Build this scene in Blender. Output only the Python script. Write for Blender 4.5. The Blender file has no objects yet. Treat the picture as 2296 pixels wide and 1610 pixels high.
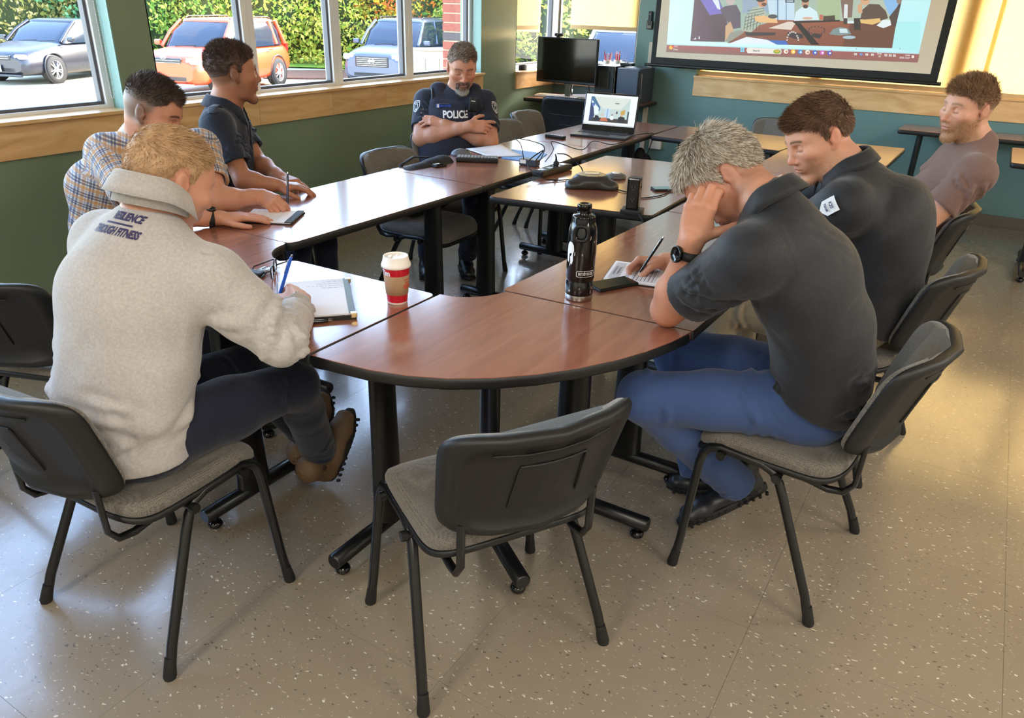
import bpy, bmesh, math, random
import numpy as np
from mathutils import Vector, Matrix
from mathutils.bvhtree import BVHTree
random.seed(7)
C = bpy.context.scene.collection
PI = math.pi
# ------------------------------------------------------------------ camera
CX, CY, FPX, CAMH = 1148.0, 805.0, 1689.7, 1.55
_yaw, _pit, _rol = 1.03344, -.44131, -.02962
def _rot(yaw, pitch, roll):
    f = np.array([math.sin(yaw)*math.cos(pitch), math.cos(yaw)*math.cos(pitch), math.sin(pitch)])
    r = np.array([math.cos(yaw), -math.sin(yaw), 0.]); d = np.cross(f, r)
    return np.array([r*math.cos(roll)+d*math.sin(roll), -r*math.sin(roll)+d*math.cos(roll), f])
RC = _rot(_yaw, _pit, _rol)
def ray(x, y): return RC.T@np.array([(x-CX)/FPX, (y-CY)/FPX, 1.])
def un(x, y, z=0.): d = ray(x, y); t = (z-CAMH)/d[2]; return np.array([t*d[0], t*d[1], z])     # photo point at height z
def pd(x, y, D): return ray(x, y)*D+np.array([0, 0, CAMH])                                   # photo point at depth D
cam_d = bpy.data.cameras.new('camera'); cam = bpy.data.objects.new('camera', cam_d); C.objects.link(cam)
cam_d.sensor_width = 36; cam_d.lens = 36*FPX/2296; cam_d.clip_start = .05; cam_d.clip_end = 200
_m = Matrix(((RC[0][0], -RC[1][0], -RC[2][0], 0), (RC[0][1], -RC[1][1], -RC[2][1], 0), (RC[0][2], -RC[1][2], -RC[2][2], CAMH), (0, 0, 0, 1)))
cam.matrix_world = _m
S = bpy.context.scene; S.camera = cam
S.view_settings.view_transform = 'Standard'; S.view_settings.look = 'None'; S.view_settings.gamma = 1
S.view_settings.use_curve_mapping = False
S.view_settings.exposure = EXPOSURE = 0.85
S.cycles.use_denoising = True; S.cycles.max_bounces = 10; S.cycles.diffuse_bounces = 5; S.cycles.glossy_bounces = 4
S.cycles.transparent_max_bounces = 16; S.cycles.transmission_bounces = 4; S.cycles.sample_clamp_indirect = 6
S.cycles.caustics_reflective = False; S.cycles.caustics_refractive = False
# ------------------------------------------------------------------ sky and sun
W = bpy.data.worlds.new('world'); S.world = W; W.use_nodes = True
nt = W.node_tree; nt.nodes.clear()
o_ = nt.nodes.new('ShaderNodeOutputWorld'); b_ = nt.nodes.new('ShaderNodeBackground'); s_ = nt.nodes.new('ShaderNodeTexSky')
s_.sky_type = 'NISHITA'; s_.sun_disc = False; s_.sun_elevation = math.radians(31); s_.sun_rotation = math.radians(110); s_.air_density = 1.0; s_.dust_density = 1.5
b_.inputs[1].default_value = 1.7
nt.links.new(s_.outputs[0], b_.inputs[0]); nt.links.new(b_.outputs[0], o_.inputs[0])
def light(name, kind, loc, energy, color=(1, 1, 1), rot=None, **k):
    l = bpy.data.lights.new(name, kind); l.energy = energy; l.color = color
    for a, v in k.items(): setattr(l, a, v)
    o = bpy.data.objects.new(name, l); C.objects.link(o); o.location = loc
    if rot is not None: o.rotation_euler = rot
    return o
sun_dir = Vector((-.62, .42, -.44)).normalized()     # way the sunlight travels
sun = light('sun', 'SUN', (9, -4, 8), 9.0, (1, .93, .80)); sun.data.angle = math.radians(.6)
sun.rotation_euler = sun_dir.to_track_quat('-Z', 'Y').to_euler()
XW, YW = 7.193, 3.887
CEIL = 2.72
# fill lamps added above, behind and beside the camera, in unseen ceiling troffers
for (lx, ly) in ((-1.6, 1.4), (-1.6, -1.6), (1.2, -2.2), (3.9, -2.2), (-.5, -.4)):
    light('fill_light', 'AREA', (lx, ly, CEIL-.03), 27 if lx != -.5 else 14, (1, .95, .87), shape='RECTANGLE', size=1.15, size_y=.5)
def portal(loc, rot, sx, sy):
    l = light('window_portal', 'AREA', loc, 1, rot=rot, shape='RECTANGLE', size=sx, size_y=sy); l.data.cycles.is_portal = True
portal((4.4, YW+.13, 1.75), (PI/2, 0, PI), 3.5, 1.55)
portal((.6, YW+.13, 1.75), (PI/2, 0, PI), 3.8, 1.55)
# ------------------------------------------------------------------ helpers
def lin(c):
    f = lambda v: v/12.92 if v <= .04045 else ((v+.055)/1.055)**2.4
    if max(c) > 1.001: c = [v/255. for v in c]
    return tuple(f(v) for v in c[:3])
def mat(name, col, rough=.5, metal=0., spec=.5, bump=None, noise=None, emit=0, sheen=0, coat=0, sss=0, alpha=None):
    """col: sRGB 0-255. noise=(scale, amount, col2 or None, stretch); bump=(scale, strength, distance, stretch)"""
    m = bpy.data.materials.new(name); m.use_nodes = True; t = m.node_tree; b = t.nodes['Principled BSDF']
    L = t.links.new; c = lin(col)
    b.inputs['Base Color'].default_value = (*c, 1); b.inputs['Roughness'].default_value = rough; b.inputs['Metallic'].default_value = metal
    b.inputs['Specular IOR Level'].default_value = spec
    if coat: b.inputs['Coat Weight'].default_value = coat; b.inputs['Coat Roughness'].default_value = .12
    if sheen: b.inputs['Sheen Weight'].default_value = sheen; b.inputs['Sheen Roughness'].default_value = .5
    if sss:
        b.inputs['Subsurface Weight'].default_value = sss; b.inputs['Subsurface Radius'].default_value = (.9, .35, .2); b.inputs['Subsurface Scale'].default_value = .008
    if emit: b.inputs['Emission Color'].default_value = (*c, 1); b.inputs['Emission Strength'].default_value = emit
    if noise or bump: tc = t.nodes.new('ShaderNodeTexCoord')
    def nz(scale, stretch, detail=4):
        mp = t.nodes.new('ShaderNodeMapping'); L(tc.outputs['Object'], mp.inputs[0]); mp.inputs['Scale'].default_value = stretch or (1, 1, 1)
        n = t.nodes.new('ShaderNodeTexNoise'); n.inputs['Scale'].default_value = scale; n.inputs['Detail'].default_value = detail
        L(mp.outputs[0], n.inputs['Vector']); return n
    if noise:
        n = nz(noise[0], noise[3] if len(noise) > 3 else None); r = t.nodes.new('ShaderNodeMixRGB'); r.blend_type = 'MIX'
        c2 = lin(noise[2]) if len(noise) > 2 and noise[2] else tuple(v*.5 for v in c)
        r.inputs[1].default_value = (*c, 1); r.inputs[2].default_value = (*c2, 1)
        mr = t.nodes.new('ShaderNodeMapRange'); mr.inputs[1].default_value = .35; mr.inputs[2].default_value = .65; mr.inputs[4].default_value = noise[1]
        L(n.outputs[0], mr.inputs[0]); L(mr.outputs[0], r.inputs[0]); L(r.outputs[0], b.inputs['Base Color'])
    if bump:
        n = nz(bump[0], bump[3] if len(bump) > 3 else None, 3); bp = t.nodes.new('ShaderNodeBump'); bp.inputs['Strength'].default_value = bump[1]; bp.inputs['Distance'].default_value = bump[2] if len(bump) > 2 else .001
        L(n.outputs[0], bp.inputs['Height']); L(bp.outputs[0], b.inputs['Normal'])
    return m
def tag(o, label=None, cat=None, group=None, kind=None):
    if label: o['label'] = label
    if cat: o['category'] = cat
    if group: o['group'] = group
    if kind: o['kind'] = kind
    return o
def empty(name, loc=(0, 0, 0), rz=0., parent=None, **k):
    o = bpy.data.objects.new(name, None); C.objects.link(o); o.location = loc; o.rotation_euler = (0, 0, rz); o.empty_display_size = .1
    if parent: o.parent = parent
    return tag(o, **k)
class MB:
    """collects polygons (with material slots) and links them as ONE mesh"""
    def __init__(s): s.v = []; s.f = []; s.m = []; s.sm = []; s.cur = 0; s.smooth = False
    def add(s, vs, fs, smooth=None):
        o = len(s.v); s.v += [tuple(map(float, p)) for p in vs]; s.f += [[i+o for i in f] for f in fs]
        s.m += [s.cur]*len(fs); s.sm += [s.smooth if smooth is None else smooth]*len(fs); return s
    def box(s, c, d, R=None, bev=0.):
        cx, cy, cz = c; hx, hy, hz = d[0]/2, d[1]/2, d[2]/2
        bev = min(bev, hx*.9, hy*.9, hz*.9)
        vs = []; fs = []
        if bev <= 0:
            vs = [(x*hx, y*hy, z*hz) for z in (-1, 1) for y in (-1, 1) for x in (-1, 1)]
            fs = [(0, 2, 3, 1), (4, 5, 7, 6), (0, 1, 5, 4), (2, 6, 7, 3), (0, 4, 6, 2), (1, 3, 7, 5)]
        else:
            bm = bmesh.new(); bmesh.ops.create_cube(bm, size=1); bmesh.ops.scale(bm, vec=(2*hx, 2*hy, 2*hz), verts=bm.verts)
            bmesh.ops.bevel(bm, geom=bm.edges[:], offset=bev, segments=2, profile=.6, affect='EDGES'); bm.verts.index_update()
            vs = [tuple(v.co) for v in bm.verts]; fs = [[v.index for v in f.verts] for f in bm.faces]; bm.free()
        if R is not None: vs = [tuple(R@Vector(v)) for v in vs]
        return s.add([(x+cx, y+cy, z+cz) for x, y, z in vs], fs)
    def prism(s, pts, z0, z1, smooth_side=False, bottom=True):
        n = len(pts); vs = [(p[0], p[1], z0) for p in pts]+[(p[0], p[1], z1) for p in pts]
        a = sum(pts[i][0]*pts[(i+1) % n][1]-pts[(i+1) % n][0]*pts[i][1] for i in range(n))
        top = [list(range(n, 2*n))]; bot = [list(range(n-1, -1, -1))] if bottom else []
        side = [(i, (i+1) % n, n+(i+1) % n, n+i) for i in range(n)]
        fs = top+bot+side
        if a < 0: fs = [list(reversed(f)) for f in fs]
        return s.add(vs, fs)
    def rings(s, rs, caps=True, smooth=True, closed=False):
        """list of rings (each a list of points), skinned in order"""
        n = len(rs[0]); vs = [p for r in rs for p in r]; fs = []
        k = len(rs)
        for i in range(k if closed else k-1):
            a = i*n; b = ((i+1) % k)*n
            fs += [(a+j, a+(j+1) % n, b+(j+1) % n, b+j) for j in range(n)]
        s.add(vs, fs, smooth)
        if caps and not closed: s.add(rs[0], [list(range(n-1, -1, -1))], False); s.add(rs[-1], [list(range(n))], False)
        return s
    def tube(s, pts, r, n=10, caps=True, flat=None, closed=False):
        """r: number or list; flat=(axis, factor) squashes the section along an axis"""
        P = [Vector(p) for p in pts]; k = len(P); rr = r if hasattr(r, '__len__') else [r]*k; rs = []; up = None
        for i in range(k):
            if closed: t = P[(i+1) % k]-P[i-1]
            else: t = (P[min(i+1, k-1)]-P[max(i-1, 0)])
            t.normalize()
            if up is None: up = Vector((0, 0, 1)) if abs(t.z) < .9 else Vector((1, 0, 0))
            a = t.cross(up).normalized(); up = a.cross(t).normalized()
            ring = []
            for j in range(n):
                th = 2*PI*j/n; o = (a*math.cos(th)+up*math.sin(th))*rr[i]
                if flat: ax = Vector(flat[0]); o -= ax*o.dot(ax)*(1-flat[1])
                ring.append(tuple(P[i]+o))
            rs.append(ring)
        rs = [list(reversed(q)) for q in rs]
        return s.rings(rs, caps, True, closed)
    def lathe(s, prof, n=32, c=(0, 0, 0), R=None, caps=True):
        rs = []
        for r, z in prof:
            ring = [Vector((r*math.cos(2*PI*j/n), r*math.sin(2*PI*j/n), z)) for j in range(n)]
            if R is not None: ring = [R@v for v in ring]
            rs.append([tuple(v+Vector(c)) for v in ring])
        return s.rings(rs, caps, True)
    def ball(s, c, r, n=12, m=8, sc=(1, 1, 1)):
        prof = [(max(r*math.sin(PI*i/m), r*.02), -r*math.cos(PI*i/m)) for i in range(m+1)]
        rs = [[(c[0]+sc[0]*q*math.cos(2*PI*j/n), c[1]+sc[1]*q*math.sin(2*PI*j/n), c[2]+sc[2]*z) for j in range(n)] for q, z in prof]
        return s.rings(rs, True, True)
    def build(s, name, mats, parent=None, **k):
        me = bpy.data.meshes.new(name); me.from_pydata(s.v, [], s.f)
        for m in (mats if isinstance(mats, (list, tuple)) else [mats]): me.materials.append(m)
        me.polygons.foreach_set('material_index', s.m); me.polygons.foreach_set('use_smooth', s.sm); me.update()
        o = bpy.data.objects.new(name, me); C.objects.link(o)
        if parent: o.parent = parent
        return tag(o, **k)
def copy_tree(o, parent=None):
    c = o.copy(); C.objects.link(c)
    if parent is not None: c.parent = parent
    for ch in [x for x in bpy.data.objects if x.parent == o]: copy_tree(ch, c)
    return c
def roundpoly(pts, r, n=6):
    """round the corners of a polygon; r may be per corner"""
    out = []; k = len(pts)
    for i in range(k):
        p = Vector(pts[i][:2]); a = Vector(pts[i-1][:2]); b = Vector(pts[(i+1) % k][:2]); q = r[i] if hasattr(r, '__len__') else r
        if q <= 0: out.append(tuple(p)); continue
        da = (a-p).normalized(); db = (b-p).normalized(); ang = da.angle(db); d = min(q/math.tan(ang/2), (a-p).length*.45, (b-p).length*.45)
        s0 = p+da*d; s1 = p+db*d
        for j in range(n+1):
            t = j/n; u = s0*(1-t)**2+p*2*t*(1-t)+s1*t*t; out.append(tuple(u))
    return out
def textmesh(txt, size, mt, name='lettering', bold=0., sx=1., align='CENTER', thick=.0004, shear=0.):
    cu = bpy.data.curves.new(name, 'FONT'); cu.body = txt; cu.size = size; cu.align_x = align; cu.align_y = 'CENTER'; cu.offset = bold; cu.shear = shear; cu.extrude = thick; cu.resolution_u = 3
    ob = bpy.data.objects.new(name, cu); C.objects.link(ob); dg = bpy.context.evaluated_depsgraph_get()
    me = bpy.data.meshes.new_from_object(ob.evaluated_get(dg)); bpy.data.objects.remove(ob); me.name = name
    for v in me.vertices: v.co.x *= sx
    me.materials.clear(); me.materials.append(mt); o = bpy.data.objects.new(name, me); C.objects.link(o); return o
def frame_mat(o, x, y, p):
    x = Vector(x).normalized(); y = Vector(y); y = (y-x*y.dot(x)).normalized(); z = x.cross(y)
    return Matrix(((x[0], y[0], z[0], p[0]), (x[1], y[1], z[1], p[1]), (x[2], y[2], z[2], p[2]), (0, 0, 0, 1)))
# ------------------------------------------------------------------ materials
def green_wall(name, c, c2):
    return mat(name, c, .42, noise=(2.5, .35, c2), bump=(220, .08, .0006), spec=.4)
M = {}
M['wall_green'] = green_wall('painted green wall', (122, 138, 114), (115, 131, 108))
M['wall_teal'] = green_wall('painted teal wall', (106, 138, 136), (101, 132, 130))
M['white_wall'] = mat('white paint', (222, 220, 210), .6)
M['ceiling'] = mat('ceiling tile', (232, 230, 222), .8, bump=(90, .3, .002))
def maple(name):
    m = mat(name, (226, 182, 126), .35, bump=(60, .05, .0005), coat=.15); t = m.node_tree; L = t.links.new; b = t.nodes['Principled BSDF']
    tc = t.nodes.new('ShaderNodeTexCoord'); oi = t.nodes.new('ShaderNodeObjectInfo'); ad = t.nodes.new('ShaderNodeVectorMath'); ad.operation = 'ADD'
    mp = t.nodes.new('ShaderNodeMapping'); mp.inputs['Scale'].default_value = (1, 1, 5)
    L(tc.outputs['Object'], ad.inputs[0]); L(oi.outputs['Random'], ad.inputs[1]); L(ad.outputs[0], mp.inputs[0])
    w = t.nodes.new('ShaderNodeTexNoise'); w.inputs['Scale'].default_value = 2.2; w.inputs['Detail'].default_value = 6; w.inputs['Distortion'].default_value = 1.6
    r = t.nodes.new('ShaderNodeValToRGB'); r.color_ramp.elements[0].position = .3; r.color_ramp.elements[0].color = (*lin((207, 158, 102)), 1)
    r.color_ramp.elements[1].position = .62; r.color_ramp.elements[1].color = (*lin((232, 192, 138)), 1)
    L(mp.outputs[0], w.inputs[0]); L(w.outputs[0], r.inputs[0]); L(r.outputs[0], b.inputs['Base Color']); return m
M['maple'] = maple('maple veneer')
M['vinyl'] = mat('white window vinyl', (225, 226, 230), .25)
M['gasket'] = mat('grey gasket', (88, 86, 92), .5)
M['jamb'] = mat('jamb paint', (130, 165, 158), .45)
M['black_plastic'] = mat('black textured plastic', (19, 18, 18), .5, bump=(700, .12, .0006))
M['black_metal'] = mat('black powder coat', (14, 14, 15), .32, bump=(900, .06, .0004))
M['black_gloss'] = mat('black gloss', (12, 12, 13), .12)
M['rubber'] = mat('black rubber', (18, 17, 16), .7)
M['white_plastic'] = mat('white plastic', (226, 226, 222), .35)
M['chrome'] = mat('chrome', (200, 198, 196), .18, metal=1)
M['steel'] = mat('brushed steel', (186, 182, 178), .3, metal=1, bump=(40, .15, .0005, (1, 1, 30)))
M['baseboard'] = mat('vinyl baseboard', (104, 96, 84), .4)
def glass_mat():
    m = bpy.data.materials.new('window glass'); m.use_nodes = True; t = m.node_tree; t.nodes.clear(); L = t.links.new
    o = t.nodes.new('ShaderNodeOutputMaterial'); tr = t.nodes.new('ShaderNodeBsdfTransparent'); gl = t.nodes.new('ShaderNodeBsdfGlossy'); mx = t.nodes.new('ShaderNodeMixShader'); fr = t.nodes.new('ShaderNodeFresnel')
    gl.inputs['Roughness'].default_value = .02; fr.inputs['IOR'].default_value = 1.5; tr.inputs[0].default_value = (.95, .97, .96, 1)
    L(fr.outputs[0], mx.inputs[0]); L(tr.outputs[0], mx.inputs[1]); L(gl.outputs[0], mx.inputs[2]); L(mx.outputs[0], o.inputs[0]); return m
M['glass'] = glass_mat()
def blind_mat():
    m = bpy.data.materials.new('roller blind cloth'); m.use_nodes = True; t = m.node_tree; t.nodes.clear(); L = t.links.new
    o = t.nodes.new('ShaderNodeOutputMaterial'); d = t.nodes.new('ShaderNodeBsdfDiffuse'); tl = t.nodes.new('ShaderNodeBsdfTranslucent'); mx = t.nodes.new('ShaderNodeMixShader'); mx.inputs[0].default_value = .42
    tc = t.nodes.new('ShaderNodeTexCoord'); mp = t.nodes.new('ShaderNodeMapping'); mp.inputs['Scale'].default_value = (1, 1, 1); n = t.nodes.new('ShaderNodeTexNoise'); n.inputs['Scale'].default_value = 60; n.inputs['Detail'].default_value = 5
    r = t.nodes.new('ShaderNodeMixRGB'); r.inputs[1].default_value = (*lin((244, 212, 144)), 1); r.inputs[2].default_value = (*lin((232, 194, 124)), 1)
    L(tc.outputs['Object'], mp.inputs[0]); L(mp.outputs[0], n.inputs[0]); L(n.outputs[0], r.inputs[0]); L(r.outputs[0], d.inputs[0]); L(r.outputs[0], tl.inputs[0])
    L(d.outputs[0], mx.inputs[1]); L(tl.outputs[0], mx.inputs[2]); L(mx.outputs[0], o.inputs[0]); return m
M['blind'] = blind_mat()
def floor_mat():
    m = mat('vinyl floor with chips', (150, 138, 116), .2, spec=.8, coat=.5); t = m.node_tree; L = t.links.new; b = t.nodes['Principled BSDF']
    g = t.nodes.new('ShaderNodeNewGeometry')
    def vor(scale, rnd=1.):
        v = t.nodes.new('ShaderNodeTexVoronoi'); v.inputs['Scale'].default_value = scale; v.inputs['Randomness'].default_value = rnd; return v
    def math_(op, a, bb):
        n = t.nodes.new('ShaderNodeMath'); n.operation = op
        for i, q in enumerate((a, bb)):
            if q is None: continue
            if isinstance(q, (int, float)): n.inputs[i].default_value = q
            else: L(q, n.inputs[i])
        return n.outputs[0]
    wob = t.nodes.new('ShaderNodeTexNoise'); wob.inputs['Scale'].default_value = 55; wob.inputs['Detail'].default_value = 2
    add = t.nodes.new('ShaderNodeVectorMath'); add.operation = 'MULTIPLY_ADD'; add.inputs[1].default_value = (.022, .022, 0)
    L(g.outputs['Position'], wob.inputs[0]); L(wob.outputs['Color'], add.inputs[0]); L(g.outputs['Position'], add.inputs[2])
    def chips(scale, thr, size, seed, rot):
        mp = t.nodes.new('ShaderNodeMapping'); mp.inputs['Location'].default_value = (seed, seed*.7, 0); mp.inputs['Rotation'].default_value = (0, 0, rot); mp.inputs['Scale'].default_value = (1, .45, 0)
        L(add.outputs[0], mp.inputs[0]); v = vor(scale); L(mp.outputs[0], v.inputs['Vector'])
        d = math_('LESS_THAN', v.outputs['Distance'], size); sp = t.nodes.new('ShaderNodeSeparateColor'); L(v.outputs['Color'], sp.inputs[0])
        p = math_('LESS_THAN', sp.outputs[0], thr); return math_('MULTIPLY', d, p)
    n1 = t.nodes.new('ShaderNodeTexNoise'); n1.inputs['Scale'].default_value = 1.3; n1.inputs['Detail'].default_value = 5; L(g.outputs['Position'], n1.inputs[0])
    base = t.nodes.new('ShaderNodeMixRGB'); base.inputs[1].default_value = (*lin((146, 133, 115)), 1); base.inputs[2].default_value = (*lin((131, 119, 103)), 1); L(n1.outputs[0], base.inputs[0])
    cur = base.outputs[0]
    for (scale, thr, size, seed, rot, c) in ((88, .15, .20, 3.1, .6, (202, 194, 178)), (104, .16, .19, 9.7, 2.0, (208, 200, 186)), (92, .16, .18, 5.3, 1.2, (104, 94, 82)), (118, .18, .20, 1.9, 2.6, (96, 86, 75)), (150, .3, .2, 7.9, .3, (172, 160, 142))):
        k = chips(scale, thr, size, seed, rot); mx = t.nodes.new('ShaderNodeMixRGB'); mx.inputs[2].default_value = (*lin(c), 1); L(k, mx.inputs[0]); L(cur, mx.inputs[1]); cur = mx.outputs[0]
    L(cur, b.inputs['Base Color'])
    n2 = t.nodes.new('ShaderNodeTexNoise'); n2.inputs['Scale'].default_value = 3.5; n2.inputs['Detail'].default_value = 8; n2.inputs['Roughness'].default_value = .7; L(g.outputs['Position'], n2.inputs[0])
    mr = t.nodes.new('ShaderNodeMapRange'); mr.inputs[1].default_value = .3; mr.inputs[2].default_value = .7; mr.inputs[3].default_value = .14; mr.inputs[4].default_value = .30; L(n2.outputs[0], mr.inputs[0]); L(mr.outputs[0], b.inputs['Roughness'])
    # wavy worn polish and fine scratches
    sc = t.nodes.new('ShaderNodeTexNoise'); sc.inputs['Scale'].default_value = 16; sc.inputs['Detail'].default_value = 6; sc.inputs['Distortion'].default_value = 1.2; L(g.outputs['Position'], sc.inputs[0])
    bp = t.nodes.new('ShaderNodeBump'); bp.inputs['Strength'].default_value = .16; bp.inputs['Distance'].default_value = .003; L(sc.outputs[0], bp.inputs['Height'])
    L(bp.outputs[0], b.inputs['Normal']); return m
M['floor'] = floor_mat()
# ------------------------------------------------------------------ room shell
X0, Y0 = -3.0, -3.6
fl = MB().box(((X0+XW)/2, (Y0+YW)/2, -.03), (XW-X0+.4, YW-Y0+.4, .052)).build('floor', mat('floor joint', (126, 115, 98), .6), kind='structure')
TS = .61; tm = None
nx = int(math.ceil((XW-X0)/TS)); ny = int(math.ceil((YW-Y0)/TS))
for i in range(nx):
    for j in range(ny):
        if tm is None:
            o = MB().box((TS/2, TS/2, -.002), (TS-.0007, TS-.0007, .004)).build('floor_tile', M['floor'], fl); tm = o.data
        else:
            o = bpy.data.objects.new('floor_tile', tm); C.objects.link(o); o.parent = fl
        o.location = (XW-TS*(i+1), YW-TS*(j+1), 0)
MB().box(((X0+XW)/2, (Y0+YW)/2, CEIL+.05), (XW-X0+.5, YW-Y0+.5, .1)).build('ceiling', M['ceiling'], kind='structure')
SZ, HZ, TH = .965, 2.45, .22        # sill, head of the windows, wall thickness
def wall_x(name, segs, y0, y1, m):   # wall along x; segs: (x0, x1, z0, z1)
    b = MB()
    for a, c, z0, z1 in segs: b.box(((a+c)/2, (y0+y1)/2, (z0+z1)/2), (c-a, abs(y1-y0), z1-z0))
    return b.build(name, m, kind='structure')
AX0, AX1, BX0, BX1, CX0 = -.9, 2.485, 2.70, 5.853, 6.432
wl = wall_x('wall_left', [(X0-.2, AX0, 0, CEIL), (AX1, BX0, 0, CEIL), (BX1, CX0, 0, CEIL), (AX0, AX1, 0, SZ), (BX0, BX1, 0, SZ), (CX0, XW+TH, 0, SZ),
     (AX0, AX1, HZ, CEIL), (BX0, BX1, HZ, CEIL), (CX0, XW+TH, HZ, CEIL)], YW, YW+TH, M['wall_green'])
DY1, EY1, EY0 = 3.02, 2.405, -1.9     # corner window ends; big window
b = MB()
for y0, y1, z0, z1 in [(DY1, YW, 0, SZ), (DY1, YW, HZ, CEIL), (EY1, DY1, 0, CEIL), (EY0, EY1, 0, SZ), (EY0, EY1, HZ, CEIL), (Y0-.2, EY0, 0, CEIL)]:
    b.box((XW+TH/2, (y0+y1)/2, (z0+z1)/2), (TH, y1-y0, z1-z0))
wr = b.build('wall_right', M['wall_teal'], kind='structure')
MB().box((X0-.1, (Y0+YW)/2, CEIL/2), (.2, YW-Y0+.4, CEIL)).build('wall_back', M['white_wall'], kind='structure')
MB().box(((X0+XW)/2, Y0-.1, CEIL/2), (XW-X0, .2, CEIL)).build('wall_near', M['white_wall'], kind='structure')
b = MB(); b.box(((X0+XW)/2, YW-.006, .05), (XW-X0, .012, .1)); b.box(((X0+XW)/2, YW-.014, .006), (XW-X0, .02, .012)); b.build('baseboard_left', M['baseboard'], kind='structure')
b = MB(); b.box((XW-.006, (Y0+YW)/2, .05), (.012, YW-Y0-.03, .1)); b.box((XW-.014, (Y0+YW)/2, .006), (.02, YW-Y0-.03, .012)); b.build('baseboard_right', M['baseboard'], kind='structure')
# maple sills and the boards under them, every board a piece
def sill(name, axis, a, c, zlo, ztop, joints, depth=.11):
    b = MB()
    if axis == 'x': b.box(((a+c)/2, YW+depth/2-.02, ztop-.009), (c-a, depth+.04, .018), bev=.003)
    else: b.box((XW+depth/2-.02, (a+c)/2, ztop-.009), (depth+.04, c-a, .018), bev=.003)
    s = b.build(name, M['maple'], kind='structure'); ed = [a]+list(joints)+[c]
    for p, q in zip(ed[:-1], ed[1:]):
        q2 = q-.0012; L_ = q2-p
        if axis == 'x': o = MB().box((0, 0, 0), (L_, .018, ztop-.018-zlo), bev=.0012).build('board', M['maple'], s); o.location = (p+L_/2, YW-.009, (zlo+ztop-.018)/2)
        else: o = MB().box((0, 0, 0), (.018, L_, ztop-.018-zlo), bev=.0012).build('board', M['maple'], s); o.location = (XW-.009, p+L_/2, (zlo+ztop-.018)/2)
    return s
sill('trim_1', 'x', AX0, 2.49, .818, .992, (.3, 1.45))
sill('trim_2', 'x', 2.69, 5.86, .818, .992, (3.35, 3.99, 4.55, 5.2))
sill('trim_3', 'x', 6.425, XW-.02, .818, .972, (6.8,), .10)
sill('trim_4', 'y', 3.01, YW-.02, .818, .972, (3.36,), .10)
sill('trim_5', 'y', EY0, 2.415, .818, .992, (-.9, .1, 1.2), .10)
# windows
def window(n, axis, edges, z0, z1, off=.125, fw=.045, gap=True, out=1):
    """edges: the sash edges along the wall; each pair is one sash with its own frame and pane"""
    w = empty('window_%d' % n); tag(w, kind='structure')
    def bx(B, a, c, zl, zh, d0, d1):
        if axis == 'x': B.box(((a+c)/2, YW+(d0+d1)/2, (zl+zh)/2), (c-a, d1-d0, zh-zl), bev=.004)
        else: B.box((XW+(d0+d1)/2, (a+c)/2, (zl+zh)/2), (d1-d0, c-a, zh-zl), bev=.004)
    for a, c in edges:
        f = MB(); g = MB()
        for (p, q, zl, zh) in ((a, a+fw, z0, z1), (c-fw, c, z0, z1), (a+fw, c-fw, z0, z0+fw), (a+fw, c-fw, z1-fw, z1)): bx(f, p, q, zl, zh, off-.03, off+.05)
        fr = f.build('sash_frame', M['vinyl'], w)
        e = .016
        for (p, q, zl, zh) in ((a+fw, a+fw+e, z0+fw, z1-fw), (c-fw-e, c-fw, z0+fw, z1-fw), (a+fw+e, c-fw-e, z0+fw, z0+fw+e), (a+fw+e, c-fw-e, z1-fw-e, z1-fw)): bx(g, p, q, zl, zh, off-.012, off+.03)
        g.build('gasket', M['gasket'], fr)
        pn = MB()
        if axis == 'x': pn.add([(a+fw, YW+off+.01, z0+fw), (c-fw, YW+off+.01, z0+fw), (c-fw, YW+off+.01, z1-fw), (a+fw, YW+off+.01, z1-fw)], [(0, 1, 2, 3)])
        else: pn.add([(XW+off+.01, a+fw, z0+fw), (XW+off+.01, c-fw, z0+fw), (XW+off+.01, c-fw, z1-fw), (XW+off+.01, a+fw, z1-fw)], [(0, 1, 2, 3)])
        pn.build('pane', M['glass'], w)
    return w
w1 = window(1, 'x', [(AX0, .65), (.66, AX1)], SZ, HZ)
w2 = window(2, 'x', [(BX0, 3.435), (3.435, 4.185), (4.185, 4.985), (4.985, BX1)], SZ, HZ)
w3 = window(3, 'x', [(CX0, XW+.16)], SZ, HZ)
w4 = window(4, 'y', [(DY1, YW+.08)], SZ, HZ)
w5 = window(5, 'y', [(EY0, -.8), (-.8, .3), (.3, 1.35), (1.35, EY1)], SZ, HZ)
# painted jambs at the ends of the openings (thin linings)
for x, n in ((AX1, 1), (BX0, 1), (BX1, -1), (CX0, 1)):
    MB().box((x-n*.004 if n > 0 and x != AX1 else x-.004, YW+.05, (SZ+HZ)/2+.01), (.006, .1, HZ-SZ-.03)).build('trim_%d' % (6+int(x)), M['jamb'], kind='structure')
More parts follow.
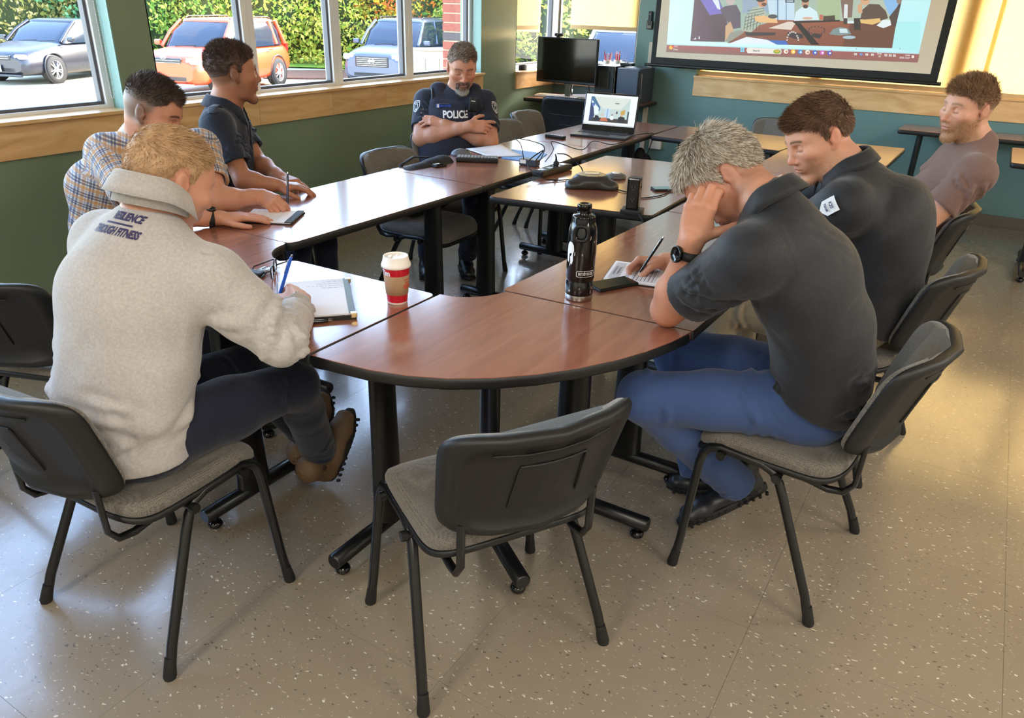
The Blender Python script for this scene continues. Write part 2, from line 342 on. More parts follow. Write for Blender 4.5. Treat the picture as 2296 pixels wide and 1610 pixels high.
# roller blinds
def blind(axis, a, c, z0, z1, off, label, chain=None):
    e = empty('roller_blind', (0, 0, 0), label=label, cat='blind', group='roller blinds in the windows')
    b = MB(); n = 14
    for i in range(n+1):
        t = i/n
        u = a+(c-a)*t
        for k, z in enumerate((z0, z1)):
            w = off+.0015*math.sin(t*19+k)
            b.v.append((u, YW+w, z) if axis == 'x' else (XW+w, u, z))
    b.f = [(2*i, 2*i+2, 2*i+3, 2*i+1) for i in range(n)]; b.m = [0]*n; b.sm = [True]*n
    b.build('cloth', M['blind'], e)
    h = MB()
    if axis == 'x': h.box(((a+c)/2, YW+off, z0+.018), (c-a-.004, .006, .036), bev=.002)
    else: h.box((XW+off, (a+c)/2, z0+.018), (.006, c-a-.004, .036), bev=.002)
    h.build('hem_bar', M['hem'], e)
    r = MB(); p0, p1 = ((a, YW+off, z1+.01), (c, YW+off, z1+.01)) if axis == 'x' else ((XW+off, a, z1+.01), (XW+off, c, z1+.01))
    r.tube([p0, p1], .022, 12).build('roller', M['hem'], e)
    return e
M['hem'] = mat('blind hem', (200, 172, 128), .7)
blind('x', CX0+.01, 6.93, 1.325, HZ-.04, .055, 'short beige roller blind half down in the window left of the room corner')
blind('y', 3.055, 3.76, 1.335, HZ-.04, .055, 'yellow lit roller blind half down over the window behind the monitor')
blind('y', .10, 2.39, .995, HZ-.04, .045, 'long yellow roller blind behind the projector screen')
blind('y', EY0+.02, .135, .985, HZ-.04, .030, 'yellow lit roller blind behind the brown shirted man')
def bead_chain(x, y, z0, z1, label, w=.018):
    b = MB(); n = int((z1-z0)/.012)
    for s in (-1, 1):
        b.tube([(x+s*w/2, y, z0+.02), (x+s*w/2, y, z1)], .0008, 4)
        for i in range(n): b.ball((x+s*w/2, y, z0+.02+i*(z1-z0-.02)/n), .0025, 6, 4)
    b.tube([(x-w/2, y, z0+.02), (x-w/4, y, z0+.004), (x+w/4, y, z0+.004), (x+w/2, y, z0+.02)], .002, 6)
    tag(b.build('bead_chain', M['white_plastic']), label, 'blind chain')
bead_chain(2.45, YW+.045, 1.04, HZ, 'white bead chain hanging beside the green pier at the left window')
bead_chain(5.80, YW+.045, 1.10, HZ, 'white bead chain hanging in the window behind the police officer')
# troffers in the ceiling; those that glow are added for fill, out of view
M['diffuser_fill'] = mat('added fill diffuser', (255, 246, 230), .5, emit=2)
M['diffuser'] = mat('lamp diffuser', (236, 234, 226), .5)
for k, (lx, ly) in enumerate(((1.2, 2.6), (-.5, -.4), (3.9, 2.6), (3.9, .2), (6.1, 1.4), (-1.6, 1.4), (-1.6, -1.6), (1.2, -2.2), (3.9, -2.2))):
    e = empty('ceiling_light', (lx, ly, CEIL), label='white rectangular ceiling light '+('above the navy shirted man', 'above the camera, added as fill', 'above the police officer', 'above the brown shirted man', 'above the laptop table', 'behind the camera by the left windows, added as fill', 'behind the camera in the middle, added as fill', 'right of the camera, out of view, added as fill', 'far right of the table ring, added as fill')[k], cat='light', group='ceiling lights')
    b = MB()
    for s in (-1, 1): b.box((0, s*.29, -.006), (1.24, .02, .012)); b.box((s*.61, 0, -.006), (.02, .58, .012))
    b.build('frame', M['white_plastic'], e); MB().box((0, 0, -.003), (1.2, .56, .004)).build('diffuser', M['diffuser_fill'] if k in (1, 5, 6, 7, 8) else M['diffuser'], e)
# surface raceway (cable trunking) on the teal wall
b = MB(); b.box((XW-.012, 2.86, .68), (.022, .045, 1.15), bev=.003); tag(b.build('cable_raceway', mat('raceway beige', (206, 194, 176), .45)), 'beige vertical cable raceway on the teal wall below the screen', 'cable cover')
e = empty('outlet_box', (XW-.02, 2.72, .36), label='white surface outlet box low on the teal wall', cat='outlet'); MB().box((0, 0, 0), (.04, .12, .12), bev=.004).build('housing', M['white_plastic'], e)
MB().box((-.022, 0, 0), (.006, .075, .1), bev=.002).build('cover_plate', M['white_plastic'], e)
# ------------------------------------------------------------------ tables
def lam_mat():
    m = mat('cherry laminate', (168, 118, 96), .2, spec=.5, coat=.55); t = m.node_tree; L = t.links.new; b = t.nodes['Principled BSDF']
    g = t.nodes.new('ShaderNodeTexCoord'); mp = t.nodes.new('ShaderNodeMapping'); mp.inputs['Scale'].default_value = (1.5, 14, 1)
    n = t.nodes.new('ShaderNodeTexNoise'); n.inputs['Scale'].default_value = 2.5; n.inputs['Detail'].default_value = 7; n.inputs['Distortion'].default_value = .6
    r = t.nodes.new('ShaderNodeValToRGB'); r.color_ramp.elements[0].position = .33; r.color_ramp.elements[0].color = (*lin((144, 88, 68)), 1); r.color_ramp.elements[1].position = .72; r.color_ramp.elements[1].color = (*lin((160, 104, 82)), 1)
    L(g.outputs['Object'], mp.inputs[0]); L(mp.outputs[0], n.inputs[0]); L(n.outputs[0], r.inputs[0]); L(r.outputs[0], b.inputs['Base Color'])
    n2 = t.nodes.new('ShaderNodeTexNoise'); n2.inputs['Scale'].default_value = 260; L(g.outputs['Object'], n2.inputs[0])
    bp = t.nodes.new('ShaderNodeBump'); bp.inputs['Strength'].default_value = .12; bp.inputs['Distance'].default_value = .0005; L(n2.outputs[0], bp.inputs['Height']); L(bp.outputs[0], b.inputs['Normal'])
    return m
M['laminate'] = lam_mat()
TZ = .74
def offset_poly(pts, d):
    """inset (d > 0) a counter-clockwise polygon"""
    k = len(pts); out = []
    for i in range(k):
        a = Vector(pts[i-1]); p = Vector(pts[i]); b = Vector(pts[(i+1) % k]); t = (b-a)
        if t.length < 1e-6: out.append(tuple(p)); continue
        t.normalize(); out.append((p.x-t.y*d, p.y+t.x*d))
    return out
def table(name, pts, rad, legs, label, group=None, tz=TZ, cat='table'):
    a = sum(pts[i][0]*pts[(i+1) % len(pts)][1]-pts[(i+1) % len(pts)][0]*pts[i][1] for i in range(len(pts)))
    if a < 0: pts = pts[::-1]; rad = rad[::-1] if hasattr(rad, '__len__') else rad
    cx = sum(p[0] for p in pts)/len(pts); cy = sum(p[1] for p in pts)/len(pts)
    e = empty(name, (cx, cy, 0), label=label, cat=cat, group=group)
    P = [(p[0]-cx, p[1]-cy) for p in roundpoly(pts, rad)]
    P = [p for i, p in enumerate(P) if (Vector(p)-Vector(P[i-1])).length > 1e-4]
    MB().prism(offset_poly(P, .0025), tz-.024, tz).build('tabletop', M['laminate'], e)
    b = MB(); prof = [(.004, -.0005), (.0008, -.0035), (-.0015, -.010), (-.0015, -.024), (.002, -.031), (.010, -.034), (.03, -.034)]
    b.rings([[(q[0], q[1], tz+z) for q in offset_poly(P, d)] for d, z in prof], caps=False); b.build('edge_band', M['black_plastic'], e)
    MB().prism(offset_poly(P, .02), tz-.030, tz-.0245).build('underside', M['black_plastic'], e)
    for (x, y, ang, reach0, reach1) in legs:     # reach along the foot direction, both ways
        x -= cx; y -= cy; d = Vector((math.cos(ang), math.sin(ang), 0)); n = Vector((-d.y, d.x, 0))
        b = MB(); rs = []
        for z, w, h in ((.055, .066, .026), (.12, .062, .025), (.4, .055, .024), (tz-.03, .050, .024)):
            rs.append([tuple(Vector((x, y, z))+d*w*math.cos(2*PI*j/20)+n*h*math.sin(2*PI*j/20)) for j in range(20)])
        b.rings(rs); b.box((x, y, tz-.036), (.16, .16, .006)); lg = b.build('leg', M['black_metal'], e)
        f = MB(); c = Vector((x, y, .062))
        f.tube([c-d*reach0, c-d*(reach0-.004), c+d*(reach1-.004), c+d*reach1], [.020, .0245, .0245, .020], 16); ft = f.build('foot', M['black_metal'], e)
        for s, r in ((-1, reach0), (1, reach1)):
            if r < .12: continue
            q = c+d*s*(r-.035); g = MB(); g.tube([(q.x, q.y, .012), (q.x, q.y, .045)], .008, 8); g.ball((q.x, q.y, .0165), .0235, 14, 8, (1, 1, .7)); g.build('glide', M['black_gloss'], ft)
    return e
def arc(c, r, a0, a1, n):
    return [(c[0]+(r[0]+(r[1]-r[0])*i/n)*math.cos(a0+(a1-a0)*i/n), c[1]+(r[0]+(r[1]-r[0])*i/n)*math.sin(a0+(a1-a0)*i/n)) for i in range(n+1)]
R90 = PI/2
tg = 'conference tables set in a ring'
table('conference_table', [(1.850, 2.635), (1.846, 2.05), (3.076, 2.020), (3.094, 2.632)], [.01, .045, .02, .01], [(2.02, 2.33, R90, .24, .24), (2.99, 2.27, R90, .24, .24)], 'cherry table in the left row with yellow window glare, ending at the plaid shirted man')
table('conference_table', [(3.098, 2.632), (3.080, 2.022), (4.414, 2.018), (4.404, 2.616)], .012, [(3.36, 2.19, R90, .16, .16), (4.28, 2.25, R90, .24, .26)], 'cherry table in front of the police officer with the keyboard on it')
table('conference_table', [(4.409, 2.616), (4.419, 2.016), (5.712, 1.996), (5.70, 2.60)], .012, [(4.60, 2.3, R90, .24, .24), (5.5, 2.3, R90, .24, .24)], 'cherry table at the far end of the left row under the open laptop')
table('conference_table', [(5.135, 1.985), (5.115, 1.10), (5.755, 1.03), (5.757, 1.985)], .012, [(5.44, 1.86, 0, .24, .24), (5.42, 1.2, 0, .24, .24)], 'cherry table crossing the far end of the ring by the teal wall')
Lc = (1.846, 1.911)
P = arc(Lc, (.705, .715), PI, PI/2, 20)+[(1.846, 2.071)]+arc(Lc, (.150, .160), PI/2+.12, PI-.12, 8)+[(1.70, 1.911)]
table('corner_table', P, 0, [(1.60, 2.16, math.radians(135), .14, .26), (1.76, 2.3, R90, .2, .3)], 'quarter round cherry corner table under the plaid shirted man\'s left hand')
table('square_table', [(1.205, 1.904), (1.205, 1.312), (1.737, 1.308), (1.722, 1.904)], [.01, .01, .03, .03], [(1.36, 1.80, 0, .20, .24)], 'small square cherry table holding the red coffee cup and the portfolio')
Fc = (1.885, 1.305)
outer = [(1.205, 1.305), (1.209, 1.235), (1.222, 1.13), (1.25, 1.035), (1.293, .945), (1.355, .86), (1.432, .782), (1.525, .712), (1.62, .655), (1.713, .612), (1.81, .58), (1.912, .562)]
inner = [(1.882, 1.148), (1.842, 1.163), (1.805, 1.185), (1.775, 1.215), (1.752, 1.25), (1.742, 1.303)]
table('corner_table', outer+inner, 0, [(1.475, 1.315-.0, PI, .10, .25), (1.62, 1.035, math.radians(234), .10, .28), (1.90, .90, -R90, .12, .29)], 'curved quarter round cherry table nearest the camera, empty, between cup and bottle')
table('conference_table', [(1.886, 1.168), (1.916, .556), (3.165, .512), (3.158, 1.110)], [.012, .012, .01, .01], [(2.25, .85, R90, .22, .26), (3.0, .82, R90, .24, .26)], 'cherry table in the right row under the black steel bottle')
table('conference_table', [(3.162, 1.110), (3.169, .512), (4.365, .47), (4.36, 1.09)], .012, [(3.35, .8, R90, .24, .24), (4.2, .8, R90, .24, .24)], 'cherry table in the right row beside the second black polo man')
table('conference_table', [(4.364, 1.09), (4.369, .47), (5.79, .434), (5.755, 1.025), (5.11, 1.09)], .012, [(4.55, .8, R90, .24, .24), (5.55, .76, R90, .24, .24)], 'cherry table ending the right row past the brown shirted man')
table('conference_table', [(2.909, 1.891), (3.045, 1.135), (4.33, 1.16), (4.225, 1.906)], [.03, .03, .02, .02], [(3.20, 1.42, math.radians(100), .24, .26), (4.02, 1.5, R90, .24, .24)], 'cherry table standing inside the ring under the conference phone')
table('side_table', [(5.66, -.176), (5.62, -1.5), (6.33, -1.5), (6.372, -.178)], .03, [(5.96, -.42, 0, .30, .28)], 'cherry table cut off by the right edge near the teal wall')
table('side_table', [(6.765, .594), (6.765, -.95), (7.17, -.95), (7.17, .58)], .03, [(6.95, .44, 0, .20, .20)], 'narrow cherry table along the teal wall behind the brown shirted man')
# corner desk
table('corner_desk', [(6.50, 3.84), (6.80, 2.74), (7.16, 2.74), (7.16, 3.84)], .02, [(6.78, 3.60, 0, .2, .26), (6.98, 2.88, 0, .15, .15)], 'corner desk under the window with the black monitor', cat='desk')
# ------------------------------------------------------------------ stacking chairs
def fabric_mat(name, c1, c2, scale=900):
    m = mat(name, c1, .9, sheen=.25); t = m.node_tree; L = t.links.new; b = t.nodes['Principled BSDF']; tc = t.nodes.new('ShaderNodeTexCoord')
    w1 = t.nodes.new('ShaderNodeTexWave'); w1.wave_type = 'BANDS'; w1.bands_direction = 'X'; w1.inputs['Scale'].default_value = scale/6.28; w1.inputs['Distortion'].default_value = 1.2
    w2 = t.nodes.new('ShaderNodeTexWave'); w2.wave_type = 'BANDS'; w2.bands_direction = 'Z' ; w2.inputs['Scale'].default_value = scale/6.28; w2.inputs['Distortion'].default_value = 1.2
    w3 = t.nodes.new('ShaderNodeTexWave'); w3.wave_type = 'BANDS'; w3.bands_direction = 'Y' ; w3.inputs['Scale'].default_value = scale/6.28; w3.inputs['Distortion'].default_value = 1.2
    n = t.nodes.new('ShaderNodeTexNoise'); n.inputs['Scale'].default_value = 350; n.inputs['Detail'].default_value = 3
    for q in (w1, w2, w3, n): L(tc.outputs['Object'], q.inputs[0])
    a = t.nodes.new('ShaderNodeMath'); a.operation = 'ADD'; L(w1.outputs[1], a.inputs[0]); L(w2.outputs[1], a.inputs[1])
    a2 = t.nodes.new('ShaderNodeMath'); a2.operation = 'ADD'; L(a.outputs[0], a2.inputs[0]); L(w3.outputs[1], a2.inputs[1])
    a3 = t.nodes.new('ShaderNodeMath'); a3.operation = 'MULTIPLY_ADD'; a3.inputs[1].default_value = .22; L(a2.outputs[0], a3.inputs[0]); 
    nn = t.nodes.new('ShaderNodeMath'); nn.operation = 'MULTIPLY_ADD'; nn.inputs[1].default_value = 1.4; nn.inputs[2].default_value = -.55; L(n.outputs[0], nn.inputs[0]); L(nn.outputs[0], a3.inputs[2])
    r = t.nodes.new('ShaderNodeMixRGB'); r.inputs[1].default_value = (*lin(c2), 1); r.inputs[2].default_value = (*lin(c1), 1); r.use_clamp = True; L(a3.outputs[0], r.inputs[0]); L(r.outputs[0], b.inputs['Base Color'])
    bp = t.nodes.new('ShaderNodeBump'); bp.inputs['Strength'].default_value = .5; bp.inputs['Distance'].default_value = .0008; L(a3.outputs[0], bp.inputs['Height']); L(bp.outputs[0], b.inputs['Normal']); return m
M['chair_fabric'] = fabric_mat('grey woven chair fabric', (138, 130, 120), (52, 49, 46))
def sup(n, rx, ry, e=.36):
    out = []
    for i in range(n):
        t = 2*PI*i/n; c, s = math.cos(t), math.sin(t)
        out.append((rx*math.copysign(abs(c)**e, c), ry*math.copysign(abs(s)**e, s)))
    return out
def pad(layers, n, rx, ry, fn, e=.36, cap0=True):
    """layers: (scale, w); fn(u, v, w) -> xyz"""
    b = MB(); o = sup(n, rx, ry, e)
    full = []
    for s, w in layers: full.append([fn(u-(1-s)*math.copysign(min(rx, ry), u)*0 if 0 else u*s, v*s, w) for u, v in o])
    b.rings(full, caps=False)
    if cap0: b.add(full[0], [list(range(n-1, -1, -1))], False)
    b.add(full[-1], [list(range(n))], False); b.sm = [True]*len(b.f); return b
def seat_fn(u, v, w):
    y = v+.02; z = .418+w
    dip = -.010*math.cos(min(1, abs(u)/.22)*PI/2)*math.exp(-((v+.06)/.13)**2)
    fr = -.045*max(0, (v-.10)/.115)**2
    bk = .028*max(0, (-v-.13)/.09)**2
    return (u, y, z+dip*(w > .02)+fr+bk)
def back_fn(u, v, w):
    # v up, w toward the front; curved round the sitter, leaning back
    yb = -.245-.30*(v+.125)*1.0-.10*max(0, v+.02)**2
    return (u*(1+.06*(v/.16)), yb+1.75*u*u+w, .655+v*.985)
def make_chair(name='stacking_chair'):
    e = empty(name)
    pad([(.80, -.012), (.97, -.006), (1.0, .0), (1.0, .012), (.985, .014)], 48, .222, .212, seat_fn).build('seat_shell', M['black_plastic'], e)
    pad([(.985, .013), (1.0, .018), (1.0, .034), (.975, .046), (.90, .052), (.7, .055), (.4, .056), (.1, .056)], 48, .217, .208, seat_fn).build('seat', M['chair_fabric'], e)
    pad([(.1, .030), (.5, .030), (.88, .028), (.965, .022), (.995, .012), (1.0, .002)], 52, .212, .148, back_fn, .30).build('backrest', M['chair_fabric'], e)
    b = pad([(.99, .006), (1.012, .001), (1.018, -.008), (1.0, -.020), (.96, -.026), (.90, -.027), (.83, -.024), (.80, -.016), (.5, -.015), (.1, -.015)], 52, .214, .150, back_fn, .30, cap0=False)
    sh = b.build('back_shell', M['black_plastic'], e)
    r = MB()
    def rib(u0, v0, u1, v1, rr=.0028, w=-.0165):
        r.tube([back_fn(u0+(u1-u0)*t, v0+(v1-v0)*t, w) for t in (0, .25, .5, .75, 1)], rr, 6)
    rib(-.075, .065, .075, .065); rib(.075, .065, .085, -.06); rib(-.075, .065, -.085, -.06); rib(-.13, .10, .13, .10, .002)
    r.build('shell_rib', M['black_plastic'], sh)
    for s in (-1, 1):
        b = MB()
        b.tube([(s*.257, .215, .0), (s*.247, .205, .10), (s*.222, .192, .36), (s*.219, .185, .395), (s*.216, .168, .418), (s*.214, .14, .427), (s*.212, .02, .420), (s*.212, -.012, .408), (s*.214, -.035, .38), (s*.219, -.055, .34), (s*.250, -.172, .08), (s*.258, -.198, .0)],
               .0132, 10); b.build('leg_frame', M['black_metal'], e)
        b = MB(); b.tube([(s*.165, .09, .405), (s*.165, -.10, .392), (s*.165, -.150, .384), (s*.166, -.190, .392), (s*.166, -.212, .425), (s*.166, -.214, .48), (s*.166, -.216, .545)], .0105, 10, flat=((0, 1, 0), .7))
        b.build('back_support', M['black_metal'], e)
        for y, z0 in ((.215, .0), (-.198, .0)):
            g = MB(); d = Vector((-s*.010, -.010 if y > 0 else .026, .10)).normalized()*.055
            g.tube([(s*.2575, y, 0.001), (s*.2575, y, .006), tuple(Vector((s*.2575, y, 0))+d)], [.0155, .0165, .0135], 12); g.build('foot_cap', M['rubber'], e)
    for y, z in ((.13, .413), (-.03, .402)):
        b = MB(); b.tube([(-.232, y, z), (.232, y, z)], .0095, 8)
        for s in (-1, 1): b.tube([(s*.225, y, z), (s*.240, y, z)], .0135, 10)
        b.build('cross_bar', M['black_metal'], e)
    return e
chair0 = make_chair(); used = [0]
def chair(x, y, rz, label, group='grey stacking chairs round the tables'):
    if used[0] == 0: o = chair0; used[0] = 1
    else: o = copy_tree(chair0)
    o.location = (x, y, 0); o.rotation_euler = (0, 0, math.radians(rz)); tag(o, label, 'chair', group); return o
chair(1.319, .847, -31.3, 'empty grey chair in the foreground, its black back to the camera')
chair(.927, 1.672, -88, 'grey chair under the man in the pale grey pullover')
chair(1.20, 2.47, -70, 'empty grey chair at the left edge beyond the pale pullover man')
chair(2.083, .267, -4.5, 'grey chair under the grey haired man in the black polo')
chair(2.90, .235, -10, 'grey chair under the brown haired man in the black polo')
chair(3.80, .285, 2, 'grey chair under the man in the brown T-shirt, mostly hidden')
chair(1.98, 3.02, 160, 'grey chair behind the man in the plaid shirt')
chair(2.55, 3.12, 190, 'hidden grey chair under the man in the dark uniform shirt')
chair(3.84, 2.73, 143, 'grey chair under the police officer')
chair(3.24, 2.50, 180, 'empty grey chair left of the officer with a black bag on it')
chair(4.62, 2.62, 180, 'empty grey chair pushed in right of the police officer')
chair(5.18, 2.76, 183, 'empty grey chair near the black desk chair')
chair(5.90, 1.33, 90, 'grey chair whose back top shows behind the far table')
# desk chair
e = empty('desk_chair', (6.10, 3.04, 0), math.radians(-88), label='black plastic backed chair at the corner desk', cat='chair')
def bk2(u, v, w): return (u, -.23-.12*v+.5*u*u+w, .62+v)
pad([(.1, .03), (.6, .032), (.93, .03), (1, .015), (1.0, -.01), (.95, -.02), (.88, -.02), (.85, -.013), (.1, -.013)], 48, .245, .235, bk2, .28).build('backrest', M['black_plastic'], e)
r = MB(); r.tube([bk2(-.15+.3*t, .09, -.014) for t in (0, .5, 1)], .003, 6); r.tube([bk2(-.06+.12*t, .01, -.014) for t in (0, .5, 1)], .003, 6); r.build('back_rib', M['black_plastic'], e)
pad([(.9, 0), (1, .01), (1, .05), (.9, .06), (.1, .06)], 40, .23, .22, lambda u, v, w: (u, v, .40+w)).build('seat', M['black_plastic'], e)
b = MB(); b.tube([(0, 0, .08), (0, 0, .40)], .028, 14)
for k in range(5):
    a = 2*PI*k/5; b.tube([(0, 0, .10), (.27*math.cos(a), .27*math.sin(a), .065)], [.024, .014], 8)
    b.ball((.27*math.cos(a), .27*math.sin(a), .03), .03, 10, 6)
for s in (-1, 1): b.tube([(s*.1, -.1, .41), (s*.1, -.24, .42), (s*.1, -.245, .55)], .012, 8)
b.build('base', M['black_plastic'], e)
# ------------------------------------------------------------------ implicit-surface modelling of bodies and clothes
A3 = lambda v: np.array(v, float)
def unit(v): v = A3(v); return v/np.linalg.norm(v)
class Shape:
    """a list of smoothly blended primitives; mesh(h) grows one closed surface round them"""
    def __init__(s): s.p = []
    def cone(s, a, b, ra, rb, k=.02, flat=None, cut=None, neg=False):
        a, b = A3(a), A3(b); m = max(ra, rb)*(max(1, flat[1]) if flat else 1)
        s.p.append(('c', np.minimum(a, b)-m, np.maximum(a, b)+m, k, neg, (a, b, ra, rb, flat, cut))); return s
    def chain(s, pts, rs, k=.02, flat=None, neg=False):
        for i in range(len(pts)-1): s.cone(pts[i], pts[i+1], rs[i], rs[i+1], k, flat, None, neg)
        return s
    def ell(s, c, r, ax=None, k=.02, neg=False):
        c = A3(c); r = A3(r if hasattr(r, '__len__') else (r, r, r)); ax = np.eye(3) if ax is None else A3(ax); m = np.abs(ax.T)@r
        s.p.append(('e', c-m, c+m, k, neg, (c, r, ax))); return s
    def cut(s, p, n, R=None):
        """remove everything on the +n side of p (within R of p when given)"""
        s.p.append(('x', None, None, 0, False, (A3(p), unit(n), R))); return s
    def bounds(s):
        q = [x for x in s.p if x[0] != 'x' and not x[4]]
        return np.min([x[1] for x in q], 0), np.max([x[2] for x in q], 0)
    def field(s, lo, hi, h):
        n = np.maximum(np.ceil((hi-lo)/h).astype(int)+1, 3); F = np.full(n, .05, np.float32)
        X = [(lo[i]+h*np.arange(n[i])).astype(np.float32) for i in range(3)]
        for kind, a, b, k, neg, D in s.p:
            if kind == 'x':
                p, nn, R = D
                if R is None: sl = (slice(0, n[0]), slice(0, n[1]), slice(0, n[2]))
                else:
                    i0 = np.maximum(np.floor((p-R-lo)/h).astype(int), 0); i1 = np.minimum(np.ceil((p+R-lo)/h).astype(int)+1, n)
                    if (i1 <= i0).any(): continue
                    sl = tuple(slice(i0[i], i1[i]) for i in range(3))
                d = (X[0][sl[0]]-p[0])[:, None, None]*nn[0]+(X[1][sl[1]]-p[1])[None, :, None]*nn[1]+(X[2][sl[2]]-p[2])[None, None, :]*nn[2]
                F[sl] = np.maximum(F[sl], d); continue
            mg = k+2.5*h; i0 = np.maximum(np.floor((a-mg-lo)/h).astype(int), 0); i1 = np.minimum(np.ceil((b+mg-lo)/h).astype(int)+1, n)
            if (i1 <= i0).any(): continue
            sl = tuple(slice(i0[i], i1[i]) for i in range(3)); x = X[0][sl[0]][:, None, None]; y = X[1][sl[1]][None, :, None]; z = X[2][sl[2]][None, None, :]
            if kind == 'c':
                pa, pb, ra, rb, flat, cut = D; ab = pb-pa; L2 = float(ab@ab)+1e-9
                vx, vy, vz = x-pa[0], y-pa[1], z-pa[2]
                t = np.clip((vx*ab[0]+vy*ab[1]+vz*ab[2])/L2, 0, 1)
                wx, wy, wz = vx-t*ab[0], vy-t*ab[1], vz-t*ab[2]; q = wx*wx+wy*wy+wz*wz
                if flat:
                    f = unit(flat[0]); fc = flat[1]; m = wx*f[0]+wy*f[1]+wz*f[2]; q = q-m*m*(1-1/fc**2)
                r = ra+(rb-ra)*t; d = np.sqrt(np.maximum(q, 0))-r
                if cut is not None:
                    cp, cn = A3(cut[0]), unit(cut[1]); d = np.maximum(d, (x-cp[0])*cn[0]+(y-cp[1])*cn[1]+(z-cp[2])*cn[2])
            else:
                c, r, ax = D; vx, vy, vz = x-c[0], y-c[1], z-c[2]; k0 = 0; k1 = 0
                for i in range(3):
                    u = vx*ax[i][0]+vy*ax[i][1]+vz*ax[i][2]; k0 = k0+(u/r[i])**2; k1 = k1+(u/r[i]**2)**2
                k0 = np.sqrt(k0); d = k0*(k0-1)/np.maximum(np.sqrt(k1), 1e-6)
            G = F[sl]
            if neg:
                d = -d
                if k > 0: hh = np.clip(.5-.5*(G-d)/k, 0, 1); F[sl] = G*(1-hh)+d*hh+k*hh*(1-hh)
                else: F[sl] = np.maximum(G, d)
            else:
                if k > 0: hh = np.clip(.5+.5*(G-d)/k, 0, 1); F[sl] = G*(1-hh)+d*hh-k*hh*(1-hh)
                else: F[sl] = np.minimum(G, d)
        return F
    def mesh(s, h, lo=None, hi=None):
        l0, h0 = s.bounds(); kk = .03
        lo = l0-kk if lo is None else A3(lo); hi = h0+kk if hi is None else A3(hi)
        return nets(s.field(lo, hi, h), lo, h)
def nets(F, lo, h):
    I = F < 0; n = np.array(F.shape)-1
    cnt = np.zeros(n, np.int8)
    for dx in (0, 1):
        for dy in (0, 1):
            for dz in (0, 1): cnt += I[dx:n[0]+dx, dy:n[1]+dy, dz:n[2]+dz]
    act = (cnt > 0) & (cnt < 8); idx = np.full(n, -1, np.int32); ci = np.argwhere(act); idx[act] = np.arange(len(ci))
    cor = [(dx, dy, dz) for dx in (0, 1) for dy in (0, 1) for dz in (0, 1)]
    V = [F[ci[:, 0]+c[0], ci[:, 1]+c[1], ci[:, 2]+c[2]].astype(float) for c in cor]
    acc = np.zeros((len(ci), 3)); num = np.zeros(len(ci))
    for i in range(8):
        for j in range(i+1, 8):
            a, b = cor[i], cor[j]
            if sum(abs(a[q]-b[q]) for q in range(3)) != 1: continue
            m = (V[i] < 0) != (V[j] < 0); t = np.where(m, V[i]/np.where(m, V[i]-V[j], 1), 0)
            acc += (A3(a)[None, :]+t[:, None]*(A3(b)-A3(a))[None, :])*m[:, None]; num += m
    P = (ci+acc/num[:, None])*h+lo; Q = []
    for ax in range(3):
        o1, o2 = [(1, 2), (2, 0), (0, 1)][ax]
        s0 = [slice(None)]*3; s1 = [slice(None)]*3; s0[ax] = slice(0, -1); s1[ax] = slice(1, None)
        for q in (o1, o2): s0[q] = slice(1, -1); s1[q] = slice(1, -1)
        A, B = I[tuple(s0)], I[tuple(s1)]; e = np.argwhere(A != B)
        if not len(e): continue
        sg = A[e[:, 0], e[:, 1], e[:, 2]]
        e = e.copy(); e[:, o1] += 1; e[:, o2] += 1
        def cell(d1, d2):
            c = e.copy(); c[:, o1] += d1; c[:, o2] += d2; return idx[c[:, 0], c[:, 1], c[:, 2]]
        q = np.stack([cell(-1, -1), cell(0, -1), cell(0, 0), cell(-1, 0)], 1)
        q[~sg] = q[~sg][:, ::-1]; Q.append(q)
    Q = np.concatenate(Q) if Q else np.zeros((0, 4), int)
    return P, Q[(Q >= 0).all(1)]
def relax(P, Q, it=1, f=.5):
    for _ in range(it):
        S_ = np.zeros_like(P); N = np.zeros(len(P))
        for i in range(4):
            a, b = Q[:, i], Q[:, (i+1) % 4]
            for u, v in ((a, b), (b, a)):
                for c in range(3): S_[:, c] += np.bincount(u, P[v, c], len(P))
                N += np.bincount(u, minlength=len(P))
        m = N > 0; P = P.copy(); P[m] += f*(S_[m]/N[m, None]-P[m])
    return P
def normals(P, Q):
    n = np.cross(P[Q[:, 2]]-P[Q[:, 0]], P[Q[:, 3]]-P[Q[:, 1]]); N = np.zeros_like(P)
    for i in range(4):
        for c in range(3): N[:, c] += np.bincount(Q[:, i], n[:, c], len(P))
    return N/np.maximum(np.linalg.norm(N, axis=1), 1e-12)[:, None]
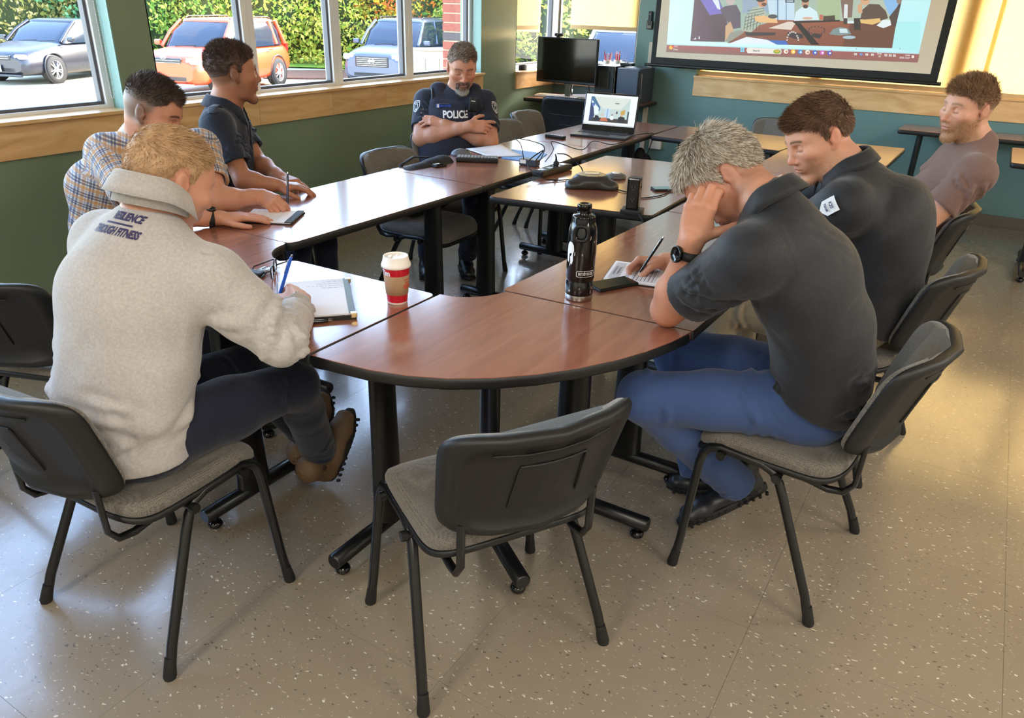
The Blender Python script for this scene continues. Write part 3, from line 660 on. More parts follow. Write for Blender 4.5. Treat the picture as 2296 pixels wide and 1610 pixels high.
def mk_mesh(name, P, Q, mt, parent, loc, col=None, uv=None, extra=None, **k):
    """P, Q in world space; extra = (verts, quads) appended (hair blades)"""
    me = bpy.data.meshes.new(name); P = P-A3(loc)
    me.vertices.add(len(P)); me.vertices.foreach_set('co', P.astype(np.float32).ravel())
    me.loops.add(Q.size); me.loops.foreach_set('vertex_index', Q.astype(np.int32).ravel())
    me.polygons.add(len(Q)); me.polygons.foreach_set('loop_start', np.arange(0, Q.size, Q.shape[1], dtype=np.int32)); me.polygons.foreach_set('loop_total', np.full(len(Q), Q.shape[1], np.int32))
    me.polygons.foreach_set('use_smooth', np.ones(len(Q), bool)); me.update(calc_edges=True)
    if col is not None:
        a = me.attributes.new('col', 'FLOAT_COLOR', 'POINT'); c4 = np.ones((len(P), 4), np.float32); c4[:, :3] = col; a.data.foreach_set('color', c4.ravel())
    if uv is not None:
        a = me.attributes.new('fab', 'FLOAT_VECTOR', 'POINT'); u3 = np.zeros((len(P), 3), np.float32); u3[:, :uv.shape[1]] = uv; a.data.foreach_set('vector', u3.ravel())
    me.materials.append(mt); o = bpy.data.objects.new(name, me); C.objects.link(o)
    if parent: o.parent = parent
    return tag(o, **k)
def join(parts):
    Ps, Qs, o = [], [], 0
    for P, Q in parts: Ps.append(P); Qs.append(Q+o); o += len(P)
    return np.concatenate(Ps), np.concatenate(Qs)
def vnoise(P, scale, seed=0):
    """cheap smooth noise"""
    r = np.random.RandomState(seed); v = np.zeros(len(P))
    for o, a in ((1, 1.), (2.1, .5), (4.3, .25)):
        for _ in range(3):
            k = r.normal(size=3); k *= scale*o/np.linalg.norm(k); v += a*np.sin(P@k+r.rand()*6.28+.8*np.sin(P@r.normal(size=3)*scale*o*.6))
    return v/3
# ---- cloth and skin shading
def skin_mat():
    m = bpy.data.materials.new('skin'); m.use_nodes = True; t = m.node_tree; L = t.links.new; b = t.nodes['Principled BSDF']
    at = t.nodes.new('ShaderNodeAttribute'); at.attribute_name = 'col'; L(at.outputs['Color'], b.inputs['Base Color'])
    b.inputs['Roughness'].default_value = .48; b.inputs['Specular IOR Level'].default_value = .4
    b.inputs['Subsurface Weight'].default_value = .12; b.inputs['Subsurface Radius'].default_value = (1, .35, .2); b.inputs['Subsurface Scale'].default_value = .006
    tc = t.nodes.new('ShaderNodeTexCoord'); n = t.nodes.new('ShaderNodeTexNoise'); n.inputs['Scale'].default_value = 260; n.inputs['Detail'].default_value = 3; L(tc.outputs['Object'], n.inputs[0])
    bp = t.nodes.new('ShaderNodeBump'); bp.inputs['Strength'].default_value = .25; bp.inputs['Distance'].default_value = .0008; L(n.outputs[0], bp.inputs['Height']); L(bp.outputs[0], b.inputs['Normal']); return m
def col_mat(name, rough=.8, bump=(900, .3, .0005), sheen=.1):
    """colour read from the painted albedo attribute (print, plaid, hair tones)"""
    m = bpy.data.materials.new(name); m.use_nodes = True; t = m.node_tree; L = t.links.new; b = t.nodes['Principled BSDF']
    at = t.nodes.new('ShaderNodeAttribute'); at.attribute_name = 'col'; L(at.outputs['Color'], b.inputs['Base Color']); b.inputs['Roughness'].default_value = rough
    if sheen: b.inputs['Sheen Weight'].default_value = sheen
    tc = t.nodes.new('ShaderNodeTexCoord'); n = t.nodes.new('ShaderNodeTexNoise'); n.inputs['Scale'].default_value = bump[0]; L(tc.outputs['Object'], n.inputs[0])
    bp = t.nodes.new('ShaderNodeBump'); bp.inputs['Strength'].default_value = bump[1]; bp.inputs['Distance'].default_value = bump[2]; L(n.outputs[0], bp.inputs['Height']); L(bp.outputs[0], b.inputs['Normal']); return m
M['skin'] = skin_mat()
def cloth_mat(name, c1, c2, rough=.85, fine=500, wr=.35, sheen=.15, spec=.3):
    m = mat(name, c1, rough, sheen=sheen, spec=spec); t = m.node_tree; L = t.links.new; b = t.nodes['Principled BSDF']; tc = t.nodes.new('ShaderNodeTexCoord')
    n = t.nodes.new('ShaderNodeTexNoise'); n.inputs['Scale'].default_value = fine; n.inputs['Detail'].default_value = 3
    n3 = t.nodes.new('ShaderNodeTexNoise'); n3.inputs['Scale'].default_value = 11; n3.inputs['Detail'].default_value = 3; n3.inputs['Distortion'].default_value = 1.4
    for q in (n, n3): L(tc.outputs['Object'], q.inputs[0])
    r = t.nodes.new('ShaderNodeMixRGB'); r.inputs[1].default_value = (*lin(c1), 1); r.inputs[2].default_value = (*lin(c2), 1); L(n.outputs[0], r.inputs[0]); L(r.outputs[0], b.inputs['Base Color'])
    b1 = t.nodes.new('ShaderNodeBump'); b1.inputs['Strength'].default_value = wr; b1.inputs['Distance'].default_value = .012; L(n3.outputs[0], b1.inputs['Height'])
    b2 = t.nodes.new('ShaderNodeBump'); b2.inputs['Strength'].default_value = .3; b2.inputs['Distance'].default_value = .0006; L(n.outputs[0], b2.inputs['Height']); L(b1.outputs[0], b2.inputs['Normal']); L(b2.outputs[0], b.inputs['Normal']); return m
# ---- anatomy
class Head:
    def __init__(s, pos, face, up=(0, 0, 1), sc=1.06, yaw=0, jaw=1., nose=1., wide=1.):
        s.o = A3(pos); s.F = unit(face); u = A3(up); u = unit(u-s.F*(u@s.F)); s.U = u; s.R = np.cross(s.F, u)   # R: the person's right
        s.s = sc; s.ax = np.array([s.R, s.F, s.U]); s.jaw = jaw; s.nose = nose; s.wide = wide
    def w(s, p): p = A3(p); return s.o+(p[0]*s.R*s.wide+p[1]*s.F+p[2]*s.U)*s.s
    def loc(s, P): return ((P-s.o)@s.ax.T)/s.s/np.array([s.wide, 1, 1])
    def dir(s, d): return unit(d[0]*s.R+d[1]*s.F+d[2]*s.U)
    def add(s, S_, neckbase, neck_r=.058):
        q = s.s; w = s.w; ax = s.ax; W_ = s.wide; j = s.jaw; no = s.nose
        def E(c, r, k=.012, neg=False, rot=None):
            a = ax
            if rot: cz, sz = math.cos(rot), math.sin(rot); a = np.array([ax[0], ax[1]*cz+ax[2]*sz, -ax[1]*sz+ax[2]*cz])
            S_.ell(w(c), A3(r)*q*np.array([W_, 1, 1]), a, k*q, neg)
        def K(a, b, ra, rb, k=.01, neg=False): S_.cone(w(a), w(b), ra*q, rb*q, k*q, None, None, neg)
        E((0, -.012, .035), (.073, .094, .079), .02); E((0, .038, .012), (.063, .060, .066), .03); E((0, -.035, .005), (.064, .066, .062), .03)
        E((0, .036, -.045), (.052*j, .058, .070), .035)
        for x in (-1, 1):
            K((x*.050*j, .0, -.048), (x*.043*j, .028, -.088), .016, .015, .025); K((x*.043*j, .028, -.088), (x*.012, .076, -.110), .015, .015, .025)
            E((x*.034, .036, -.040), (.030, .040, .044), .03)
            E((x*.047, .064, -.020), (.020, .020, .016), .02)
            K((x*.012, .086, .024), (x*.046, .070, .026), .0095, .008, .012)      # brow
            E((x*.031, .094, .004), (.017, .012, .012), .010, True)              # socket
            E((x*.031, .0775, .002), (.0135, .0125, .0125), .003)               # closed lid over the eye
            E((x*.0130, .097, -.037), (.0085, .011, .0075), .006)               # nostril wing
            # ear: shell with a hollow
            E((x*.0785, -.010, -.005), (.0090, .0175, .030), .005, rot=.24); E((x*.0885, -.004, .001), (.0062, .0098, .018), .003, True, .24); E((x*.0765, .005, -.006), (.006, .005, .007), .004); E((x*.0815, -.008, -.004), (.0035, .0045, .012), .003, rot=.24)
            E((x*.0745, .002, -.032), (.006, .009, .009), .005)
        E((0, .075, -.113), (.021, .016, .016), .018)
        K((0, .086, .016), (0, .1085+.012*(no-1), -.024), .0078, .0092, .010); E((0, .1095+.014*(no-1), -.031), (.0110, .0125, .0100), .008)
        E((0, .084, -.062), (.028, .016, .020), .016)                            # muzzle
        E((0, .0965, -.0605), (.021, .0075, .0048), .005); E((0, .0950, -.0715), (.018, .0078, .0062), .005)
        E((0, .104, -.0655), (.024, .006, .0016), .003, True)
        nb = A3(neckbase); t_ = w((0, -.028, -.055)); S_.cone(t_, nb, neck_r*.97, neck_r*1.08, .03)
        S_.cone(w((0, .0, -.075)), nb+s.F*.02, neck_r*.75, neck_r*.95, .03)
def hand(S_, wr, D, N, side, curls=((.25, .3, .2),)*4, thumb=None, sc=1., spread=.06, k=.0035):
    """side = +1 when the thumb lies on cross(N, D)"""
    wr = A3(wr); D = unit(D); N = A3(N); N = unit(N-D*(N@D)); T = np.cross(N, D)*side; tips = []
    off = (.027, .009, -.010, -.0265); kd = (.086, .090, .086, .078); ln = ((.043, .026, .020), (.048, .030, .021), (.044, .028, .020), (.034, .021, .018)); rr = (.0092, .0095, .0090, .0080)
    for i in range(4):
        kn = wr+(D*kd[i]+T*off[i]-N*.002)*sc; S_.cone(wr+T*off[i]*.55*sc+D*.004, kn, .0150*sc, (.0118 if i < 3 else .0108)*sc, .012)
    S_.ell(wr+(D*.045+N*.004)*sc, A3((.036, .045, .014))*sc, np.array([T, D, N]), .012)
    S_.ell(wr+(D*.036+T*.026+N*.010)*sc, A3((.015, .026, .014))*sc, np.array([T, D, N]), .012)
    for i in range(4):
        p = wr+(D*kd[i]+T*off[i]-N*.002)*sc; a = 0; c = curls[i if len(curls) > 1 else 0]
        for j in range(3):
            a += c[j]; d = unit(D*math.cos(a)+N*math.sin(a)+T*spread*(1.5-i)*math.cos(a)); q = p+d*ln[i][j]*sc
            r0 = rr[i]*(1.10, 1.0, .92)[j]; r1 = rr[i]*(1.02, .94, .80)[j]; S_.cone(p, q, r0*sc, r1*sc, k if j else .007); p = q
        tips.append(p)
    th = thumb or ((.62, .70, .25), (.85, .42, .30), (.93, .20, .30)); p = wr+(D*.018+T*.022+N*.006)*sc
    for j, (d, l, r0, r1) in enumerate(zip(th, (.042, .034, .027), (.0155, .0118, .0106), (.0120, .0105, .0088))):
        q = p+unit(D*d[0]+T*d[1]+N*d[2])*l*sc; S_.cone(p, q, r0*sc, r1*sc, .008 if j == 0 else k); p = q
    tips.append(p); return tips
def arm(S_, sh, el, wr, sc=1., r=(.050, .041, .027)):
    sh, el, wr = A3(sh), A3(el), A3(wr); m = sh+(el-sh)*.45; f = el+(wr-el)*.28; g = el+(wr-el)*.8
    S_.chain([sh, m, el], [r[0]*sc, r[0]*.98*sc, r[1]*sc], .02); S_.chain([el, f, g, wr], [r[1]*1.02*sc, r[1]*1.08*sc, r[2]*1.08*sc, r[2]*sc], .02)
    d = unit(wr-el); S_.cone(wr-d*.01, wr+d*.012, r[2]*sc*.92, r[2]*.9*sc, .012)
def blades(P, N, L_, w, col, rnd, seg=2, droop=.0):
    """short tapered blades: P roots, N directions, L_ lengths; returns verts, quads, colours"""
    n = len(P); r = rnd.normal(size=(n, 3)); B = np.cross(N, r); B /= np.linalg.norm(B, axis=1)[:, None]
    V = []
    for i in range(seg+1):
        t = i/seg; ww = (w*(1-t)**.6)[:, None] if i < seg else (w*.12)[:, None]
        c = P+N*(L_*t)[:, None]; c[:, 2] -= droop*L_*t*t
        V += [c-B*ww, c+B*ww]
    V = np.stack(V, 1).reshape(-1, 3); m = 2*(seg+1); base = (np.arange(n)*m)[:, None]; Q = []
    for i in range(seg): Q.append(base+np.array([[2*i, 2*i+1, 2*i+3, 2*i+2]]))
    return V, np.concatenate(Q), np.repeat(col, m, 0)
def sample(P, Q, n, rnd, wt=None):
    a = np.linalg.norm(np.cross(P[Q[:, 2]]-P[Q[:, 0]], P[Q[:, 3]]-P[Q[:, 1]]), axis=1)
    if wt is not None: a = a*wt
    if a.sum() <= 0: return np.zeros(0, int), np.zeros((0, 3)), None
    f = rnd.choice(len(Q), n, p=a/a.sum()); u, v = rnd.rand(n, 1), rnd.rand(n, 1)
    return f, P[Q[f, 0]]*(1-u)*(1-v)+P[Q[f, 1]]*u*(1-v)+P[Q[f, 2]]*u*v+P[Q[f, 3]]*(1-u)*v, (u, v)
def sstep(a, b, x): t = np.clip((x-a)/(b-a), 0, 1); return t*t*(3-2*t)
M['hair'] = col_mat('hair', .55, (400, .3, .0006), 0)
def grow_hair(H, parent, loc, style, seed=1):
    """a cap over the skull plus thousands of short blades, one mesh; style holds lengths, albedos, hair line, comb direction"""
    rnd = np.random.RandomState(seed); S_ = Shape(); q = H.s; tk = style.get('thick', .010); hl = style.get('line', .058); vol = style.get('vol', 0); tf = style.get('tfront', tk)
    W_ = np.array([H.wide, 1, 1])
    S_.ell(H.w((0, -.012, .035)), A3((.073+tk*.8, .094+tk*.9, .079+tk))*q*W_, H.ax, .01); S_.ell(H.w((0, -.035, .005)), A3((.064+tk, .066+tk, .062+tk))*q*W_, H.ax, .02)
    S_.ell(H.w((0, .038, .012)), A3((.063+tf*.6, .060+tf, .066+tk))*q*W_, H.ax, .02)
    if vol: S_.ell(H.w((style.get('part', 0), .030, .080)), A3((.050, .050, .020+vol))*q*W_, H.ax, .02); S_.ell(H.w((0, -.02, .092)), A3((.052, .06, .018+vol*.8))*q*W_, H.ax, .02)
    P, Q = S_.mesh(.0034); L_ = H.loc(P); x, y, z = L_.T; ax_ = abs(x)
    by = [-.13, -.07, -.048, -.034, -.026, -.008, .002, .006, .022, .026, .040, .054, .066, .09]; nz_ = style.get('napez', -.060); bu = style.get('burn', -.012)
    bz = [nz_-.003, nz_, nz_+.016, -.012, .018, .030, .026, bu, bu-.004, .020, .034, .044, hl-.006, hl]
    zb = np.interp(y, by, bz)+(y > .05)*(style.get('recede', 0)*np.exp(-((ax_-.040)/.016)**2)*1.6-.012*np.exp(-(ax_/.03)**2)*style.get('peak', 0)+.003*vnoise(P, 120, seed))
    m = z-zb; keep = m > 0; Qk = Q[keep[Q].all(1)]; N0 = normals(P, Q)
    depth = sstep(0, style.get('edge', .022), m); fz0 = style.get('fz', .01)
    fz = sstep(fz0, fz0+.045, z) if style.get('fade', 0) else np.ones(len(P))
    fill = depth*(.12+.88*fz); P = P+N0*(.0010*vnoise(P, 170, seed)*fz)[:, None]-N0*((tk-.0016)*q*(1-fill))[:, None]
    c1, c2 = A3(lin(style['c1'])), A3(lin(style['c2'])); cs = A3(lin(style.get('cs', style['c1']))); nz = .5+.5*vnoise(P, 90, seed+3)
    cc0 = c1+(c2-c1)*np.clip(nz, 0, 1)[:, None]*.8; col = cc0*fz[:, None]+cs*(1-fz[:, None])
    sk = style.get('skin'); 
    if sk is not None: e_ = sstep(0, .012, m)*(.45+.55*np.maximum(fz, depth)); col = col*e_[:, None]+A3(lin(sk))*(1-e_[:, None])
    n = style.get('n', 9000); f, R, uv_ = sample(P, Qk, n, rnd); Nn = N0[Qk[f, 0]]; Lr = H.loc(R)
    cmb = style.get('comb', (0, .5, .2)); cd = H.dir(cmb); top = sstep(-.01, .10, Lr[:, 2]); down = -H.U*.9-H.F*.35
    if style.get('whorl'):
        wc = H.w(style['whorl']); rad_ = R-wc; rad_ -= Nn*(rad_*Nn).sum(1)[:, None]; rad_ /= np.maximum(np.linalg.norm(rad_, axis=1), 1e-4)[:, None]; cdv = rad_*.75+np.cross(Nn, rad_)*.45+cd*.35
    else: cdv = np.tile(cd, (n, 1))
    cl = vnoise(R, 130, seed+9)[:, None]*np.cross(Nn, cdv)*style.get('clump', .25)
    d = Nn*style.get('lift', .45)+top[:, None]*cdv*style.get('cw', 1.)+(1-top)[:, None]*down*.9+cl+rnd.normal(size=(n, 3))*style.get('mess', .16); d /= np.linalg.norm(d, axis=1)[:, None]; q_ = (d*Nn).sum(1); d += Nn*np.maximum(.14-q_, 0)[:, None]; d /= np.linalg.norm(d, axis=1)[:, None]
    dep = depth[Qk[f, 0]]; fzr = fz[Qk[f, 0]]
    Ls = (style.get('side', .010)*(1-top)+style.get('top', .028)*top)*(.30+.70*fzr)*(.45+.55*dep)*(.7+.6*rnd.rand(n))*q
    cc = col[Qk[f, 0]]*(.75+.6*rnd.rand(n, 1)); g = style.get('grey', 0)
    gm = rnd.rand(n) < (g*(1-.6*top) if not style.get('greytop') else g); cc[gm] = A3(lin(style.get('gcol', (190, 182, 168))))*(.75+.4*rnd.rand(gm.sum(), 1))
    V, BQ, bc = blades(R-Nn*.001, d, Ls, np.full(n, style.get('bw', .0007))*(.5+.5*fzr), cc, rnd)
    Pa, Qa = join([(P, Qk), (V, BQ)]); return mk_mesh('hair', Pa, Qa, M['hair'], parent, loc, np.concatenate([col, bc]))
def grow_beard(H, parent, loc, bodyPQ, fn, n, ln, c1, c2, grey=0, seed=3, name='beard', gcol=(200, 196, 190), bw=.0006):
    rnd = np.random.RandomState(seed); P, Q = bodyPQ; c = P[Q[:, 0]]; Lc = H.loc(c); m = fn(Lc)*(np.abs(Lc) < .135).all(1)*(Lc[:, 2]+.55*np.clip(.05-Lc[:, 1], 0, 1) > -.132)
    if m.sum() <= 0: return None
    f, R, _ = sample(P, Q, n, rnd, m); N = normals(P, Q)[Q[f, 0]]; Lr = H.loc(R)
    d = N*.5-H.U*.8+H.F*.15+rnd.normal(size=(n, 3))*.25; d /= np.linalg.norm(d, axis=1)[:, None]; d += N*np.maximum(.1-(d*N).sum(1), 0)[:, None]
    a, b = A3(lin(c1)), A3(lin(c2)); cc = a+(b-a)*rnd.rand(n, 1); g = grey(Lr) if callable(grey) else np.full(n, grey); gm = rnd.rand(n) < g; cc[gm] = A3(lin(gcol))
    V, BQ, bc = blades(R-N*.0008, d, ln*(.6+.6*rnd.rand(n))*np.clip(m[f], .3, 1), np.full(n, bw), cc, rnd)
    return mk_mesh(name, V, BQ, M['hair'], parent, loc, bc)
def skin_col(H, P, base, lips=(172, 96, 86), flush=1., stub=None, brow=(70, 52, 40), browk=1., dark=(52, 42, 36), fadec=None, hands=None):
    base = A3(lin(base)); col = np.tile(base, (len(P), 1)); nz = vnoise(P, 60, 5)[:, None]; col = col*(1+.05*nz)
    L_ = H.loc(P); x, y, z = L_.T; ax_ = abs(x); near = (np.abs(L_) < .2).all(1)
    def blend(m, c, a=1.):
        m = (m*near*a)[:, None]; np.copyto(col, col*(1-m)+A3(lin(c) if max(c) > 1.001 else c)*m)
    g = lambda cx, cy, cz, sx, sy, sz: np.exp(-((ax_-cx)/sx)**2-((y-cy)/sy)**2-((z-cz)/sz)**2)
    red = base*np.array([1.12, .74, .68])
    def bl2(m, c): mm = (m*near)[:, None]; col[:] = col*(1-mm)+c*mm
    bl2(np.clip(g(.045, .07, -.025, .02, .03, .02)*.55*flush, 0, 1), red); bl2(np.clip(g(0, .115, -.03, .014, .02, .014)*.6*flush, 0, 1), red); bl2(np.clip(g(.079, -.005, -.005, .008, .03, .035)*.7*flush, 0, 1), red)
    if stub is not None:
        a, c = stub; jawm = sstep(-.035, -.06, z)*sstep(-.015, .015, y)*(1-g(0, .10, -.066, .026, .02, .010)); mus = g(0, .098, -.050, .026, .02, .008); ch = sstep(-.02, -.045, z)*sstep(.03, .05, ax_)*sstep(-.02, .01, y)
        blend(np.clip(np.maximum(jawm, np.maximum(mus, ch)), 0, 1)*a, c)
    if fadec is not None:
        a, c = fadec; m = sstep(-.065, -.03, z)*(1-sstep(-.005, .035, y))+sstep(.0, .02, z)*(1-sstep(.0, .045, y-.25*(z-.02))); blend(np.clip(m, 0, 1)*a, c)
    blend(np.clip(g(0, .098, -.060, .020, .02, .0048)+g(0, .097, -.071, .018, .02, .006), 0, 1)*.75, lips)
    blend(np.exp(-((z+.0655)/.0013)**2)*(ax_ < .024)*(y > .08)*.8, (80, 40, 36))
    bz = .0265+.004*np.cos((ax_-.028)/.02*1.5); bm = np.exp(-((z-bz)/.0042)**2)*sstep(.008, .013, ax_)*(1-sstep(.046, .054, ax_))*(y > .05); blend(np.clip(bm, 0, 1)*browk, brow)
    ez = -.0035-.12*(ax_-.031)*0+28*(ax_-.031)**2*0.; em = np.exp(-((z-ez+.002*np.cos((ax_-.031)/.013*1.57))/.0012)**2)*(abs(ax_-.031) < .0135)*(y > .07); blend(np.clip(em, 0, 1)*.9, dark)
    em2 = np.exp(-((z-.0095)/.0012)**2)*(abs(ax_-.031) < .014)*(y > .07); blend(np.clip(em2, 0, 1)*.35, tuple(A3(lin((150, 90, 72)))))
    return np.clip(col, 0, 1)
# ------------------------------------------------------------------ people
def skin_mesh(S_, boxes, h0=.006, h1=.003):
    P, Q = S_.mesh(h0); c = P[Q].mean(1); keep = np.ones(len(Q), bool)
    for lo, hi in boxes: keep &= ~((c > lo+h0*1.1) & (c < hi-h0*1.1)).all(1)
    parts = [(P, Q[keep])]
    for i, (lo, hi) in enumerate(boxes):
        p, q = S_.mesh(h1, lo, hi)
        if len(q) == 0: continue
        cc = p[q].mean(1); k = np.ones(len(q), bool)
        for l2, h2 in boxes[:i]: k &= ~((cc > l2+h1*1.1) & (cc < h2-h1*1.1)).all(1)
        parts.append((p, q[k]))
    P, Q = join(parts); used_ = np.zeros(len(P), bool); used_[Q.ravel()] = True; mp = np.cumsum(used_)-1
    return P[used_], mp[Q]
def hbox(wr, D, sc=1.): c = A3(wr)+unit(D)*.085*sc; return (c-.125*sc, c+.125*sc)
def torso(S_, pts, hd, hw, Wd, puff=0., k=.05):
    for i in range(len(pts)-1): S_.cone(pts[i], pts[i+1], hd[i]+puff, hd[i+1]+puff, k, (Wd, (hw[i]+hw[i+1])/(hd[i]+hd[i+1])))
def folds(P, N, segs):
    """segs: (a, b, width, amp): raised soft creases following lines"""
    d = np.zeros(len(P))
    for a, b, w, amp in segs:
        a, b = A3(a), A3(b); ab = b-a; t = np.clip(((P-a)@ab)/(ab@ab+1e-9), 0, 1); r = np.linalg.norm(P-a-t[:, None]*ab, axis=1)
        d += amp*np.exp(-(r/w)**2)*np.sin(np.clip(t, .03, .97)*PI)**.5-amp*.55*np.exp(-((r-w*1.7)/(w*.8))**2)*np.sin(np.clip(t, .03, .97)*PI)**.5
    return P+N*d[:, None]
def auto_folds(rnd, centre, axis, rad, n, ln, w, amp, tilt=.5):
    """creases wrapping a limb or a waist at centre, across axis"""
    axis = unit(axis); u = unit(np.cross(axis, (0.3, .2, 1))); v = np.cross(axis, u); out = []
    for i in range(n):
        th = rnd.rand()*2*PI; off = (rnd.rand()-.5)*ln; dth = .5+.9*rnd.rand(); tl = (rnd.rand()-.5)*tilt*ln; pr = None
        pts = [A3(centre)+axis*(off+tl*s)+(u*math.cos(th+dth*s)+v*math.sin(th+dth*s))*rad for s in (-.5, -.17, .17, .5)]
        for a, b in zip(pts[:-1], pts[1:]): out.append((a, b, w*(.7+.6*rnd.rand()), amp*(.6+.7*rnd.rand())))
    return out
def garment(name, S_, h, mt, parent, loc, fold=(), wob=.0015, wsc=22, seed=0, uv=None, col=None, it=2, famp=1.5, **k):
    P, Q = S_.mesh(h); P = relax(P, Q, it); N = normals(P, Q)
    if len(fold): P = folds(P, N, [(a, b, w, amp*famp) for a, b, w, amp in fold])
    P = P+N*(wob*vnoise(P, wsc, seed))[:, None]
    o = mk_mesh(name, P, Q, mt, parent, loc, None if col is None else col(P), None if uv is None else uv(P), **k); o['_'] = 0; del o['_']
    return o, P, Q
def collar(name, c, axis, front, mt, parent, loc, rx=.066, ry=.070, h=.040, fall=.045, gap=.5, point=.03, flare=.022, stand=True, back=1., thick=.003, zip_=False):
    """a shirt collar round the neck: stand, fold and falling leaf, open in front"""
    c = A3(c); U = unit(axis); F = unit(A3(front)-U*(A3(front)@U)); R_ = np.cross(F, U); n = 46; rs = []
    for i in range(n+1):
        th = gap+(2*PI-2*gap)*i/n; cf = math.cos(th)      # th measured from the front
        fr = max(0, cf)**2; rad = R_*math.sin(th)*rx+F*math.cos(th)*ry; rn = unit(rad)
        hh = h*(1-.35*fr)*(1+.12*(back-1)*max(0, -cf)); pt = point*max(0, (cf-.45)/.55)**1.5; base = c+rad*1.02-U*.012+F*.012*fr-U*.030*fr*(1 if not zip_ else .3)
        t_ = base+U*hh-rad*.05
        if fall <= 0: prof = [base-rn*thick, t_-rn*thick, t_+U*.003, t_+rn*thick, base+rn*(thick+.002)]
        else:
            o1 = t_+rn*.006+U*.001; o2 = base+rn*(flare*.55+.004)+U*(hh-fall*.55); o3 = base+rn*(flare+.004)+U*(hh-fall-pt)+F*pt*.35
            prof = [base-rn*thick, t_-rn*thick, t_+U*.004, o1, o2, o3, o3-rn*.004-U*.001, o2-rn*.005, t_-U*.004, base+rn*.001]
        rs.append([tuple(p-A3(loc)) for p in prof])
    b = MB(); b.rings(rs, caps=True); return b.build(name, mt, parent)
def band(name, c, axis, rx, w, mt, parent, loc, ry=None, ref=None, thick=.003, n=28):
    """strap, cuff or rib round a limb"""
    c = A3(c)-A3(loc); U = unit(axis); a = unit(np.cross(U, ref if ref is not None else (.1, .2, 1))); bb = np.cross(U, a); ry = ry or rx; rs = []
    for i in range(n):
        th = 2*PI*i/n; r = a*math.cos(th)*rx+bb*math.sin(th)*ry; rn = unit(r)
        rs.append([tuple(c+r-U*w/2-rn*.002), tuple(c+r-U*w/2+rn*thick), tuple(c+r+U*w/2+rn*thick), tuple(c+r+U*w/2-rn*.002)])
    b = MB(); b.rings(rs, caps=False, closed=True); return b.build(name, mt, parent)
def watch(wr, axis, outn, mt, parent, loc, r=.0285, ry=.024, face=.019):
    s = band('watch_strap', wr, axis, r, .021, mt, parent, loc, ry=ry, ref=outn, thick=.0035)
    b = MB(); U = unit(axis); O = unit(A3(outn)-U*(A3(outn)@U)); X = np.cross(U, O); c = A3(wr)-A3(loc)+O*(ry+.001); R = Matrix(((X[0], U[0], O[0]), (X[1], U[1], O[1]), (X[2], U[2], O[2])))
    b.lathe([(face*.96, 0), (face, .003), (face, .009), (face*.86, .0115), (face*.84, .010), (.001, .010)], 24, tuple(c), R); b.build('watch_case', M['black_gloss'], parent); return s
def shoe(parent, loc, heel, toe, up, mt, sole_m, name='shoe', high=.09, ln=None, wd=.046, chunky=.022, gore=None):
    heel, toe = A3(heel), A3(toe); D = unit(toe-heel); L0 = np.linalg.norm(toe-heel); U = A3(up); U = unit(U-D*(U@D)); X = np.cross(D, U); S_ = Shape()
    q = lambda f, z, x=0.: heel+D*L0*f+U*z+X*x
    S_.cone(q(.13, .040), q(.35, .042), .036, .037, .02, (X, 1.0)); S_.cone(q(.35, .045), q(.72, .034), .036, .030, .02, (X, 1.30)); S_.cone(q(.72, .032), q(.88, .030), .031, .027, .02, (X, 1.35))
    S_.cone(q(.18, .05), q(.16, high), .038, .043, .02, (D, 1.12)); S_.cone(q(.3, .06), q(.18, high), .033, .038, .02)
    S_.ell(q(.16, high+.01), (.034, .040, .03), np.array([X, D, U]), .006, True)
    S_.cut(q(0, chunky*.55), -U)
    P, Q = S_.mesh(.004); P = relax(P, Q, 1); s = mk_mesh(name, P, Q, mt, parent, loc)
    out = []
    for i in range(40):
        t = 2*PI*i/40; y = math.cos(t); x = math.sin(t); w_ = wd*(.80+.20*sstep(-.6, .5, y))*(1-.16*sstep(.4, 1, y))
        out.append((x*w_*abs(1) if abs(x) < 1 else x*w_, .5+.52*math.copysign(abs(y)**.85, y)))
    b = MB(); rs = []
    for z, g in ((0, .95), (.003, 1.), (chunky*.5, 1.0), (chunky, 1.0), (chunky+.002, .96)): rs.append([tuple(q(f*1.0 if g == 1 else .5+(f-.5)*g, z, x*g)-A3(loc)) for x, f in out])
    b.rings(rs)
    for i in range(12):
        f = .05+.078*i
        if .38 < f < .5: continue
        for sx in (-1, 1): b.tube([tuple(q(f, .004, sx*(wd*.84))-A3(loc)), tuple(q(f, chunky*.72, sx*(wd*.90))-A3(loc))], .006, 6)
    b.build('sole', sole_m, s)
    if gore is not None:
        g = Shape(); g.ell(q(.22, high*.82, 0), (.047, .022, .030), np.array([X, D, U]), .004); P, Q = g.mesh(.004); mk_mesh('elastic_gore', P, Q, gore, s, loc)
    return s
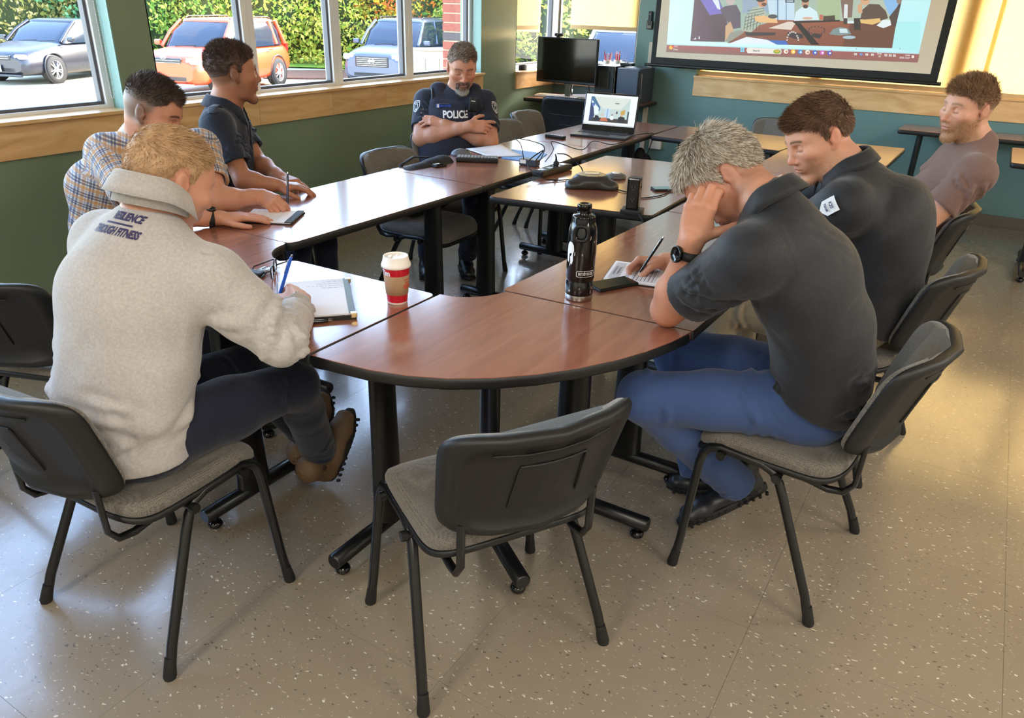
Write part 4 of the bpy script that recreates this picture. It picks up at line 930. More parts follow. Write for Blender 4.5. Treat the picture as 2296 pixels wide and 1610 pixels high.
def decal(txt, size, mt, P, Q, origin, xdir, ydir, parent, loc, name='lettering', bold=0., sx=1., out=.0012, reach=.12, shear=0., me=None):
    """lettering laid on a garment's surface: vertices dropped along the normal onto the mesh"""
    o = textmesh(txt, size, mt, name, bold, sx, shear=shear, thick=0.) if me is None else me
    bm = bmesh.new(); bm.from_mesh(o.data); bmesh.ops.subdivide_edges(bm, edges=[e for e in bm.edges if e.calc_length() > .006], cuts=3); bmesh.ops.triangulate(bm, faces=bm.faces[:])
    bm.to_mesh(o.data); bm.free()
    x = Vector(unit(xdir)); y = Vector(ydir); y = (y-x*y.dot(x)).normalized(); z = x.cross(y); O = Vector(origin)
    bv = BVHTree.FromPolygons([tuple(p) for p in P], Q.tolist())
    for v in o.data.vertices:
        p = O+x*v.co.x+y*v.co.y; h = bv.ray_cast(p+z*reach, -z, reach*2)
        if h[0] is None: h = bv.find_nearest(p)
        v.co = h[0]+z*out*.6+h[1]*out*.6*(1 if h[1].dot(z) > 0 else -1)-Vector(loc)
    o.parent = parent; return o
def new_person(loc, label): return empty('person', loc, label=label, cat='person')
SK = dict(a=(204, 150, 124), b=(196, 138, 112), c=(172, 116, 88), d=(208, 154, 130))
M['pants_navy'] = cloth_mat('navy trousers', (30, 34, 54), (22, 26, 42), .8, 700)
M['jeans'] = cloth_mat('blue work trousers', (62, 84, 132), (50, 70, 114), .85, 600)
M['khaki'] = cloth_mat('khaki trousers', (176, 160, 136), (160, 146, 122), .85, 600)
M['polo_black'] = cloth_mat('black polo knit', (38, 39, 44), (30, 31, 36), .62, 900, .35)
M['uniform'] = cloth_mat('dark navy uniform cloth', (36, 40, 56), (28, 32, 46), .75, 800, .5)
M['vest'] = cloth_mat('body armour cover', (38, 42, 60), (30, 32, 48), .75, 500, .15)
M['brown_tee'] = cloth_mat('brown cotton jersey', (126, 98, 90), (114, 88, 82), .9, 800, .5)
M['fleece'] = cloth_mat('pale heather fleece', (196, 190, 188), (156, 150, 148), .95, 160, .22, .3)
M['boot_brown'] = cloth_mat('brown oiled leather', (116, 92, 68), (92, 70, 50), .6, 30, .15, 0)
M['boot_black'] = mat('black boot leather', (22, 22, 26), .4, bump=(60, .3, .002))
M['gore'] = mat('dark brown elastic', (58, 36, 26), .8, bump=(700, .4, .0006, (1, 1, .1)))
M['belt'] = mat('black belt', (20, 20, 22), .4)
M['print_navy'] = mat('navy print', (52, 46, 88), .7); M['print_white'] = mat('white print', (232, 232, 236), .6); M['print_blue'] = mat('blue print', (48, 92, 214), .6)
def pants(parent, loc, pel, hipR, hipL, kR, kL, aR, aL, Wd, mt, seed=1, rk=.066, ra=.056, belt=True, fold=14, name='trousers'):
    S_ = Shape(); pel = A3(pel); Wd = unit(Wd)
    S_.cone(pel+A3((0, 0, .03)), pel-A3((0, 0, .01)), .118, .115, .04, (Wd, 1.42))
    for h, kn, an in ((hipR, kR, aR), (hipL, kL, aL)):
        h, kn, an = A3(h), A3(kn), A3(an); S_.cone(h, h+(kn-h)*.5, .096, .082, .04); S_.cone(h+(kn-h)*.5, kn, .082, rk, .03); S_.cone(kn, kn+(an-kn)*.35, rk, rk*.93, .03); dd = unit(an-kn); S_.cone(kn+(an-kn)*.35, an+dd*.05, rk*.93, ra, .02, None, (an, dd)); S_.cone(an-dd*.03, an+dd*.06, ra-.015, ra-.012, 0, None, None, True)
    rnd = np.random.RandomState(seed); fo = []
    for h, kn, an in ((hipR, kR, aR), (hipL, kL, aL)):
        h, kn, an = A3(h), A3(kn), A3(an)
        fo += auto_folds(rnd, kn+(h-kn)*.1, h-kn, rk+.005, fold//3, .10, .008, .006, .8); fo += auto_folds(rnd, h+(kn-h)*.12, kn-h, .09, fold//2, .12, .009, .006, 1.2); fo += auto_folds(rnd, an+(kn-an)*.15, kn-an, ra+.004, fold//3, .12, .007, .005, .6)
    return garment(name, S_, .0065, mt, parent, loc, [(a, b, w*1.3, m_) for a, b, w, m_ in fo], .002, 14, seed, famp=.62)
def short_sleeve(S_, sh, el, f=.62, r0=.072, r1=.066, k=.03):
    sh, el = A3(sh), A3(el); e = sh+(el-sh)*f; d = unit(el-sh); S_.cone(sh, e+d*.03, r0, r1, k, None, (e, d)); S_.cone(e-d*.022, e+d*.04, r1-.0145, r1-.0115, 0, None, None, True); return e, d
PEOPLE = {}
WRITE = ((.75, .85, .35), (.95, 1.0, .5), (1.15, 1.15, .6), (1.25, 1.2, .6))
WTH = ((.72, .50, .45), (.80, -.25, .75), (.85, -.35, .75))
def build_hoodie():
    loc = (.93, 1.66, 0); e = new_person(loc, 'man in a pale grey zip-neck pullover writing at the left, his back to the camera')
    Wd = unit((.10, -.99, 0)); H = Head((1.128, 1.640, 1.150), (.88, -.14, -.50), (.3, -.10, 1), 1.0)
    nb = A3((1.040, 1.622, 1.072)); shR, shL = A3((1.055, 1.440, .950)), A3((1.02, 1.780, .985)); elR, wrR = A3((1.135, 1.325, .800)), A3((1.345, 1.480, .792)); elL, wrL = A3((1.16, 1.90, .800)), A3((1.29, 1.74, .785))
    DR = unit((.66, .75, .02)); DL = unit((.55, -.80, -.03)); S_ = Shape(); H.add(S_, nb, .055)
    torso(S_, [(.90, 1.66, .58), (.95, 1.645, .78), (1.01, 1.63, .93)], [.06, .06, .05], [.10, .10, .09], Wd); S_.cone(nb, (1.02, 1.63, .95), .050, .05, .03)
    for sh, el, wr in ((shR, elR, wrR), (shL, elL, wrL)): S_.cone((1.02, 1.63, .94), sh-A3((0, 0, .02)), .04, .04, .03); arm(S_, sh-A3((0, 0, .01)), el, wr, .92)
    tR = hand(S_, wrR, DR, (-.35, .45, -.8), -1, WRITE, WTH)
    tL = hand(S_, wrL, DL, (0, 0, -1), 1, ((.15, .2, .1),))
    boxes = [(H.o-.165, H.o+.165), hbox(wrR, DR), hbox(wrL, DL)]
    P, Q = skin_mesh(S_, boxes); mk_mesh('body', P, Q, M['skin'], e, loc, skin_col(H, P, SK['a'], stub=(.25, (150, 112, 84)), brow=(150, 110, 80), fadec=(.35, (176, 134, 106))))
    grow_hair(H, e, loc, dict(c1=(172, 136, 100), c2=(204, 170, 130), cs=(184, 146, 114), top=.014, side=.005, thick=.005, n=12000, comb=(.5, .8, .1), lift=.22, fade=1, fz=-.09, bw=.0008, recede=.01, napez=-.05, skin=SK['a'], edge=.03), 2)
    # pullover
    G = Shape(); pts = [(.885, 1.655, .545), (.905, 1.645, .66), (.935, 1.635, .77), (.980, 1.628, .90), (1.015, 1.622, .985)]
    torso(G, pts, [.140, .124, .122, .118, .095], [.188, .172, .172, .172, .14], Wd)
    G.cone(nb+A3((-.008, 0, -.025)), (1.00, 1.625, .96), .070, .100, .05)
    G.ell((.915, 1.625, .89), (.085, .14, .14), None, .06)
    for sh, el, wr, hd in ((shR, elR, wrR, DR), (shL, elL, wrL, DL)):
        G.cone((1.02, 1.62, .985), sh+A3((0, 0, .0)), .072, .072, .06); m = sh+(el-sh)*.5; d = unit(wr-el); c = el+(wr-el)*.90
        G.chain([sh, m, el], [.077, .071, .058], .03); G.cone(el, el+(wr-el)*.55, .058, .050, .03); G.cone(el+(wr-el)*.5, c+d*.03, .049, .040, .02, None, (c, d)); G.cone(c-d*.02, c+d*.05, .031, .033, 0, None, None, True)
    G.cut((.9, 1.66, .515), (0, 0, -1))
    rnd = np.random.RandomState(5); fo = auto_folds(rnd, elR+A3((.02, .01, 0)), wrR-elR, .055, 9, .12, .009, .008, .8)+auto_folds(rnd, wrR-(wrR-elR)*.25, wrR-elR, .046, 8, .08, .006, .006, .3)+auto_folds(rnd, shR+(elR-shR)*.55, elR-shR, .072, 7, .16, .011, .007, 1.2)
    fo += auto_folds(rnd, (.90, 1.66, .63), (0.1, 0, 1), .16, 16, .12, .009, .008, .9)+auto_folds(rnd, (.95, 1.655, .82), (.3, 0, 1), .18, 7, .25, .014, .006, 1.6)
    fo += [((.99, 1.47, .93), (.92, 1.56, .80), .012, .008), ((1.0, 1.45, .90), (.95, 1.50, .70), .011, -.007), ((.87, 1.50, .60), (.80, 1.62, .66), .010, .009), ((.95, 1.47, .62), (.83, 1.54, .58), .011, .011), ((1.00, 1.46, .66), (.86, 1.50, .58), .011, .010), ((1.02, 1.44, 1.07), (1.06, 1.385, .96), .006, -.006), ((1.055, 1.385, .96), (1.01, 1.395, .90), .006, -.007)]
    o, GP, GQ = garment('pullover', G, .0055, M['fleece'], e, loc, [(a, b, w*1.35, amp) for a, b, w, amp in fo], .0018, 18, 3, famp=1.05)
    collar('collar', nb+A3((.004, -.010, .040)), (.34, 0, .94), (.85, -.30, -.3), M['fleece'], e, loc, .068, .076, .068, .048, .28, .0, .018, zip_=True, thick=.004)
    # seams on the shoulder
    up_ = unit(A3((.1, .0, .2))); y_ = unit((.42, 0, .9)); x_ = A3((0.05, -1, 0)); n_ = unit(np.cross(x_, y_)); o0 = A3((.948, 1.606, 1.084))
    decal('RESILIENCE', .026, M['print_navy'], GP, GQ, o0+y_*.018+x_*.012, x_, y_, e, loc, 'lettering', .0011, .54)
    bar = MB(); bar.add([(-.036+.072*i/12, yy, 0) for yy in (-.0022, .0022) for i in range(13)], [(i, i+1, 14+i, 13+i) for i in range(12)]); bo = bar.build('printed_bar', M['print_navy'])
    decal('', 0, None, GP, GQ, o0+y_*.000, x_, y_, e, loc, me=bo)
    decal('THROUGH FITNESS', .026, M['print_navy'], GP, GQ, o0+y_*-.019, x_, y_, e, loc, 'lettering', .0011, .54)
    pants(e, loc, (.90, 1.66, .545), (.92, 1.575, .555), (.92, 1.75, .555), (1.345, 1.535, .530), (1.35, 1.77, .52), (1.53, 1.66, .165), (1.56, 1.72, .19), Wd, M['pants_navy'], 4, ra=.058)
    shoe(e, loc, (1.575, 1.665, .018), (1.70, 1.655, .245), (-.85, 0, .45), M['boot_brown'], M['rubber'], 'boot', .13, gore=M['gore'])
    shoe(e, loc, (1.62, 1.75, .045), (1.72, 1.80, .27), (-.85, -.1, .45), M['boot_brown'], M['rubber'], 'boot', .13, gore=M['gore'])
    return H, tR
def build_plaid():
    loc = (1.78, 2.92, 0); e = new_person(loc, 'man in a plaid short sleeved shirt writing left-handed at the left table')
    f = unit((-.45, -.89, 0)); Wd = unit((-.86, .50, 0)); H = Head((1.868, 2.755, 1.138), (.46, -.82, -.50), (.2, -.3, 1), 1.04)
    nb = A3((1.865, 2.845, 1.030)); ch = A3((1.885, 2.83, .945)); shR, shL = ch+Wd*.165+A3((0, 0, .03)), ch-Wd*.185+A3((0, 0, .03))
    elR, wrR = A3((1.62, 2.56, .800)), A3((1.855, 2.433, .772)); elL, wrL = A3((1.935, 2.535, .808)), A3((2.115, 2.495, .80))
    DR = unit((.80, -.55, -.03)); DL = unit((-.15, -.98, -.12)); S_ = Shape(); H.add(S_, nb, .060)
    torso(S_, [(1.78, 2.98, .58), (1.79, 2.95, .78), ch], [.08]*3, [.12]*3, Wd); S_.cone(nb, ch, .055, .09, .04)
    for sh, el, wr in ((shR, elR, wrR), (shL, elL, wrL)): S_.cone(ch+A3((0, 0, .02)), sh, .05, .045, .03); arm(S_, sh, el, wr, 1.02)
    hand(S_, wrR, DR, (0, .05, -1), 1, ((.12, .12, .1),), ((.6, .75, .1), (.85, .5, .1), (.9, .3, .1)), 1.02, .12)
    tL = hand(S_, wrL, DL, (.55, .25, -.8), -1, WRITE, WTH)
    P, Q = skin_mesh(S_, [(H.o-.17, H.o+.17), hbox(wrR, DR), hbox(wrL, DL)]); mk_mesh('body', P, Q, M['skin'], e, loc, skin_col(H, P, SK['b'], stub=(.5, (110, 82, 66)), brow=(56, 42, 36), fadec=(.8, (112, 98, 88))))
    grow_hair(H, e, loc, dict(c1=(62, 48, 42), c2=(98, 78, 68), cs=(120, 104, 92), top=.018, side=.003, thick=.008, n=11000, comb=(0, .6, .7), lift=.6, fade=1, fz=.022, bw=.0009, recede=.012, vol=.006, skin=SK['b']), 3)
    grow_beard(H, e, loc, (P, Q), lambda L_: np.exp(-((L_[:, 2]+.050)/.009)**2)*(abs(L_[:, 0]) < .034)*(L_[:, 1] > .075)+(sstep(-.08, -.1, L_[:, 2])*(abs(L_[:, 0]) < .03)*(L_[:, 1] > .055)), 900, .006, (60, 42, 36), (96, 70, 56), .15)
    G = Shape(); torso(G, [(1.77, 2.985, .53), (1.775, 2.97, .68), (1.79, 2.94, .84), ch+A3((0, .0, .01))], [.125, .12, .122, .105], [.175, .165, .18, .165], Wd)
    G.cone(nb-A3((0, 0, .015)), ch, .072, .10, .04)
    cuffs = []
    for sh, el in ((shR, elR), (shL, elL)): G.cone(ch+A3((0, 0, .03)), sh, .070, .072, .04); cuffs.append(short_sleeve(G, sh, el, .66, .074, .069))
    rnd = np.random.RandomState(8); fo = auto_folds(rnd, shL+(elL-shL)*.4, elL-shL, .07, 6, .14, .010, .006, 1)+auto_folds(rnd, shR+(elR-shR)*.4, elR-shR, .07, 6, .14, .010, .006, 1)+auto_folds(rnd, (1.78, 2.97, .70), (0, 0, 1), .15, 10, .2, .012, .006, 1)
    segs = [(A3((1.77, 2.985, .5)), ch+A3((0, 0, .1)), .17, Wd), (shR, elR, .07, None), (shL, elL, .07, None)]
    def uv(P):
        best = np.full(len(P), 9.); U = np.zeros((len(P), 2))
        for i, (a, b, r, w) in enumerate(segs):
            ab = b-a; L0 = np.linalg.norm(ab); d = ab/L0; t = (P-a)@d; q = P-a-t[:, None]*d; dist = np.linalg.norm(q, axis=1)-r+np.where((t < (0 if i == 0 else .03)), .08, 0)
            if i == 0: u = q@w; m = dist < best; U[m, 0] = u[m]; U[m, 1] = t[m]
            else:
                x = unit(np.cross(d, (0, 0, 1))); y = np.cross(d, x); u = np.arctan2(q@y, q@x)*r; m = dist < best; U[m, 0] = u[m]+.011*i; U[m, 1] = t[m]
            best = np.minimum(best, dist)
        return U
    garment('shirt', G, .006, plaid_mat(), e, loc, fo, .0015, 18, 3, uv=uv)
    collar('collar', nb+A3((.005, 0, .008)), (.12, -.22, .95), f, M['plaid'], e, loc, .068, .072, .040, .042, .45, .022)
    watch(wrR-DR*.030, DR, (0, 0, 1), M['rubber'], e, loc, .034, .029, .021)
    pants(e, loc, (1.77, 2.985, .545), (1.70, 2.92, .55), (1.86, 2.99, .55), (1.78, 2.56, .53), (2.02, 2.66, .53), (1.80, 2.62, .10), (2.04, 2.70, .10), Wd, M['pants_navy'], 6)
    for x in (1.80, 2.04): shoe(e, loc, (x-.01, 2.66, 0.002), (x+.06, 2.38, .002), (0, 0, 1), M['boot_black'], M['rubber'], 'shoe', .10)
    return H, tL, wrL, DL
def plaid_mat():
    m = mat('plaid shirt cloth', (206, 200, 194), .85, sheen=.15); M['plaid'] = m; t = m.node_tree; L = t.links.new; b = t.nodes['Principled BSDF']
    at = t.nodes.new('ShaderNodeAttribute'); at.attribute_name = 'fab'; sp = t.nodes.new('ShaderNodeSeparateXYZ'); L(at.outputs['Vector'], sp.inputs[0]); cur = None
    def band_(sock, per, lo, hi):
        a = t.nodes.new('ShaderNodeMath'); a.operation = 'DIVIDE'; a.inputs[1].default_value = per; L(sock, a.inputs[0]); f = t.nodes.new('ShaderNodeMath'); f.operation = 'FRACT'; L(a.outputs[0], f.inputs[0])
        g = t.nodes.new('ShaderNodeMath'); g.operation = 'GREATER_THAN'; g.inputs[1].default_value = lo; L(f.outputs[0], g.inputs[0]); l = t.nodes.new('ShaderNodeMath'); l.operation = 'LESS_THAN'; l.inputs[1].default_value = hi; L(f.outputs[0], l.inputs[0])
        p = t.nodes.new('ShaderNodeMath'); p.operation = 'MULTIPLY'; L(g.outputs[0], p.inputs[0]); L(l.outputs[0], p.inputs[1]); return p.outputs[0]
    c0 = t.nodes.new('ShaderNodeRGB'); c0.outputs[0].default_value = (*lin((204, 198, 190)), 1); cur = c0.outputs[0]
    for s in (0, 1):
        for lo, hi, c, k in ((.04, .27, (186, 128, 58), .66), (.40, .54, (36, 50, 92), .70), (.62, .76, (36, 50, 92), .70), (.88, .95, (96, 120, 176), .55)):
            q = band_(sp.outputs[s], .046, lo, hi); mu = t.nodes.new('ShaderNodeMath'); mu.operation = 'MULTIPLY'; mu.inputs[1].default_value = k; L(q, mu.inputs[0]); mx = t.nodes.new('ShaderNodeMixRGB'); mx.inputs[2].default_value = (*lin(c), 1); L(mu.outputs[0], mx.inputs[0]); L(cur, mx.inputs[1]); cur = mx.outputs[0]
    L(cur, b.inputs['Base Color']); return m
def build_navy():
    loc = (2.46, 3.06, 0); e = new_person(loc, 'dark haired man in a navy uniform shirt looking right, by the left windows')
    f = unit((.66, -.75, 0)); Wd = unit((-.75, -.66, 0)); H = Head((2.435, 2.96, 1.235), (.88, -.47, -.04), (0, 0, 1), 1.03)
    nb = A3((2.40, 3.0, 1.095)); ch = A3((2.40, 3.02, .99)); shR, shL = ch+Wd*.18+A3((0, 0, .035)), ch-Wd*.18+A3((0, 0, .035))
    elR, wrR = A3((2.24, 2.74, .81)), A3((2.34, 2.64, .785)); elL, wrL = A3((2.52, 2.96, .82)), A3((2.47, 2.76, .785)); DR = unit((.5, -.6, -.05)); DL = unit((-.10, -1, -.12))
    S_ = Shape(); H.add(S_, nb, .058); torso(S_, [(2.42, 3.07, .58), (2.41, 3.05, .8), ch], [.08]*3, [.12]*3, Wd); S_.cone(nb, ch, .055, .09, .04)
    for sh, el, wr in ((shR, elR, wrR), (shL, elL, wrL)): S_.cone(ch+A3((0, 0, .02)), sh, .05, .045, .03); arm(S_, sh, el, wr, .97)
    hand(S_, wrR, DR, (0, 0, -1), 1, ((.3, .4, .3),)); hand(S_, wrL, DL, (0, 0, -1), -1, ((.45, .6, .4), (.45, .6, .4), (.5, .7, .4), (.5, .7, .4)))
    P, Q = skin_mesh(S_, [(H.o-.17, H.o+.17), hbox(wrR, DR), hbox(wrL, DL)]); mk_mesh('body', P, Q, M['skin'], e, loc, skin_col(H, P, SK['c'], stub=(.35, (104, 74, 56)), brow=(40, 28, 24), fadec=(.6, (92, 70, 56)), flush=.6))
    grow_hair(H, e, loc, dict(c1=(58, 42, 36), c2=(98, 72, 60), cs=(84, 64, 54), top=.016, side=.006, thick=.012, n=12000, comb=(0, -.2, .5), lift=.4, mess=.6, clump=1.2, fade=1, fz=-.02, bw=.0011, vol=.006, skin=SK['c']), 4)
    grow_beard(H, e, loc, (P, Q), lambda L_: np.exp(-((L_[:, 2]+.050)/.006)**2)*(abs(L_[:, 0]) < .030)*(L_[:, 1] > .08)+(sstep(-.09, -.105, L_[:, 2])*(abs(L_[:, 0]) < .02)*(L_[:, 1] > .07)), 600, .005, (44, 30, 26), (70, 50, 42))
    G = Shape(); torso(G, [(2.42, 3.075, .53), (2.415, 3.07, .68), (2.41, 3.05, .84), ch+A3((0, 0, .01))], [.115, .108, .118, .10], [.16, .155, .175, .16], Wd); G.cone(nb-A3((0, 0, .015)), ch, .070, .10, .04)
    for sh, el in ((shR, elR), (shL, elL)): G.cone(ch+A3((0, 0, .03)), sh, .068, .068, .04); short_sleeve(G, sh, el, .72, .070, .066)
    rnd = np.random.RandomState(18); fo = auto_folds(rnd, shR+(elR-shR)*.4, elR-shR, .068, 7, .16, .009, .007, 1.4)+auto_folds(rnd, shL+(elL-shL)*.4, elL-shL, .068, 5, .16, .009, .006, 1.4)+auto_folds(rnd, (2.41, 3.06, .80), (0, 0, 1), .15, 14, .3, .011, .007, 1.6)
    o, GP, GQ = garment('shirt', G, .006, M['uniform'], e, loc, fo, .0015, 18, 5)
    collar('collar', nb+A3((.0, 0, .004)), (.10, -.12, 1), f, M['uniform'], e, loc, .070, .074, .042, .046, .42, .035, .022)
    # placket, shoulder strap and arm badge
    b = MB(); a0 = ch+f*.115+A3((0, 0, .03)); a1 = A3((2.42, 3.07, .62))+f*.125; b.tube([tuple(a0-A3(loc)), tuple(a1-A3(loc))], .014, 8, flat=(tuple(f), .25)); b.build('placket', M['uniform'], e)
    b = MB(); b.tube([tuple(A3(p)-A3(loc)) for p in (nb+Wd*.075+A3((0, 0, -.012)), ch+Wd*.13+A3((0, 0, .115)), shR+A3((-.01, 0, .078)), shR+Wd*.045+A3((0, 0, .058)))], .021, 8, flat=((0, 0, 1), .18)); b.build('shoulder_strap', M['uniform'], e)
    s_ = MB(); s_.add([(.03*x, .035*y, 0) for x, y in ((-1, 1), (1, 1), (1, -.2), (0, -1), (-1, -.2))], [(0, 4, 3, 2, 1)][:1]); bo = s_.build('arm_badge', mat('badge blue', (120, 150, 200), .6)); bo.data.flip_normals() if hasattr(bo.data, 'flip_normals') else None
    d_ = unit(elR-shR); decal('', 0, None, GP, GQ, shR+d_*.10+Wd*.03, unit(np.cross(d_, -A3((.57, .82, 0)))), -d_, e, loc, me=bo, out=.006)
    pants(e, loc, (2.42, 3.08, .545), (2.34, 3.02, .55), (2.50, 3.10, .55), (2.48, 2.68, .53), (2.76, 2.80, .53), (2.40, 2.70, .10), (2.78, 2.82, .10), Wd, M['pants_navy'], 7)
    for x, y in ((2.40, 2.74), (2.78, 2.86)): shoe(e, loc, (x, y, .002), (x+.12, y-.26, .002), (0, 0, 1), M['boot_black'], M['rubber'], 'shoe', .10)
def build_officer():
    loc = (3.92, 2.84, 0); e = new_person(loc, 'police officer in a dark vest with crossed arms, seated facing the camera')
    f = unit((-.78, -.62, 0)); Wd = unit((-.62, .78, 0)); H = Head((4.105, 2.872, 1.185), (-.66, -.66, -.42), (-.2, -.2, 1), 1.06, wide=1.04)
    nb = A3((4.14, 2.925, 1.045)); ch = A3((4.12, 2.93, .945)); shR, shL = ch+Wd*.190+A3((0, 0, .030)), ch-Wd*.190+A3((0, 0, .030))
    elR, elL = A3((3.83, 3.02, .800)), A3((4.03, 2.60, .785)); elR = ch+Wd*.225+f*.165+A3((0, 0, -.175)); elL = ch-Wd*.205+f*.185+A3((0, 0, -.190))
    wrR = ch-Wd*.065+f*.270+A3((0, 0, -.085)); wrL = ch+Wd*.075+f*.215+A3((0, 0, -.085)); DR = unit(-Wd*.93-f*.15+A3((0, 0, -.05))); DL = unit(Wd*.92-f*.25+A3((0, 0, .22)))
    S_ = Shape(); H.add(S_, nb, .057); torso(S_, [(3.97, 2.90, .58), (4.03, 2.92, .8), ch], [.09]*3, [.14]*3, Wd); S_.cone(nb, ch, .06, .09, .04)
    for sh, el, wr in ((shR, elR, wrR), (shL, elL, wrL)): S_.cone(ch+A3((0, 0, .02)), sh, .05, .045, .03); arm(S_, sh, el, wr, 1.16, (.054, .044, .027))
    hand(S_, wrR, DR, f*-.8+A3((0, 0, -.3)), -1, ((.10, .35, .3), (.45, .6, .4), (.6, .7, .4), (.65, .7, .4)), sc=1.05)
    hand(S_, wrL, DL, f*-.55-A3((0, 0, .9)), 1, ((.25, .4, .25), (.28, .4, .25), (.3, .4, .25), (.35, .4, .25)), ((.6, .7, .1), (.85, .4, .1), (.9, .3, .1)), sc=1.05)
    P, Q = skin_mesh(S_, [(H.o-.17, H.o+.17), hbox(wrR, DR), hbox(wrL, DL)]); mk_mesh('body', P, Q, M['skin'], e, loc, skin_col(H, P, SK['b'], brow=(92, 66, 50), flush=1.4, fadec=(.3, (170, 150, 138))))
    grow_hair(H, e, loc, dict(c1=(104, 78, 60), c2=(142, 112, 88), cs=(160, 148, 138), top=.020, side=.004, thick=.006, n=9000, comb=(-.8, .1, .3), lift=.3, fade=1, fz=.012, grey=.35, bw=.0009, recede=.010, vol=.004, line=.066, skin=SK['b']), 6)
    bf = lambda L_: np.clip(np.exp(-((L_[:, 2]+.051)/.008)**2)*(abs(L_[:, 0]) < .034)*(L_[:, 1] > .075)+np.exp(-((abs(L_[:, 0])-.031)/.008)**2)*(L_[:, 2] < -.05)*(L_[:, 2] > -.10)*(L_[:, 1] > .055)+sstep(-.080, -.090, L_[:, 2])*(abs(L_[:, 0]) < .036)*(L_[:, 1] > .04), 0, 1)
    grow_beard(H, e, loc, (P, Q), bf, 3000, .014, (84, 62, 50), (120, 92, 74), lambda L_: .15+.85*sstep(-.085, -.105, L_[:, 2]), bw=.0008)
    # uniform shirt
    G = Shape(); torso(G, [(3.965, 2.91, .53), (3.99, 2.915, .66), (4.05, 2.925, .83), ch+A3((0, 0, .01))], [.13, .128, .128, .105], [.19, .185, .19, .175], Wd); G.cone(nb-A3((0, 0, .015)), ch, .076, .10, .04)
    for sh, el in ((shR, elR), (shL, elL)): G.cone(ch+A3((0, 0, .02)), sh, .070, .068, .04); short_sleeve(G, sh, el, .74, .070, .073)
    rnd = np.random.RandomState(28); fo = auto_folds(rnd, shR+(elR-shR)*.4, elR-shR, .078, 6, .14, .010, .006, 1.2)+auto_folds(rnd, shL+(elL-shL)*.4, elL-shL, .078, 6, .14, .010, .006, 1.2)
    o, GP, GQ = garment('shirt', G, .006, M['uniform'], e, loc, fo, .0015, 18, 5)
    collar('collar', nb+A3((.0, 0, .002)), (-.12, -.10, 1), f, M['uniform'], e, loc, .074, .078, .034, .034, .40, .022, .018)
    # vest
    V = Shape(); torso(V, [(3.975, 2.905, .60), (4.00, 2.915, .70), (4.055, 2.925, .84), ch+A3((0, 0, -.04))], [.150, .150, .150, .135], [.205, .200, .195, .165], Wd, k=.03)
    for s in (-1, 1): V.cone(ch+Wd*s*.115+f*.09+A3((0, 0, .02)), ch+Wd*s*.105+A3((0, 0, .105)), .036, .032, .03, (Wd, 1.5)); V.cone(ch+Wd*s*.105+A3((0, 0, .105)), ch+Wd*s*.11-f*.07+A3((0, 0, .02)), .032, .034, .03, (Wd, 1.5))
    V.cut((3.97, 2.90, .595), (0, 0, -1))
    _, VP, VQ = garment('vest', V, .006, M['vest'], e, loc, [], .001, 14, 5)
    R_ = -Wd     # image right on his front
    def lay(txt, size, mt, x, z, name='lettering', bold=0., sx=1., rd=.03): return decal(txt, size, mt, VP, VQ, ch+R_*x+f*.15+A3((0, 0, z)), R_, (0, 0, 1), e, loc, name, bold, sx, reach=.2)
    lay('POLICE', .056, M['print_white'], -.012, -.030, bold=.0020, sx=.85)
    # name tape, flag, pouches, radio
    def at_(x, z, d, size, mt, name, bev=.004, tilt=0.):
        c = ch+R_*x+f*d+A3((0, 0, z))-A3(loc); X, Y, Z = R_, f, np.array((0, 0, 1.)); R = Matrix(((X[0], Y[0], Z[0]), (X[1], Y[1], Z[1]), (X[2], Y[2], Z[2]))); R = R@Matrix.Rotation(tilt, 3, 'Y')
        return MB().box(tuple(c), size, R, bev).build(name, mt, e)
    np_ = at_(-.085, .018, .150, (.088, .012, .026), M['vest'], 'name_plate', .003)
    t_ = textmesh('MACPHEE', .017, M['print_blue'], 'lettering', .0004, .9); t_.parent = e; t_.matrix_local = frame_mat(t_, R_, (0, 0, 1), ch+R_*-.070+f*.1575+A3((0, 0, .018))-A3(loc))
    at_(-.117, .018, .1575, (.022, .002, .020), M['print_white'], 'flag_patch', .0005)
    for dx in (-.0085, .0085): at_(-.117+dx, .018, .1588, (.005, .001, .020), M['print_blue'], 'flag_stripe', 0)
    rd = at_(.100, .030, .150, (.050, .034, .082), M['black_plastic'], 'radio_microphone', .009, .12)
    b = MB()
    for i in range(6): b.box((0, 0, 0), (.03, .002, .003)); 
    g = at_(.100, .050, .1685, (.026, .002, .004), M['print_white'], 'indicator', .0005, .12)
    for i in range(6): at_(.100, .030-.008*i, .1675, (.034, .003, .003), M['black_gloss'], 'grille_slot', 0, .12)
    at_(.075, -.075, .150, (.075, .03, .11), M['vest'], 'pouch', .008); at_(.13, -.10, .135, (.05, .03, .12), M['vest'], 'pouch', .008)
    for x in (.052, .088): 
        b = MB(); c = ch+R_*x+f*.170-A3(loc); b.tube([tuple(c+A3((0, 0, -.07))), tuple(c+A3((0, 0, .012)))], .0035, 8); b.build('pen', M['black_gloss'], e)
    at_(-.11, -.285, .165, (.10, .04, .10), M['vest'], 'pouch', .01); at_(-.005, -.285, .175, (.075, .04, .10), M['vest'], 'pouch', .01); at_(.10, -.285, .165, (.08, .04, .10), M['vest'], 'pouch', .01)
    b = MB(); c = ch+R_*-.148+f*.07+A3((0, 0, .055))-A3(loc); b.tube([tuple(c+A3((0, 0, -.10))+f*.05), tuple(c+A3((0, 0, .02))), tuple(c+A3((0, 0, .045))-f*.05)], .017, 8, flat=(tuple(R_), .5)); b.build('cable_loop', M['black_plastic'], e)
